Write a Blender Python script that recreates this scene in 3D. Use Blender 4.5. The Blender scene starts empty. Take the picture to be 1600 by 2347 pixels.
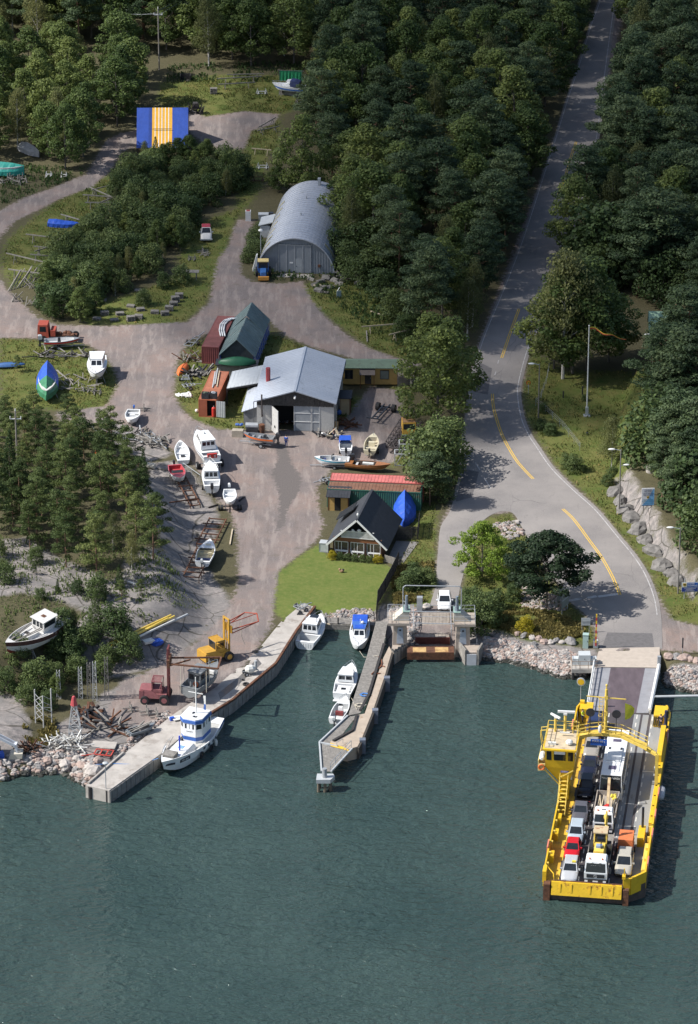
import bpy,bmesh,math,random
import numpy as np
from mathutils import Vector,Matrix
from mathutils.geometry import tessellate_polygon
R = math.radians
rnd = random.Random(7)
scene = bpy.context.scene
COL = scene.collection

# ---------------------------------------------------------------- camera, sky, sun, exposure
FPX,PITCH,CAMH = 9000.0,R(24.0),207.0           # focal length in photo pixels, tilt, height over the quay
CAMY = -CAMH / math.tan(PITCH)
cd = bpy.data.cameras.new('camera');cam = bpy.data.objects.new('camera',cd);COL.objects.link(cam)
cam.location = (0,CAMY,CAMH);cam.rotation_euler = (math.pi/2 - PITCH,0,0)
cd.sensor_fit = 'VERTICAL';cd.sensor_height = 36;cd.lens = 36*FPX/2347
cd.clip_start = 1;cd.clip_end = 6000
scene.camera = cam
SUN_EL,SUN_AZ = R(45),R(8)                          # light travels towards +x, turned SUN_AZ towards +y
w = bpy.data.worlds.new('World');scene.world = w;w.use_nodes = True
nt = w.node_tree
sky = nt.nodes.new('ShaderNodeTexSky');sky.sky_type = 'NISHITA';sky.sun_disc = False
sky.sun_elevation = SUN_EL;sky.sun_rotation = R(270) - SUN_AZ
sky.air_density = 1.0;sky.dust_density = 1.5
bg = nt.nodes['Background'];bg.inputs['Strength'].default_value = 0.105
nt.links.new(sky.outputs['Color'],bg.inputs['Color'])
sd = bpy.data.lights.new('sun','SUN');sd.energy = 4.7;sd.angle = R(0.5);sd.color = (1.0,0.965,0.91)
sun = bpy.data.objects.new('sun',sd);COL.objects.link(sun)
TOSUN = Vector((-math.cos(SUN_AZ)*math.cos(SUN_EL),-math.sin(SUN_AZ)*math.cos(SUN_EL),math.sin(SUN_EL)))
sun.rotation_euler = TOSUN.to_track_quat('Z','Y').to_euler();sun.location = (-200,0,300)
vs = scene.view_settings
vs.view_transform = 'Standard';vs.look = 'None';vs.exposure = 0.48;vs.gamma = 1.0
scene.cycles.max_bounces = 6;scene.cycles.transparent_max_bounces = 8
scene.cycles.diffuse_bounces = 2;scene.cycles.glossy_bounces = 2;scene.cycles.transmission_bounces = 2

# ---------------------------------------------------------------- from a photo pixel to the place it shows
def ray(u,v):
    x,y = (u-800)/FPX,(v-1173.5)/FPX
    c,s = math.cos(PITCH),math.sin(PITCH)
    return x,c - y*s,-s - y*c
def P(u,v,z=0.0):
    d = ray(u,v);t = (z-CAMH)/d[2]
    return Vector((d[0]*t,CAMY+d[1]*t,z))
def S(v): return 0.004413*(v+2833)                    # photo pixels per metre at ground row v
def poly(px): return np.array([P(u,v)[:2] for u,v in px])
WATER_Z = -1.5

# ---------------------------------------------------------------- terrain
def sdist(X,Y,pg):
    """signed distance to a polygon, positive inside"""
    d = np.full(X.shape,1e9);ins = np.zeros(X.shape,bool);n = len(pg)
    for i in range(n):
        ax,ay = pg[i];bx,by = pg[(i+1) % n]
        ex,ey = bx-ax,by-ay;L = ex*ex+ey*ey+1e-9
        t = np.clip(((X-ax)*ex+(Y-ay)*ey)/L,0,1)
        d = np.minimum(d,(X-ax-t*ex)**2+(Y-ay-t*ey)**2)
        if ay != by:
            ins ^= ((ay > Y) != (by > Y)) & (X < (bx-ax)*(Y-ay)/(by-ay)+ax)
    d = np.sqrt(d)
    return np.where(ins,d,-d)
def sst(a,b,x):
    t = np.clip((x-a)/(b-a),0,1);return t*t*(3-2*t)
def vnoise(X,Y,sc,seed):
    X = X/sc;Y = Y/sc;xi = np.floor(X);yi = np.floor(Y);fx = X-xi;fy = Y-yi
    fx = fx*fx*(3-2*fx);fy = fy*fy*(3-2*fy)
    def h(a,b):
        q = np.sin(a*127.1+b*311.7+seed*74.7)*43758.5453;return q-np.floor(q)
    return (h(xi,yi)*(1-fx)+h(xi+1,yi)*fx)*(1-fy)+(h(xi,yi+1)*(1-fx)+h(xi+1,yi+1)*fx)*fy
LAND = poly([(-900,1745),(-300,1760),(0,1768),(60,1752),(150,1750),(185,1775),(215,1790),(400,1665),(480,1610),(600,1535),(650,1480),
             (716,1402),(860,1424),(885,1440),(892,1468),(1050,1468),(1100,1488),(1170,1496),(1230,1512),(1290,1533),(1345,1530),(1360,1512),(1510,1512),
             (1522,1550),(1600,1568),(1800,1570),(2600,1600),(3000,-1400),(-1500,-1400)])
HILL = poly([(-400,1010),(0,985),(160,985),(300,1030),(345,1090),(400,1120),(445,1200),(445,1300),(480,1370),(480,1440),(420,1490),(300,1530),(150,1560),(0,1610),(-400,1640)])
PLAT = poly([(1402,1085),(1425,1140),(1462,1200),(1500,1262),(1540,1310),(1585,1370),(1660,1450),(2200,1500),(2200,600),(1560,700),(1430,900),(1400,1000)])
BANK = poly([(-300,1660),(0,1640),(70,1630),(120,1660),(40,1720),(-300,1730)])
def terrain(X,Y):
    sd_ = sdist(X,Y,LAND)
    z = -3.4+3.4*sst(-2.6,2.6,sd_)
    h = sdist(X,Y,HILL)
    z = z+3.4*sst(-0.5,7,h)+sst(0,5,h)*(vnoise(X,Y,7,1)*1.1-.4+vnoise(X,Y,2.2,2)*.35)
    p = sdist(X,Y,PLAT)
    z = z+2.6*sst(0,1.8,p)+sst(0.2,1.5,p)*(vnoise(X,Y,2.5,3)*.8-.35)
    z = z+1.0*sst(-1,3,sdist(X,Y,BANK))
    land = sst(2.6,3.2,sd_)
    return z+(1-land)*sst(-2.5,0,sd_)*(vnoise(X,Y,.8,5)-.5)*.5
def G(x,y): return float(terrain(np.array([x]),np.array([y]))[0])
def W(u,v,dz=0.0):
    z = 0.0
    for _ in range(7):
        p = P(u,v,z+dz);z = .5*z+.5*G(p.x,p.y)
    return P(u,v,z+dz)
def head(a,b): return math.atan2(b.y-a.y,b.x-a.x)

# ---------------------------------------------------------------- materials
MATS = {}
def M(name,c,r=.6,metal=0,var=.15,sc=1.5,c2=None,sc2=.8,amt=.5,bump=0,bsc=12,emit=0,stretch=None,spec=.5):
    if name in MATS: return MATS[name]
    m = bpy.data.materials.new(name);m.use_nodes = True;n = m.node_tree.nodes;l = m.node_tree.links
    b = n['Principled BSDF'];b.inputs['Roughness'].default_value = r;b.inputs['Metallic'].default_value = metal
    b.inputs['Specular IOR Level'].default_value = spec
    tc = n.new('ShaderNodeTexCoord');co = tc.outputs['Object']
    if stretch:
        mp = n.new('ShaderNodeMapping');mp.inputs['Scale'].default_value = stretch;l.new(co,mp.inputs['Vector']);co = mp.outputs[0]
    t = n.new('ShaderNodeTexNoise');t.inputs['Scale'].default_value = sc;t.inputs['Detail'].default_value = 6;t.inputs['Roughness'].default_value = .65
    l.new(co,t.inputs['Vector'])
    rp = n.new('ShaderNodeValToRGB');e = rp.color_ramp.elements
    e[0].position = .3;e[1].position = .7
    e[0].color = (*[k*(1-var) for k in c],1);e[1].color = (*[min(1,k*(1+var)) for k in c],1)
    l.new(t.outputs['Fac'],rp.inputs['Fac']);out = rp.outputs['Color']
    if c2:
        t2 = n.new('ShaderNodeTexNoise');t2.inputs['Scale'].default_value = sc2;t2.inputs['Detail'].default_value = 8;t2.inputs['Roughness'].default_value = .7
        l.new(co,t2.inputs['Vector'])
        r2 = n.new('ShaderNodeValToRGB');q = r2.color_ramp.elements
        q[0].position = .72-.4*amt;q[1].position = .80-.3*amt;l.new(t2.outputs['Fac'],r2.inputs['Fac'])
        mx = n.new('ShaderNodeMixRGB');l.new(r2.outputs['Color'],mx.inputs['Fac']);l.new(out,mx.inputs['Color1']);mx.inputs['Color2'].default_value = (*c2,1)
        out = mx.outputs['Color']
    l.new(out,b.inputs['Base Color'])
    if bump:
        tb = n.new('ShaderNodeTexNoise');tb.inputs['Scale'].default_value = bsc;tb.inputs['Detail'].default_value = 5;l.new(co,tb.inputs['Vector'])
        bn = n.new('ShaderNodeBump');bn.inputs['Strength'].default_value = bump;bn.inputs['Distance'].default_value = .05
        l.new(tb.outputs['Fac'],bn.inputs['Height']);l.new(bn.outputs['Normal'],b.inputs['Normal'])
    if emit:
        l.new(out,b.inputs['Emission Color']);b.inputs['Emission Strength'].default_value = emit
    MATS[name] = m;return m
WHITE = M('white_gelcoat',(.74,.75,.75),.35,var=.05,c2=(.55,.55,.52),sc2=2,amt=.25)
OFFW = M('offwhite_paint',(.66,.66,.62),.5,var=.08,c2=(.42,.40,.36),sc2=1.5,amt=.35)
GLASS = M('dark_window_glass',(.018,.022,.027),.06,var=.3,sc=3)
BLACK = M('black_rubber',(.018,.018,.02),.75,var=.3)
DARK = M('dark_engine_plastic',(.03,.032,.038),.4,var=.2)
GREYM = M('galvanised_steel',(.36,.38,.40),.5,.3,var=.15,sc=3,c2=(.24,.23,.22),amt=.3)
LGREY = M('light_grey_paint',(.42,.44,.45),.5,var=.1)
CONC = M('worn_concrete',(.40,.37,.335),.9,var=.18,sc=.6,c2=(.27,.24,.21),sc2=.5,amt=.5,bump=.4,bsc=6)
WOODG = M('silvered_timber',(.22,.205,.185),.85,var=.35,sc=2.5,c2=(.33,.31,.28),amt=.4,bump=.4)
WOODP = M('pale_new_timber',(.50,.42,.30),.8,var=.2)
WOODD = M('dark_tarred_timber',(.035,.032,.032),.85,var=.4,sc=3)
RUST = M('rusty_steel',(.125,.055,.03),.85,.1,var=.5,sc=3,c2=(.05,.028,.02),amt=.45)
YEL = M('ferry_yellow_paint',(.70,.44,.02),.45,var=.12,sc=1,c2=(.42,.20,.03),sc2=.9,amt=.3)
YELP = M('pale_yellow_paint',(.72,.52,.10),.5,var=.12,c2=(.45,.25,.05),amt=.25)
RED = M('signal_red_paint',(.50,.035,.025),.45,var=.12)
ORNG = M('orange_paint',(.62,.14,.03),.5,var=.1)
BLUEP = M('marine_blue_paint',(.045,.13,.42),.4,var=.1)
BLUET = M('blue_tarpaulin',(.02,.085,.46),.5,var=.18,sc=1.2,bump=.8,bsc=3)
GREENT = M('green_tarpaulin',(.035,.17,.085),.55,var=.25,sc=1.5,bump=.8,bsc=3)
SKIN = M('skin',(.52,.33,.24),.6,var=.05)

# ---------------------------------------------------------------- mesh builder
class MB:
    def __init__(s): s.v = [];s.f = [];s.mi = []
    def add(s,vs,fs,mi=0):
        o = len(s.v);s.v += [tuple(p) for p in vs]
        for f in fs: s.f.append(tuple(i+o for i in f));s.mi.append(mi)
        return s
    def hexa(s,b,t,mi=0):
        return s.add(list(b)+list(t),[(3,2,1,0),(4,5,6,7),(0,1,5,4),(1,2,6,5),(2,3,7,6),(3,0,4,7)],mi)
    def box(s,x0,x1,y0,y1,z0,z1,mi=0,tx=0,ty=0):
        return s.hexa([(x0,y0,z0),(x1,y0,z0),(x1,y1,z0),(x0,y1,z0)],[(x0+tx,y0+ty,z1),(x1-tx,y0+ty,z1),(x1-tx,y1-ty,z1),(x0+tx,y1-ty,z1)],mi)
    def cbox(s,c,d,rz=0,mi=0):
        ca,sa = math.cos(rz),math.sin(rz);q = []
        for z in (-.5,.5):
            q.append([(c[0]+ca*x*d[0]-sa*y*d[1],c[1]+sa*x*d[0]+ca*y*d[1],c[2]+z*d[2]) for x,y in ((-.5,-.5),(.5,-.5),(.5,.5),(-.5,.5))])
        return s.hexa(q[0],q[1],mi)
    def bar(s,a,b,w,h=None,mi=0):
        """square bar between two points"""
        a = Vector(a);b = Vector(b);d = (b-a)
        if d.length < 1e-6: return s
        d.normalize();up = Vector((0,0,1)) if abs(d.z) < .95 else Vector((1,0,0))
        x = d.cross(up).normalized()*(w/2);y = x.cross(d).normalized()*((h or w)/2)
        return s.hexa([a-x-y,a+x-y,a+x+y,a-x+y],[b-x-y,b+x-y,b+x+y,b-x+y],mi)
    def tube(s,a,b,r,r1=None,n=7,mi=0,cap=True):
        a = Vector(a);b = Vector(b);d = (b-a).normalized();up = Vector((0,0,1)) if abs(d.z) < .95 else Vector((1,0,0))
        x = d.cross(up).normalized();y = x.cross(d);r1 = r if r1 is None else r1
        vs = [p+(x*math.cos(2*math.pi*k/n)+y*math.sin(2*math.pi*k/n))*q for p,q in ((a,r),(b,r1)) for k in range(n)]
        fs = [(k,(k+1)%n,n+(k+1)%n,n+k) for k in range(n)]
        if cap: fs += [tuple(range(n-1,-1,-1)),tuple(range(n,2*n))]
        return s.add(vs,fs,mi)
    def path(s,pts,r,n=6,mi=0):
        for a,b in zip(pts,pts[1:]): s.tube(a,b,r,n=n,mi=mi)
        return s
    def quad(s,a,b,c,d,mi=0): return s.add([a,b,c,d],[(0,1,2,3)],mi)
    def prism(s,pts,z0,z1,mi=0):
        n = len(pts);vs = [(p[0],p[1],z0) for p in pts]+[(p[0],p[1],z1) for p in pts]
        tris = tessellate_polygon([[Vector((p[0],p[1],0)) for p in pts]])
        ar = sum(pts[i][0]*pts[(i+1)%n][1]-pts[(i+1)%n][0]*pts[i][1] for i in range(n))
        for t in tris:
            q = sum((vs[t[i]][0]*vs[t[(i+1)%3]][1]-vs[t[(i+1)%3]][0]*vs[t[i]][1]) for i in range(3))
            t = t if q > 0 else t[::-1]
            s.add([vs[i+n] for i in t],[(0,1,2)],mi);s.add([vs[i] for i in t[::-1]],[(0,1,2)],mi)
        for i in range(n):
            j = (i+1) % n
            q = (i,j,n+j,n+i) if ar > 0 else (j,i,n+i,n+j)
            s.add([vs[k] for k in q],[(0,1,2,3)],mi)
        return s
    def extr(s,prof,y0,y1,mi=0,axis='y'):
        """profile of (a,z) points extruded along y (or x)"""
        n = len(prof);f = (lambda a,z,t: (a,t,z)) if axis == 'y' else (lambda a,z,t: (t,a,z))
        vs = [f(a,z,y0) for a,z in prof]+[f(a,z,y1) for a,z in prof]
        fs = [(i,(i+1)%n,n+(i+1)%n,n+i) for i in range(n)]+[tuple(range(n-1,-1,-1)),tuple(range(n,2*n))]
        return s.add(vs,fs,mi)
    def loft(s,rings,mi=0,closed=True,caps=True):
        n = len(rings[0]);vs = [p for r in rings for p in r];fs = []
        for k in range(len(rings)-1):
            for i in range(n if closed else n-1):
                j = (i+1) % n;fs.append((k*n+i,k*n+j,(k+1)*n+j,(k+1)*n+i))
        if caps: fs += [tuple(range(n-1,-1,-1)),tuple(range((len(rings)-1)*n,len(rings)*n))]
        return s.add(vs,fs,mi)
    def ball(s,c,r,n=8,m=5,mi=0,jit=0,rg=None):
        rx,ry,rz = r if hasattr(r,'__len__') else (r,r,r);vs = [(c[0],c[1],c[2]-rz)]
        for i in range(1,m):
            a = -math.pi/2+math.pi*i/m
            for k in range(n):
                b = 2*math.pi*k/n;q = 1+(rg.uniform(-jit,jit) if jit else 0)
                vs.append((c[0]+rx*q*math.cos(a)*math.cos(b),c[1]+ry*q*math.cos(a)*math.sin(b),c[2]+rz*q*math.sin(a)))
        vs.append((c[0],c[1],c[2]+rz));L = len(vs)-1;fs = []
        for k in range(n):
            j = (k+1) % n;fs.append((0,1+j,1+k));fs.append((L,L-n+k,L-n+j))
            for i in range(m-2): fs.append((1+i*n+k,1+i*n+j,1+(i+1)*n+j,1+(i+1)*n+k))
        return s.add(vs,fs,mi)
    def torus(s,c,R0,r,axis='z',n=14,m=6,mi=0):
        c = Vector(c);rings = []
        for k in range(n):
            a = 2*math.pi*k/n
            for j in range(m):
                b = 2*math.pi*j/m;q = R0+r*math.cos(b);p = (q*math.cos(a),q*math.sin(a),r*math.sin(b))
                p = {'z': p,'y': (p[0],p[2],p[1]),'x': (p[2],p[0],p[1])}[axis]
                rings.append(c+Vector(p))
        return s.add(rings,[(k*m+j,((k+1)%n)*m+j,((k+1)%n)*m+(j+1)%m,k*m+(j+1)%m) for k in range(n) for j in range(m)],mi)
    def corr(s,p0,p1,z0,z1,pitch=.28,dep=.045,mi=0):
        """upright corrugated sheet from p0 to p1"""
        a = Vector((*p0[:2],0));b = Vector((*p1[:2],0));L = (b-a).length;d = (b-a)/L;nrm = Vector((d.y,-d.x,0));n = max(2,int(L/pitch));pts = []
        for k in range(n):
            for q,o in ((0,0),(.35,0),(.5,1),(.85,1)): pts.append(a+d*(k+q)*L/n-nrm*o*dep)
        pts.append(b);vs = [(p.x,p.y,z0) for p in pts]+[(p.x,p.y,z1) for p in pts];m = len(pts)
        return s.add(vs,[(i,i+1,m+i+1,m+i) for i in range(m-1)],mi)
    def panes(s,q,u0=.08,u1=.92,v0=.15,v1=.85,n=1,gap=.06,off=.012,th=.02,mi=0):
        """n raised panels laid out on the quad q = bottom-left, bottom-right, top-right, top-left seen from outside"""
        a,b,c,d = [Vector(p) for p in q];nm = (b-a).cross(d-a).normalized()
        f = lambda x,y: (a*(1-x)+b*x)*(1-y)+(d*(1-x)+c*x)*y
        for k in range(n):
            x0 = u0+(u1-u0)*k/n+(gap/2 if k else 0);x1 = u0+(u1-u0)*(k+1)/n-(gap/2 if k < n-1 else 0)
            r = [f(x0,v0),f(x1,v0),f(x1,v1),f(x0,v1)]
            s.hexa([p-nm*th for p in r],[p+nm*off for p in r],mi)
        return s
    def build(s,name,mats,parent=None,smooth=False,loc=None,rz=None):
        me = bpy.data.meshes.new(name);me.from_pydata(s.v,[],s.f)
        mats = mats if isinstance(mats,(list,tuple)) else [mats]
        for m in mats: me.materials.append(m)
        if len(mats) > 1: me.polygons.foreach_set('material_index',s.mi)
        if smooth: me.polygons.foreach_set('use_smooth',[True]*len(me.polygons))
        me.update()
        o = bpy.data.objects.new(name,me);COL.objects.link(o)
        if parent: o.parent = parent
        if loc is not None: o.location = loc
        if rz is not None: o.rotation_euler = (0,0,rz)
        return o
def fixn(o):
    bm = bmesh.new();bm.from_mesh(o.data);bmesh.ops.recalc_face_normals(bm,faces=bm.faces);bm.to_mesh(o.data);bm.free();return o
def tag(o,label=None,cat=None,group=None,kind=None):
    for k,v in (('label',label),('category',cat),('group',group),('kind',kind)):
        if v: o[k] = v
    return o
def thing(name,label,cat,loc=(0,0,0),rz=0,group=None):
    o = bpy.data.objects.new(name,None);COL.objects.link(o);o.empty_display_size = .3
    o.location = loc;o.rotation_euler = (0,0,rz);return tag(o,label,cat,group)
def copy_tree(o,parent=None):
    c = o.copy();COL.objects.link(c);c.parent = parent
    for ch in list(o.children): copy_tree(ch,c)
    return c
def text(s,size,m,parent,loc,rot,name='lettering',ext=.004,align='CENTER',squeeze=1):
    cu = bpy.data.curves.new(name,'FONT');cu.body = s;cu.size = size;cu.extrude = ext;cu.align_x = align;cu.align_y = 'CENTER';cu.space_line = .95
    t = bpy.data.objects.new('tmp_text',cu);COL.objects.link(t)
    me = bpy.data.meshes.new_from_object(t.evaluated_get(bpy.context.evaluated_depsgraph_get()));bpy.data.objects.remove(t)
    me.materials.clear();me.materials.append(m);me.name = name
    o = bpy.data.objects.new(name,me);COL.objects.link(o);o.parent = parent;o.location = loc;o.rotation_euler = rot;o.scale = (squeeze,1,1);return o
# ---------------------------------------------------------------- ground sheet with zone masks
Z_GRAVEL = [
 [(-400,500),(0,483),(52,455),(122,430),(198,399),(219,365),(243,323),(278,305),(306,300),(440,250),(470,268),(560,255),(640,262),(625,285),(575,300),(560,340),(520,345),(470,330),(430,300),(330,330),(277,347),(257,385),(215,427),(139,455),(70,490),(35,507),(0,542),(-20,600),(10,656),(21,667),(49,694),(83,726),(128,744),(250,748),(430,738),(480,694),(500,594),(521,567),(545,504),(580,504),(572,546),(553,594),(553,629),(580,646),(640,650),(694,645),(708,678),(743,723),(795,768),(847,799),(900,817),(960,834),(948,872),(915,862),(795,818),(705,792),(650,766),(618,735),(560,740),(430,780),(405,830),(398,905),(415,938),(440,960),(500,985),(580,985),(765,985),(800,950),(850,885),(920,895),(930,1000),(900,1062),(760,1075),(725,1120),(733,1175),(742,1200),(730,1235),(690,1270),(645,1305),(632,1390),(620,1440),(560,1530),(500,1590),(400,1660),(330,1665),(240,1640),(280,1560),(330,1545),(440,1480),(500,1425),(520,1400),(546,1340),(545,1240),(530,1180),(500,1150),(470,1100),(430,1050),(380,1020),(335,985),(245,965),(140,985),(130,945),(245,930),(272,880),(262,848),(240,812),(190,785),(90,775),(-400,772)],
 [(1375,1495),(1358,1431),(1336,1403),(1305,1378),(1283,1347),(1268,1327),(1199,1214),(1177,1173),(1111,1180),(1095,1210),(1063,1315),(1050,1365),(1062,1400),(1050,1500),(930,1490),(980,1400),(995,1380),(1000,1300),(1005,1250),(1010,1205),(1030,1165),(1060,1090),(1060,1000),(1085,820),(1250,380),(1392,-60),(1450,-60),(1330,470),(1215,800),(1197,880),(1194,915),(1203,960),(1220,1000),(1234,1021),(1270,1070),(1321,1120),(1371,1165),(1422,1228),(1459,1274),(1486,1316),(1506,1366),(1540,1420),(1620,1440),(1700,1470),(1700,1500),(1510,1490)]]
Z_LAWN = [[(638,1312),(690,1272),(735,1245),(760,1282),(880,1292),(905,1305),(862,1400),(720,1398),(650,1425),(628,1400)]]
Z_GRASS = [[(370,190),(520,170),(640,175),(720,185),(700,240),(640,265),(560,255),(470,268),(420,290),(360,230)],[(640,262),(640,350),(560,345),(575,300),(625,285)],
 [(1215,805),(1300,850),(1440,850),(1500,900),(1530,1010),(1440,1090),(1425,1140),(1462,1200),(1500,1262),(1540,1310),(1585,1370),(1700,1440),(1540,1425),(1510,1366),(1490,1316),(1459,1270),(1422,1226),(1371,1163),(1270,1066),(1205,960),(1195,915)],
 [(1100,1190),(1170,1178),(1200,1220),(1268,1330),(1305,1382),(1358,1432),(1368,1470),(1290,1480),(1200,1470),(1110,1450),(1065,1400),(1065,1320)],
 [(440,960),(400,905),(410,850),(440,790),(580,745),(640,770),(700,795),(640,850),(600,985),(500,985)],[(770,985),(775,920),(930,880),(935,1060),(900,1070),(840,1060),(800,1000)],
 [(640,655),(700,650),(850,640),(950,750),(960,835),(850,800),(745,722)],[(920,1160),(1000,1150),(1005,1390),(890,1400),(900,1290),(940,1250)],
 [(105,700),(210,745),(420,742),(470,700),(520,590),(545,500),(600,430),(620,330),(560,330),(540,480),(430,520),(400,640),(210,700)],
 [(20,545),(130,460),(250,400),(310,350),(300,420),(190,520),(100,650),(30,660),(0,600)],[(0,775),(180,785),(265,850),(270,890),(240,940),(150,940),(0,935)]]
Z_ROCK = [[(340,1060),(430,1060),(480,1140),(505,1190),(470,1300),(535,1385),(510,1430),(440,1480),(390,1525),(300,1545),(230,1560),(150,1520),(250,1420),(300,1330),(380,1300),(330,1180)],[(-60,1310),(60,1290),(150,1340),(250,1390),(330,1350),(330,1450),(230,1480),(150,1440),(60,1420),(-60,1440)],
 [(-60,1590),(40,1600),(70,1680),(60,1740),(-60,1750)],[(230,965),(300,960),(390,1040),(340,1060),(250,1020)],
 [(1404,1098),(1427,1148),(1464,1208),(1502,1270),(1542,1318),(1585,1374),(1600,1366),(1552,1296),(1512,1238),(1478,1180),(1440,1112)],[(300,1545),(420,1550),(480,1605),(400,1660),(215,1790),(60,1750),(100,1680),(200,1620)],
 [(720,1395),(860,1390),(900,1380),(1010,1400),(1110,1440),(1200,1465),(1290,1478),(1370,1490),(1345,1560),(1230,1540),(1100,1520),(890,1510),(720,1430)],[(1505,1520),(1700,1520),(1700,1620),(1530,1600)]]
def axis(lo,hi,a,b,d,D):
    return np.concatenate([np.arange(lo,a,D),np.arange(a,b,d),np.arange(b,hi+D,D)])
gx = axis(-700,700,-78,78,.5,24);gy = axis(-150,900,-86,262,.5,24)
GX,GY = np.meshgrid(gx,gy);shp = GX.shape;fx,fy = GX.ravel(),GY.ravel()
gz = terrain(fx,fy)
def zone(zs,soft):
    m = np.zeros(fx.shape)
    for z in zs: m = np.maximum(m,sst(-soft,soft,sdist(fx,fy,poly(z))))
    return m
gm = {'gravel': zone(Z_GRAVEL,1.6),'lawn': zone(Z_LAWN,1.5),'grass': zone(Z_GRASS,3.0),'wet': zone([[(630,1012),(655,1015),(668,1060),(692,1095),(685,1130),(662,1160),(650,1205),(632,1222),(640,1180),(640,1130),(622,1085),(638,1050)]],.9),'rock': zone(Z_ROCK,2.2)}
idx = np.arange(fx.size).reshape(shp)
fc = np.stack([idx[:-1,:-1],idx[:-1,1:],idx[1:,1:],idx[1:,:-1]],-1).reshape(-1,4)
me = bpy.data.meshes.new('ground');me.from_pydata(np.stack([fx,fy,gz],1).tolist(),[],fc.tolist())
for k,a in gm.items():
    at = me.attributes.new(k,'FLOAT','POINT');at.data.foreach_set('value',a.astype(np.float32))
me.polygons.foreach_set('use_smooth',[True]*len(me.polygons));me.update()
ground = bpy.data.objects.new('ground',me);COL.objects.link(ground);tag(ground,kind='structure')
def ground_mat():
    m = bpy.data.materials.new('ground_cover');m.use_nodes = True;n = m.node_tree.nodes;l = m.node_tree.links;b = n['Principled BSDF']
    b.inputs['Roughness'].default_value = .95;b.inputs['Specular IOR Level'].default_value = .15
    tc = n.new('ShaderNodeTexCoord').outputs['Object']
    def noise(sc,det=5,ro=.6,st=None):
        t = n.new('ShaderNodeTexNoise');t.inputs['Scale'].default_value = sc;t.inputs['Detail'].default_value = det;t.inputs['Roughness'].default_value = ro
        if st:
            q = n.new('ShaderNodeMapping');q.inputs['Scale'].default_value = st;l.new(tc,q.inputs['Vector']);l.new(q.outputs[0],t.inputs['Vector'])
        else: l.new(tc,t.inputs['Vector'])
        return t.outputs['Fac']
    def ramp(f,*st):
        r = n.new('ShaderNodeValToRGB');e = r.color_ramp.elements
        while len(e) < len(st): e.new(.5)
        for q,(p,c) in zip(e,st): q.position = p;q.color = (*c,1) if len(c) == 3 else c
        l.new(f,r.inputs['Fac']);return r.outputs['Color']
    def mix(f,a,c):
        x = n.new('ShaderNodeMixRGB');l.new(f,x.inputs['Fac'])
        for s,v in (('Color1',a),('Color2',c)):
            if isinstance(v,tuple): x.inputs[s].default_value = (*v,1)
            else: l.new(v,x.inputs[s])
        return x.outputs['Color']
    def math_(op,a,c,cl=False):
        x = n.new('ShaderNodeMath');x.operation = op;x.use_clamp = cl
        for i,v in enumerate((a,c)):
            if isinstance(v,(int,float)): x.inputs[i].default_value = v
            else: l.new(v,x.inputs[i])
        return x.outputs[0]
    def mask(name,amp,ns):
        a = n.new('ShaderNodeAttribute');a.attribute_name = name
        v = math_('ADD',a.outputs['Fac'],math_('MULTIPLY',math_('SUBTRACT',ns,.5),amp))
        v = math_('ADD',v,math_('MULTIPLY',math_('SUBTRACT',n3,.5),.5))
        return ramp(v,(.36,(0,0,0)),(.64,(1,1,1)))
    n1,n2,n3,n4 = noise(.35),noise(1.6),noise(6,6,.7),noise(.08,3)
    wild = mix(ramp(n2,(.35,(0,0,0)),(.65,(1,1,1))),ramp(noise(11,5,.75),(.3,(.040,.048,.022)),(.7,(.150,.125,.075))),ramp(n3,(.32,(.030,.036,.018)),(.68,(.125,.105,.062))))
    grass = mix(ramp(n2,(.4,(0,0,0)),(.7,(1,1,1))),ramp(n1,(.32,(.060,.100,.020)),(.68,(.165,.150,.052))),ramp(n3,(.3,(.055,.085,.018)),(.7,(.150,.150,.048))))
    lawn = mix(ramp(noise(3,6,.8),(.36,(0,0,0)),(.64,(1,1,1))),ramp(n1,(.3,(.085,.125,.026)),(.7,(.150,.165,.045))),ramp(n2,(.34,(.085,.135,.028)),(.66,(.175,.185,.060))))
    pk = noise(.16,4,.6)
    gr = ramp(pk,(.38,(.165,.143,.138)),(.5,(.225,.182,.165)),(.62,(.268,.197,.168)))
    gr = mix(ramp(n2,(.3,(.35,.35,.35)),(.75,(.95,.95,.95))),ramp(n3,(.35,(.105,.094,.092)),(.65,(.275,.240,.225))),gr)
    st = noise(22,4,.7);gr = mix(ramp(st,(.60,(0,0,0)),(.70,(.55,.55,.55))),gr,(.40,.36,.335))
    gr = mix(ramp(noise(.5,6,.75),(.57,(0,0,0)),(.70,(.7,.7,.7))),gr,(.125,.112,.092));gr = mix(ramp(noise(.9,5,.7,(1,.16,1)),(.50,(0,0,0)),(.60,(.6,.6,.6))),gr,(.31,.265,.24));gr = mix(ramp(noise(1.3,4,.6,(1.3,.10,1)),(.56,(0,0,0)),(.66,(.3,.3,.3))),gr,(.13,.108,.10))
    gr = mix(mask('wet',1.5,n2),gr,ramp(n3,(.3,(.105,.094,.09)),(.7,(.17,.15,.14))))
    rk = mix(ramp(n1,(.35,(0,0,0)),(.65,(1,1,1))),ramp(n3,(.3,(.155,.148,.142)),(.7,(.255,.235,.222))),ramp(n2,(.32,(.125,.12,.117)),(.66,(.34,.30,.28))))
    v = n.new('ShaderNodeTexVoronoi');v.feature = 'DISTANCE_TO_EDGE';v.inputs['Scale'].default_value = .20
    wv = n.new('ShaderNodeMixRGB');wv.blend_type = 'ADD';wv.inputs['Fac'].default_value = 5.0;wv.use_clamp = False;l.new(tc,wv.inputs['Color1']);
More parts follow.
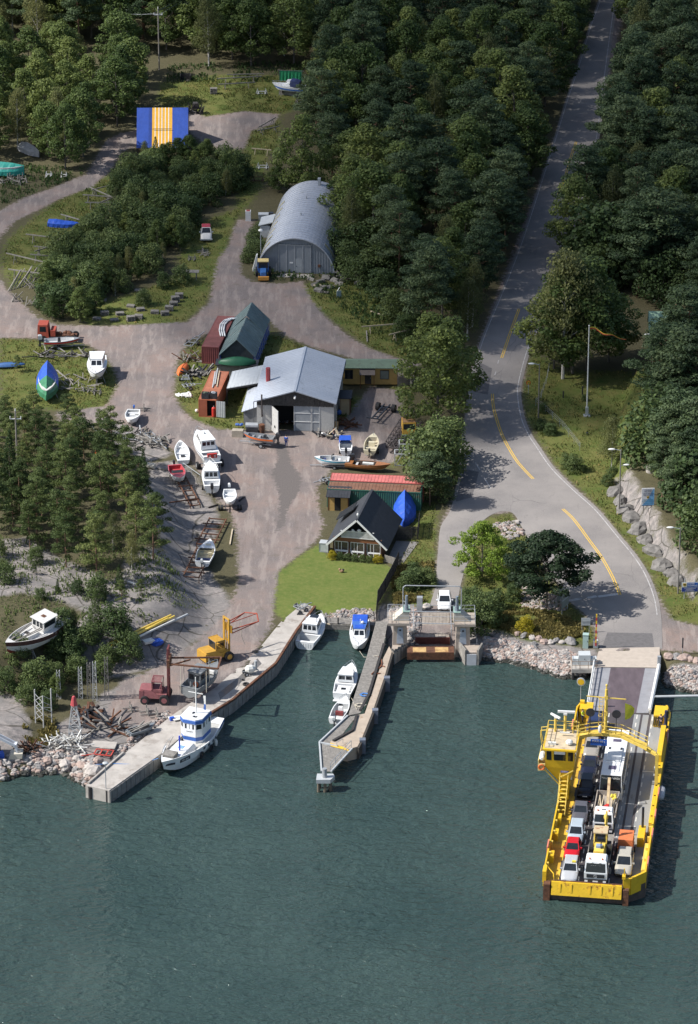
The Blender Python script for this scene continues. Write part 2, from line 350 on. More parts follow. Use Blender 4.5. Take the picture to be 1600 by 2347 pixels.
    nn = n.new('ShaderNodeTexNoise');nn.inputs['Scale'].default_value = .22;nn.inputs['Detail'].default_value = 6;l.new(tc,nn.inputs['Vector']);l.new(nn.outputs['Color'],wv.inputs['Color2']);l.new(wv.outputs[0],v.inputs['Vector'])
    rk = mix(ramp(v.outputs['Distance'],(.004,(.75,.75,.75)),(.02,(0,0,0))),rk,(.045,.042,.032))
    rk = mix(ramp(noise(.45,7,.7),(.63,(0,0,0)),(.72,(1,1,1))),rk,ramp(n3,(.3,(.055,.058,.024)),(.7,(.13,.105,.055))))
    c = mix(mask('grass',1.6,n2),wild,grass)
    c = mix(mask('rock',1.0,n1),c,rk)
    c = mix(mask('gravel',1.3,n2),c,gr)
    c = mix(mask('lawn',1.3,n2),c,lawn)
    l.new(c,b.inputs['Base Color'])
    bn = n.new('ShaderNodeBump');bn.inputs['Strength'].default_value = .5;bn.inputs['Distance'].default_value = .12
    l.new(n3,bn.inputs['Height']);l.new(bn.outputs['Normal'],b.inputs['Normal'])
    return m
me.materials.append(ground_mat())

# ---------------------------------------------------------------- water
def water_mat():
    m = bpy.data.materials.new('sea_water');m.use_nodes = True;n = m.node_tree.nodes;l = m.node_tree.links;b = n['Principled BSDF']
    tc = n.new('ShaderNodeTexCoord').outputs['Object']
    b.inputs['Roughness'].default_value = .06;b.inputs['IOR'].default_value = 1.33
    def noise(sc,st,rot,det=3,ro=.55,dis=0):
        q = n.new('ShaderNodeMapping');q.inputs['Scale'].default_value = st;q.inputs['Rotation'].default_value = (0,0,R(rot));l.new(tc,q.inputs['Vector'])
        t = n.new('ShaderNodeTexNoise');t.inputs['Scale'].default_value = sc;t.inputs['Detail'].default_value = det;t.inputs['Roughness'].default_value = ro;t.inputs['Distortion'].default_value = dis
        l.new(q.outputs[0],t.inputs['Vector']);return t.outputs['Fac']
    big = noise(.05,(1,1,1),20,4)
    r = n.new('ShaderNodeValToRGB');e = r.color_ramp.elements;e[0].position = .35;e[1].position = .7
    e[0].color = (.029,.053,.049,1);e[1].color = (.043,.071,.064,1);l.new(big,r.inputs['Fac']);l.new(r.outputs[0],b.inputs['Base Color'])
    def mul(a,k):
        x = n.new('ShaderNodeMath');x.operation = 'MULTIPLY';x.inputs[1].default_value = k;l.new(a,x.inputs[0]);return x.outputs[0]
    def add(a,c):
        x = n.new('ShaderNodeMath');x.operation = 'ADD';l.new(a,x.inputs[0]);l.new(c,x.inputs[1]);return x.outputs[0]
    h = add(add(mul(noise(.85,(.6,1.25,1),10,3,.6,.5),.62),mul(noise(2.1,(.65,1.2,1),-12,3,.6,.4),.26)),mul(noise(.16,(.6,1.3,1),5),.9))
    bn = n.new('ShaderNodeBump');bn.inputs['Strength'].default_value = 1.0;bn.inputs['Distance'].default_value = .8
    l.new(h,bn.inputs['Height']);l.new(bn.outputs['Normal'],b.inputs['Normal'])
    return m
wm = MB();wm.quad((-900,-460,WATER_Z),(900,-460,WATER_Z),(900,40,WATER_Z),(-900,40,WATER_Z))
water = tag(wm.build('water',water_mat()),kind='structure')

# ---------------------------------------------------------------- roads: asphalt sheets a little above the ground, painted lines above those
def asphalt_mat():
    m = bpy.data.materials.new('worn_asphalt');m.use_nodes = True;n = m.node_tree.nodes;l = m.node_tree.links;b = n['Principled BSDF'];b.inputs['Roughness'].default_value = .9;b.inputs['Specular IOR Level'].default_value = .2
    tc = n.new('ShaderNodeTexCoord').outputs['Object']
    def noise(sc,det,ro,st=(1,1,1)):
        q = n.new('ShaderNodeMapping');q.inputs['Scale'].default_value = st;l.new(tc,q.inputs['Vector'])
        t = n.new('ShaderNodeTexNoise');t.inputs['Scale'].default_value = sc;t.inputs['Detail'].default_value = det;t.inputs['Roughness'].default_value = ro;l.new(q.outputs[0],t.inputs['Vector']);return t.outputs['Fac']
    def ramp(f,a,ca,c,cc):
        r = n.new('ShaderNodeValToRGB');e = r.color_ramp.elements;e[0].position = a;e[1].position = c;e[0].color = (*ca,1);e[1].color = (*cc,1);l.new(f,r.inputs['Fac']);return r.outputs[0]
    def mix(f,a,c,ty='MIX'):
        x = n.new('ShaderNodeMixRGB');x.blend_type = ty;l.new(f,x.inputs['Fac']);l.new(a,x.inputs['Color1'])
        if isinstance(c,tuple): x.inputs['Color2'].default_value = (*c,1)
        else: l.new(c,x.inputs['Color2'])
        return x.outputs[0]
    c = ramp(noise(.12,5,.6),.35,(.185,.172,.168),.65,(.275,.252,.236))
    c = mix(ramp(noise(9,5,.7),.4,(0,0,0),.62,(.4,.4,.4)),c,(.32,.30,.28))
    c = mix(ramp(noise(.9,7,.75,(1,.35,1)),.58,(0,0,0),.75,(.55,.55,.55)),c,(.13,.122,.12))
    v = n.new('ShaderNodeTexVoronoi');v.feature = 'DISTANCE_TO_EDGE';v.inputs['Scale'].default_value = .14
    q = n.new('ShaderNodeMapping');q.inputs['Scale'].default_value = (1.6,.4,1);l.new(tc,q.inputs['Vector']);nn = n.new('ShaderNodeTexNoise');nn.inputs['Scale'].default_value = .35;nn.inputs['Detail'].default_value = 6;l.new(tc,nn.inputs['Vector'])
    wv = n.new('ShaderNodeMixRGB');wv.blend_type = 'ADD';wv.inputs['Fac'].default_value = 6;l.new(q.outputs[0],wv.inputs['Color1']);l.new(nn.outputs['Color'],wv.inputs['Color2']);l.new(wv.outputs[0],v.inputs['Vector'])
    cm = mix(ramp(noise(.07,3,.5),.5,(0,0,0),.6,(1,1,1)),ramp(v.outputs['Distance'],.001,(0,0,0),.002,(0,0,0)),ramp(v.outputs['Distance'],.0015,(.5,.5,.5),.005,(0,0,0)))
    c = mix(cm,c,(.07,.068,.068))
    l.new(c,b.inputs['Base Color']);return m
ASPH = asphalt_mat()
def spl(px,n=6):
    """smooth polyline through pixels, on the ground"""
    p = [P(u,v) for u,v in px];o = []
    for i in range(len(p)-1):
        a = p[max(0,i-1)];b = p[i];c = p[i+1];d = p[min(len(p)-1,i+2)]
        for k in range(n):
            t = k/n;o.append(.5*((2*b)+(c-a)*t+(2*a-5*b+4*c-d)*t*t+(3*b-a-3*c+d)*t**3))
    return o+[p[-1]]
EDGE_R = [(1420,-70),(1398,80),(1382,200),(1366,323),(1345,420),(1300,550),(1255,680),(1211,795),(1189,875),(1187,913),(1196,962),(1213,1000),(1227,1021),(1263,1073),(1314,1124),(1364,1169),(1415,1230),(1452,1275),(1478,1316),(1498,1366),(1506,1410),(1508,1455),(1508,1487)]
EDGE_L = [(1393,-70),(1376,0),(1355,59),(1328,149),(1300,233),(1276,312),(1248,399),(1199,550),(1154,667),(1119,750),(1095,819),(1078,900),(1068,980),(1058,1050)]
rr = spl(EDGE_R,5);ll = spl(EDGE_L,5)
def offset(pts,d):
    o = []
    for i,p in enumerate(pts):
        a = pts[max(0,i-1)];b = pts[min(len(pts)-1,i+1)];t = (b-a).normalized();o.append(p+Vector((t.y,-t.x,0))*d)
    return o
BR_L = [(1048,1100),(1033,1168),(1010,1208),(1005,1256),(1001,1297),(999,1340),(985,1388)]
ISL = [(1050,1388),(1052,1362),(1063,1315),(1085,1255),(1101,1205),(1120,1184),(1150,1172),(1177,1178),(1199,1214),(1232,1270),(1268,1327),(1283,1347),(1305,1378),(1336,1403),(1358,1431),(1372,1455),(1374,1490)]
out = offset(ll,.35)+spl(BR_L,4)+spl(ISL,4)+[P(1440,1492)]+list(reversed(offset(rr,-.5)))
rb = MB();pts = [Vector((p.x,p.y,.03)) for p in out];n0 = len(pts)
for t in tessellate_polygon([pts]):
    a,b,c = [pts[i] for i in t]
    rb.add([a,b,c] if (b-a).cross(c-a).z > 0 else [a,c,b],[(0,1,2)])
tag(rb.build('road',ASPH),kind='structure')
for nm_,cc,px_ in (('dark',(.125,.118,.118),[(1392,1450),(1495,1452),(1500,1484),(1378,1490)]),('dark',(.15,.14,.138),[(1098,830),(1128,845),(1118,905),(1085,898)]),('dark',(.16,.15,.146),[(1062,1075),(1098,1082),(1082,1140),(1045,1150)])):
    q = MB();q.prism([tuple(P(u,v)[:2]) for u,v in px_],.030,.034);tag(q.build('asphalt_patch',M(nm_+'_asphalt_patch',cc,.9,var=.2,sc=2)),kind='structure')
PW = M('worn_white_road_paint',(.46,.45,.44),.8,var=.1,sc=3,c2=(.24,.225,.22),sc2=1.2,amt=.6)
PY = M('yellow_road_paint',(.72,.45,.04),.8,var=.1,sc=3,c2=(.40,.28,.10),sc2=4,amt=.3)
def stripe(mb,pts,wd,z=.038):
    a = offset(pts,wd/2);b = offset(pts,-wd/2)
    for i in range(len(pts)-1): mb.quad((a[i].x,a[i].y,z),(a[i+1].x,a[i+1].y,z),(b[i+1].x,b[i+1].y,z),(b[i].x,b[i].y,z))
k = MB();stripe(k,rr[:-10],.12);stripe(k,ll[:52],.10)
for a,b in (((1301,1378),(1332,1372)),((1346,1371),(1368,1367)),((1371,1368),(1417,1362))): stripe(k,[P(*a),P(*b)],.55)
for a,b in (((1089,1060),(1100,1078)),((1110,1096),(1125,1120)),((1143,826),(1141,834)),((1137,852),(1134,860))): stripe(k,[P(*a),P(*b)],.12)
tag(fixn(k.build('white_road_marking',PW)),kind='structure')
k = MB()
for s_ in ([(1321,325),(1310,356),(1295,406),(1278,450)],[(1190,708),(1170,762),(1150,821)],[(1129,903),(1130,925),(1135,950),(1152,1000),(1180,1050),(1200,1075),(1222,1098)],[(1290,1167),(1316,1192),(1350,1238),(1379,1278),(1404,1323),(1421,1364)]):
    q = spl(s_,5);stripe(k,offset(q,.13),.11);stripe(k,offset(q,-.13),.11)
tag(fixn(k.build('yellow_road_marking',PY)),kind='structure')
# ---------------------------------------------------------------- trees and bushes: trunk with limbs, crown of leaf-sized faces in clumps
def leaf_mat(name,c,hue=.03):
    m = bpy.data.materials.new(name);m.use_nodes = True;n = m.node_tree.nodes;l = m.node_tree.links;b = n['Principled BSDF']
    g = n.new('ShaderNodeNewGeometry');oi = n.new('ShaderNodeObjectInfo')
    r = n.new('ShaderNodeValToRGB');e = r.color_ramp.elements;e[0].color = (*[k*.6 for k in c],1);e[1].color = (c[0]*1.6,c[1]*1.4,c[2]*1.2,1)
    l.new(g.outputs['Random Per Island'],r.inputs['Fac'])
    h = n.new('ShaderNodeHueSaturation');l.new(r.outputs[0],h.inputs['Color'])
    mr = n.new('ShaderNodeMapRange');mr.inputs[3].default_value = .5-hue;mr.inputs[4].default_value = .5+hue*.6;l.new(oi.outputs['Random'],mr.inputs[0]);l.new(mr.outputs[0],h.inputs['Hue'])
    mv = n.new('ShaderNodeMapRange');mv.inputs[3].default_value = 1.45;mv.inputs[4].default_value = .65;l.new(oi.outputs['Random'],mv.inputs[0]);l.new(mv.outputs[0],h.inputs['Value'])
    l.new(h.outputs[0],b.inputs['Base Color']);b.inputs['Roughness'].default_value = .6;b.inputs['Specular IOR Level'].default_value = .25
    t = n.new('ShaderNodeBsdfTranslucent');l.new(h.outputs[0],t.inputs['Color']);mx = n.new('ShaderNodeMixShader');mx.inputs[0].default_value = .38
    l.new(b.outputs[0],mx.inputs[1]);l.new(t.outputs[0],mx.inputs[2]);l.new(mx.outputs[0],n['Material Output'].inputs['Surface']);return m
BARK_PINE = M('pine_bark',(.17,.10,.065),.9,var=.4,sc=4);BARK = M('grey_bark',(.13,.115,.10),.9,var=.4,sc=4)
BARK_B = M('birch_bark',(.46,.44,.41),.8,var=.15,sc=3,c2=(.06,.055,.05),sc2=3,amt=.35)
LM = {'pine': leaf_mat('pine_needles',(.062,.106,.054)),'leafy': leaf_mat('broad_leaves',(.092,.145,.046)),'birch': leaf_mat('birch_leaves',(.115,.145,.060)),
      'spruce': leaf_mat('spruce_needles',(.052,.095,.032)),'bush': leaf_mat('bush_leaves',(.072,.120,.046)),'lime': leaf_mat('bright_leaves',(.115,.195,.030),.01),'yellow': leaf_mat('yellow_leaves',(.26,.25,.02),.01),'parasol': leaf_mat('dark_pine_needles',(.036,.066,.034)),'hill': leaf_mat('hill_pine_needles',(.086,.132,.047))}  # hill: a lighter, yellower green than the other pines
def leaves(clumps,per,size,seed,flat=1.0,droop=0):
    """clumps: (x,y,z,r,rz); returns verts of per quads in each, facing outward and up"""
    g = np.random.default_rng(seed);V = []
    for cx,cy,cz,r,rz in clumps:
        n = max(8,int(per*(r*r)));d = g.normal(size=(n,3));d /= np.linalg.norm(d,axis=1)[:,None]
        rad = g.uniform(.45,1.05,n)**.6
        p = d*rad[:,None]*np.array([r,r,rz])+np.array([cx,cy,cz])
        nm = d*np.array([1,1,1.2])+g.normal(size=(n,3))*.55+np.array([0,0,.45]);nm /= np.linalg.norm(nm,axis=1)[:,None]
        t = np.cross(nm,g.normal(size=(n,3)));t /= np.linalg.norm(t,axis=1)[:,None];b = np.cross(nm,t)
        s = size*g.uniform(.6,1.25,n)[:,None];t = t*s;b = b*s*flat
        if droop: b = b*.6;t = t*.6+np.array([0,0,-1])*s*droop
        V.append(np.stack([p-t-b*.3,p+b*.8-t*.1,p+t+b*.2,p-b*.8+t*.15],1).reshape(-1,3))
    return np.concatenate(V)
def leafmesh(name,V,m):
    me = bpy.data.meshes.new(name);n = len(V)//4
    me.vertices.add(len(V));me.vertices.foreach_set('co',V.astype(np.float32).ravel())
    me.loops.add(n*4);me.loops.foreach_set('vertex_index',np.arange(n*4,dtype=np.int32))
    me.polygons.add(n);me.polygons.foreach_set('loop_start',np.arange(0,n*4,4,dtype=np.int32))
    me.update(calc_edges=True);me.materials.append(m);return me
TREES = {}
def tree_proto(kind,i):
    g = random.Random(hash_(kind)*31+i);H = 10.0;tb = MB();cl = []
    lean = (g.uniform(-.4,.4),g.uniform(-.4,.4));ax = lambda z: Vector((lean[0]*(z/H)**1.5,lean[1]*(z/H)**1.5,z))
    if kind in ('pine','hill'):
        z0 = g.uniform(3.2,4.6) if kind == 'pine' else g.uniform(1.8,3.4);tb.tube(ax(0),ax(H*.55),.17,.12);tb.tube(ax(H*.55),ax(H*.97),.12,.03)
        n = 26 if kind == 'pine' else 20
        for k in range(n):
            f = (k+g.random()*.7)/n;z = z0+(H-z0)*f;a = k*2.4+g.uniform(-.4,.4);L = (2.5*(1-f)**.65+.35)*g.uniform(.55,1.12)*(1 if f > .15 else .75)
            e = ax(z)+Vector((math.cos(a)*L,math.sin(a)*L,L*g.uniform(0,.28)));tb.tube(ax(z-.15),e,.05,.02,n=4,cap=False)
            cl.append((e.x,e.y,e.z+.1,g.uniform(.65,1.0),g.uniform(.28,.45)))
            if L > 1.3:
                e2 = ax(z).lerp(e,.55)+Vector((g.uniform(-.4,.4),g.uniform(-.4,.4),.25));cl.append((e2.x,e2.y,e2.z,g.uniform(.55,.9),.35))
        t = ax(H);cl.append((t.x,t.y,H-.2,.55,.5));V = leaves(cl,270,.130,i+5,flat=.7)
    elif kind == 'spruce':
        tb.tube(ax(0),ax(H),.16,.02)
        for k in range(40):
            f = k/40;z = .6+(H-.7)*f;L = 2.0*(1-f)+.12
            for q in range(5):
                a = k*1.1+q*1.2566+g.uniform(-.2,.2);r = L*g.uniform(.5,1);e = ax(z)+Vector((math.cos(a)*r,math.sin(a)*r,-r*.25));cl.append((e.x,e.y,e.z,.2+.32*(1-f),.14+.12*(1-f)))
        V = leaves(cl,190,.13,i+11,flat=.6)
    elif kind in ('leafy','birch','lime','parasol'):
        w = {'leafy': 2.9,'birch': 1.9,'lime': 4.2,'parasol': 4.3}[kind];zb = {'leafy': 2.0,'birch': 2.4,'lime': 1.2,'parasol': 3.4}[kind]
        tb.tube(ax(0),ax(H*.5),.18,.11);tb.tube(ax(H*.5),ax(H*.94),.11,.03)
        n = {'leafy': 46,'birch': 44,'lime': 80,'parasol': 125}[kind]
        for k in range(n):
            f = (k+.5)/n;z = zb+(H-zb-.5)*f;prof = math.sin(math.pi*min(1,.16+.84*f)**(.85 if kind != 'birch' else .7))**.75
            a = k*2.4+g.uniform(-.5,.5);L = w*prof*g.uniform(.35,1.08);e = ax(z)+Vector((math.cos(a)*L,math.sin(a)*L,g.uniform(-.3,.3)))
            if k % 2 == 0: tb.tube(ax(max(1.2,z-L*.7)),e,.045,.015,n=4,cap=False)
            r = g.uniform(.55,1.0)*(1 if kind != 'birch' else .88);cl.append((e.x,e.y,e.z,r,r*(1.15 if kind == 'birch' else .5 if kind == 'parasol' else .75)))
        V = leaves(cl,230 if kind != 'birch' else 400,.130 if kind != 'birch' else .115,i+23,droop=.5 if kind == 'birch' else 0)
    else:                                          # bush, 4 m
        for k in range(5):
            a = k*1.3;tb.tube((0,0,0),(math.cos(a)*1.1,math.sin(a)*1.1,2.6),.05,.02,n=5)
        for k in range(22):
            a = k*2.4;f = k/22;L = 1.9*math.sqrt(1-f*.85)*g.uniform(.5,1.05);cl.append((math.cos(a)*L,math.sin(a)*L,.5+3.1*f+g.uniform(-.3,.3),g.uniform(.55,.95),g.uniform(.5,.8)))
        V = leaves(cl,250,.11,i+37)
    tm = tb.build('trunk',{'pine': BARK_PINE,'hill': BARK_PINE,'parasol': BARK,'birch': BARK_B}.get(kind,BARK));me = tm.data;bpy.data.objects.remove(tm)
    return me,leafmesh('crown',V,LM[kind])
def hash_(s): return sum(ord(c)*(i+3) for i,c in enumerate(s)) % 997
TNAME = {'pine': 'pine_tree','hill': 'pine_tree','parasol': 'pine_tree','spruce': 'spruce_tree','leafy': 'leafy_tree','birch': 'birch_tree','lime': 'leafy_tree','bush': 'bush','yellow': 'bush'}
tr = random.Random(11)
def tree(kind,loc,h,label,group=None,wide=1.0,nvar=4,var=None):
    i = tr.randrange(nvar) if var is None else var
    if (kind,i) not in TREES: TREES[(kind,i)] = tree_proto(kind,i)
    tm,cm = TREES[(kind,i)];base = 4.0 if kind in ('bush','yellow') else 10.0;s = h/base;sw = s*wide
    o = thing(TNAME[kind],label,'bush' if kind in ('bush','yellow') else 'tree',loc,tr.uniform(0,6.28),group);o.scale = (sw,sw,s)
    a = bpy.data.objects.new('trunk',tm);b = bpy.data.objects.new('crown',cm)
    for q in (a,b): COL.objects.link(q);q.parent = o
    a.scale = (.72/wide,.72/wide,1)
    return o
def inpoly(x,y,pg):
    ins = False;n = len(pg)
    for i in range(n):
        ax,ay = pg[i];bx,by = pg[(i+1) % n]
        if (ay > y) != (by > y) and x < (bx-ax)*(y-ay)/(by-ay)+ax: ins = not ins
    return ins
PLACED = []
def forest(px,gap,kinds,hts,label,group,wide=(.9,1.15),n_try=30000,keep=1.0):
    pg = [tuple(q) for q in poly(px)];xs = [p[0] for p in pg];ys = [p[1] for p in pg];cnt = 0;miss = 0
    while miss < 400:
        x = tr.uniform(min(xs),max(xs));y = tr.uniform(min(ys),max(ys));g = gap*tr.uniform(.85,1.2)
        if not inpoly(x,y,pg) or any((x-a)**2+(y-b)**2 < ((g+c)/2)**2 for a,b,c in PLACED): miss += 1;continue
        miss = 0;PLACED.append((x,y,g));k = tr.choices([q[0] for q in kinds],[q[1] for q in kinds])[0]
        lab = label.get(k) if isinstance(label,dict) else label
        gr = group.get(k) if isinstance(group,dict) else group
        tree(k,(x,y,G(x,y)-.1),tr.uniform(*hts)*(.85 if k == 'birch' else 1),lab,gr,tr.uniform(*wide));cnt += 1
    return cnt
LAB = {}
def fl(where,group):
    return ({'pine': 'dark green pine tree standing in '+where,'hill': 'bushy pine tree standing on '+where,'leafy': 'full leafy deciduous tree standing in '+where,'birch': 'light leaved birch tree standing in '+where,
             'spruce': 'small pointed spruce standing in '+where,'bush': 'low dense green bush growing in '+where},
            {'pine': 'pines of '+group,'hill': 'pines of '+group,'leafy': 'leafy trees of '+group,'birch': 'birches of '+group,'spruce': 'spruces of '+group,'bush': 'bushes of '+group})
n = 0
l_,g_ = fl('the forest left of the main road','the forest left of the road')
n += forest([(742,240),(735,140),(700,-150),(1380,-150),(1330,45),(1278,215),(1215,430),(1160,580),(1105,720),(1070,800),(1020,830),(955,800),(945,700),(870,640),(800,600),(790,500),(770,440),(700,462),(645,450),(690,425),(722,380),(725,300)],4.7,(('pine',4),('leafy',3.4),('birch',2.2)),(10.5,15),l_,g_,(.95,1.25))
l_,g_ = fl('the forest right of the main road','the forest right of the road')
n += forest([(1525,-150),(1450,100),(1415,330),(1375,480),(1330,560),(1420,600),(1530,640),(1680,690),(1740,300),(1760,-150)],4.7,(('pine',6),('leafy',1.2),('birch',1.2)),(11,16),l_,g_,(.95,1.25))
l_,g_ = fl('the grove at the upper left edge','the upper left grove')
n += forest([(-80,390),(60,340),(150,395),(205,375),(240,318),(280,300),(318,262),(325,215),(300,175),(-80,170)],4.8,(('leafy',5),('birch',1)),(9,12.5),l_,g_,(.95,1.2))
l_,g_ = fl('the dark wood behind the clearing','the wood behind the clearing')
n += forest([(-120,120),(440,120),(460,160),(600,158),(700,160),(690,-160),(-120,-160)],4.9,(('leafy',4),('pine',2),('birch',1.5)),(11,15),l_,g_,(.95,1.25))
l_,g_ = fl('the thicket between the tarpaulin shed and the gravel yard','the thicket in the middle')
n += forest([(92,690),(120,735),(205,744),(235,700),(300,660),(385,610),(425,570),(440,490),(540,440),(562,405),(520,392),(450,362),(330,370),(300,420),(262,480),(180,555),(120,610)],2.25,(('bush',6),('leafy',2),('birch',1.2),('spruce',.4)),(3.0,5.6),l_,g_,(.9,1.15))
l_,g_ = fl('the rocky pine hill beside the boat yard','the rocky hill')
hk = (('hill',8),('spruce',.8),('birch',.3));n += forest([(-40,1040),(110,1030),(235,1060),(285,1100),(335,1150),(330,1170),(-40,1170)],3.1,hk,(4.2,6.6),l_,g_,(.9,1.15));n += forest([(-40,1170),(330,1170),(345,1230),(385,1300),(350,1350),(300,1395),(200,1410),(110,1345),(60,1330),(-40,1300)],3.5,hk,(6,9.4),l_,g_,(.85,1.1))
l_,g_ = fl('the scrub below the old wreck boat','the scrub by the wreck')
n += forest([(70,1420),(180,1415),(290,1405),(330,1420),(290,1450),(180,1440),(100,1445)],2.6,(('bush',5),('spruce',2),('hill',2)),(1.4,3.6),l_,g_);n += forest([(-40,1290),(50,1320),(110,1345),(80,1380),(-40,1420)],3.0,(('bush',5),('hill',2)),(1.2,3.4),l_,g_);n += forest([(10,1590),(15,1540),(60,1530),(150,1560),(250,1555),(285,1540),(300,1520),(250,1490),(150,1500),(140,1610),(80,1640)],2.6,(('bush',7),('leafy',1),('spruce',.7)),(2.6,4.4),l_,g_)
l_,g_ = fl('the rock above the road cutting','the rock above the cutting')
n += forest([(1330,620),(1420,620),(1700,700),(1700,830),(1640,800),(1480,690),(1340,660)],3.6,(('pine',4),('leafy',2),('bush',3)),(5,12),l_,g_,(.95,1.2));n += forest([(1520,1010),(1500,1090),(1515,1180),(1550,1240),(1600,1330),(1750,1400),(1750,900),(1590,880),(1545,950)],3.4,(('pine',6),('bush',1.5)),(7,11),l_,g_,(.95,1.2))
print('TREES',n)
# ---------------------------------------------------------------- buildings
ROOFG = M('pale_metal_roof',(.47,.50,.55),.45,.25,var=.06,sc=.8,c2=(.30,.32,.34),sc2=.6,amt=.3)
HANG = M('hangar_metal',(.40,.425,.475),.5,.25,var=.08,sc=.7,c2=(.33,.345,.37),sc2=.5,amt=.35)
HFRONT = M('hangar_front_metal',(.22,.24,.265),.6,.1,var=.1,sc=1)
DOORG = M('grey_painted_door',(.30,.32,.335),.6,var=.1,sc=1.2)
BRICK = M('white_brick',(.50,.49,.46),.9,var=.12,sc=4,c2=(.33,.31,.28),amt=.3)
OCHRE = M('ochre_boards',(.50,.32,.105),.75,var=.12,sc=2)
BROWN = M('brown_boards',(.12,.048,.020),.75,var=.2,sc=2)
DROOF = M('dark_roofing',(.030,.033,.040),.7,var=.25,sc=2)
GROOF = M('green_sheet_roof',(.135,.19,.135),.6,var=.15,sc=1,c2=(.10,.11,.08),amt=.4)
SHADEIN = M('shade_and_door_black',(.012,.012,.013),.9)  # near-black: shade painted into openings, also the colour of the shed door
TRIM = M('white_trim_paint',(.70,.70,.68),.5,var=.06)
def slabroof(mb,q,th=.12,mi=0):
    a,b,c,d = [Vector(p) for p in q];n = (b-a).cross(d-a).normalized()*th;n = -n if n.z < 0 else n
    return mb.hexa([a,b,c,d],[a+n,b+n,c+n,d+n],mi)
def ribs(mb,q,n,w=.05,h=.05,mi=0,th=.12):
    """raised seams running from edge a-b to edge d-c of the roof slab"""
    a,b,c,d = [Vector(p) for p in q];up = (b-a).cross(d-a).normalized();up = -up if up.z < 0 else up
    for k in range(n+1):
        t = k/n;mb.bar(a.lerp(b,t)+up*(th+h*.3),d.lerp(c,t)+up*(th+h*.3),w,h,mi)
def gable_y(root,Wd,L,ze,zr,wall,roofm,ov=.4,ovy=.5,seams=0,gablem=None):
    """ridge runs back along y; front at y=0"""
    m = MB();t = .18
    MB().box(0,t,0,L,0,ze).build('side_wall',wall,root);MB().box(Wd-t,Wd,0,L,0,ze).build('side_wall',wall,root)
    m.add([(t,L-t,0),(Wd-t,L-t,0),(Wd-t,L-t,ze),(Wd/2,L-t,zr-.1),(t,L-t,ze),(t,L,0),(Wd-t,L,0),(Wd-t,L,ze),(Wd/2,L,zr-.1),(t,L,ze)],[(0,1,2,3,4),(9,8,7,6,5)])
    wl = m.build('back_wall',wall,root)
    r = MB();sl = (zr-ze)/(Wd/2);k = ov*sl
    for q in ([(-ov,-ovy,ze-k),(-ov,L+ovy,ze-k),(Wd/2,L+ovy,zr),(Wd/2,-ovy,zr)],[(Wd+ov,L+ovy,ze-k),(Wd+ov,-ovy,ze-k),(Wd/2,-ovy,zr),(Wd/2,L+ovy,zr)]):
        slabroof(r,q)
        if seams: ribs(r,q,seams,.03,.035)
    r.box(Wd/2-.16,Wd/2+.16,-ovy-.01,L+ovy+.01,zr+.09,zr+.17)
    return wl,fixn(r.build('roof',roofm,root))
def window(root,q,frame=TRIM,n=1,u=(.1,.9),v=(.2,.8),glass=GLASS):
    f = MB();f.panes(q,u[0],u[1],v[0],v[1],off=.05);w_ = f.build('window',frame,root)
    g = MB();du = (u[1]-u[0])*.06;dv = (v[1]-v[0])*.07;g.panes(q,u[0]+du,u[1]-du,v[0]+dv,v[1]-dv,n,.05,off=.065);g.build('pane',glass,w_);return w_

# --- arched hangar
a = P(592,623);b = P(766,627);rz = head(P(670,541,5.6),P(715,434,5.6))-math.pi/2
hg = thing('arched_hangar','long grey corrugated metal hangar with rounded arched roof and tall sliding doors','hangar',a,rz*.8)
Wd = (b-a).length;L = 26;Rr = Wd/2
def arc(r,n=28,a0=0,a1=math.pi): return [(Wd/2-r*math.cos(a0+(a1-a0)*i/n),max(0,.97*r*math.sin(a0+(a1-a0)*i/n))) for i in range(n+1)]
m = MB()
for y0,y1 in ((-.35,L),):
    o = arc(Rr+.12);i = arc(Rr);m.loft([[(x,y0,z) for x,z in i],[(x,y0,z) for x,z in o],[(x,y1,z) for x,z in o],[(x,y1,z) for x,z in i]],closed=False,caps=False)
for k in range(27):
    y = -.3+k*(L+.2)/26
    o = arc(Rr+.15,28);m.path([(x,y,z) for x,z in o],.028,4)
fixn(m.build('roof',HANG,hg))
m = MB();pr = arc(Rr-.02,24);fx0,fx1,fh = Wd*.27,Wd*.70,4.55
def ht(x): return .97*math.sqrt(max(0,Rr*Rr-(x-Wd/2)**2))-.02
k = 56
for i in range(k):
    x0,x1 = Wd*i/k,Wd*(i+1)/k;z0 = fh if fx0-.05 < (x0+x1)/2 < fx1+.05 else 0;d = .05 if i % 2 else 0
    za,zb = max(z0,ht(x0)),max(z0,ht(x1))
    m.add([(x0,.12-d,z0),(x1,.12-d,z0),(x1,.12-d,zb),(x0,.12-d,za)],[(0,1,2,3)])
    m.add([(x1,.07,z0),(x1,.12,z0),(x1,.12,zb),(x1,.07,zb)],[(0,1,2,3)])
m.build('front_wall',HFRONT,hg);m = MB();m.add([(x,L-.1,z) for x,z in arc(Rr-.02,24)],[tuple(range(25))]);m.build('back_wall',HFRONT,hg)
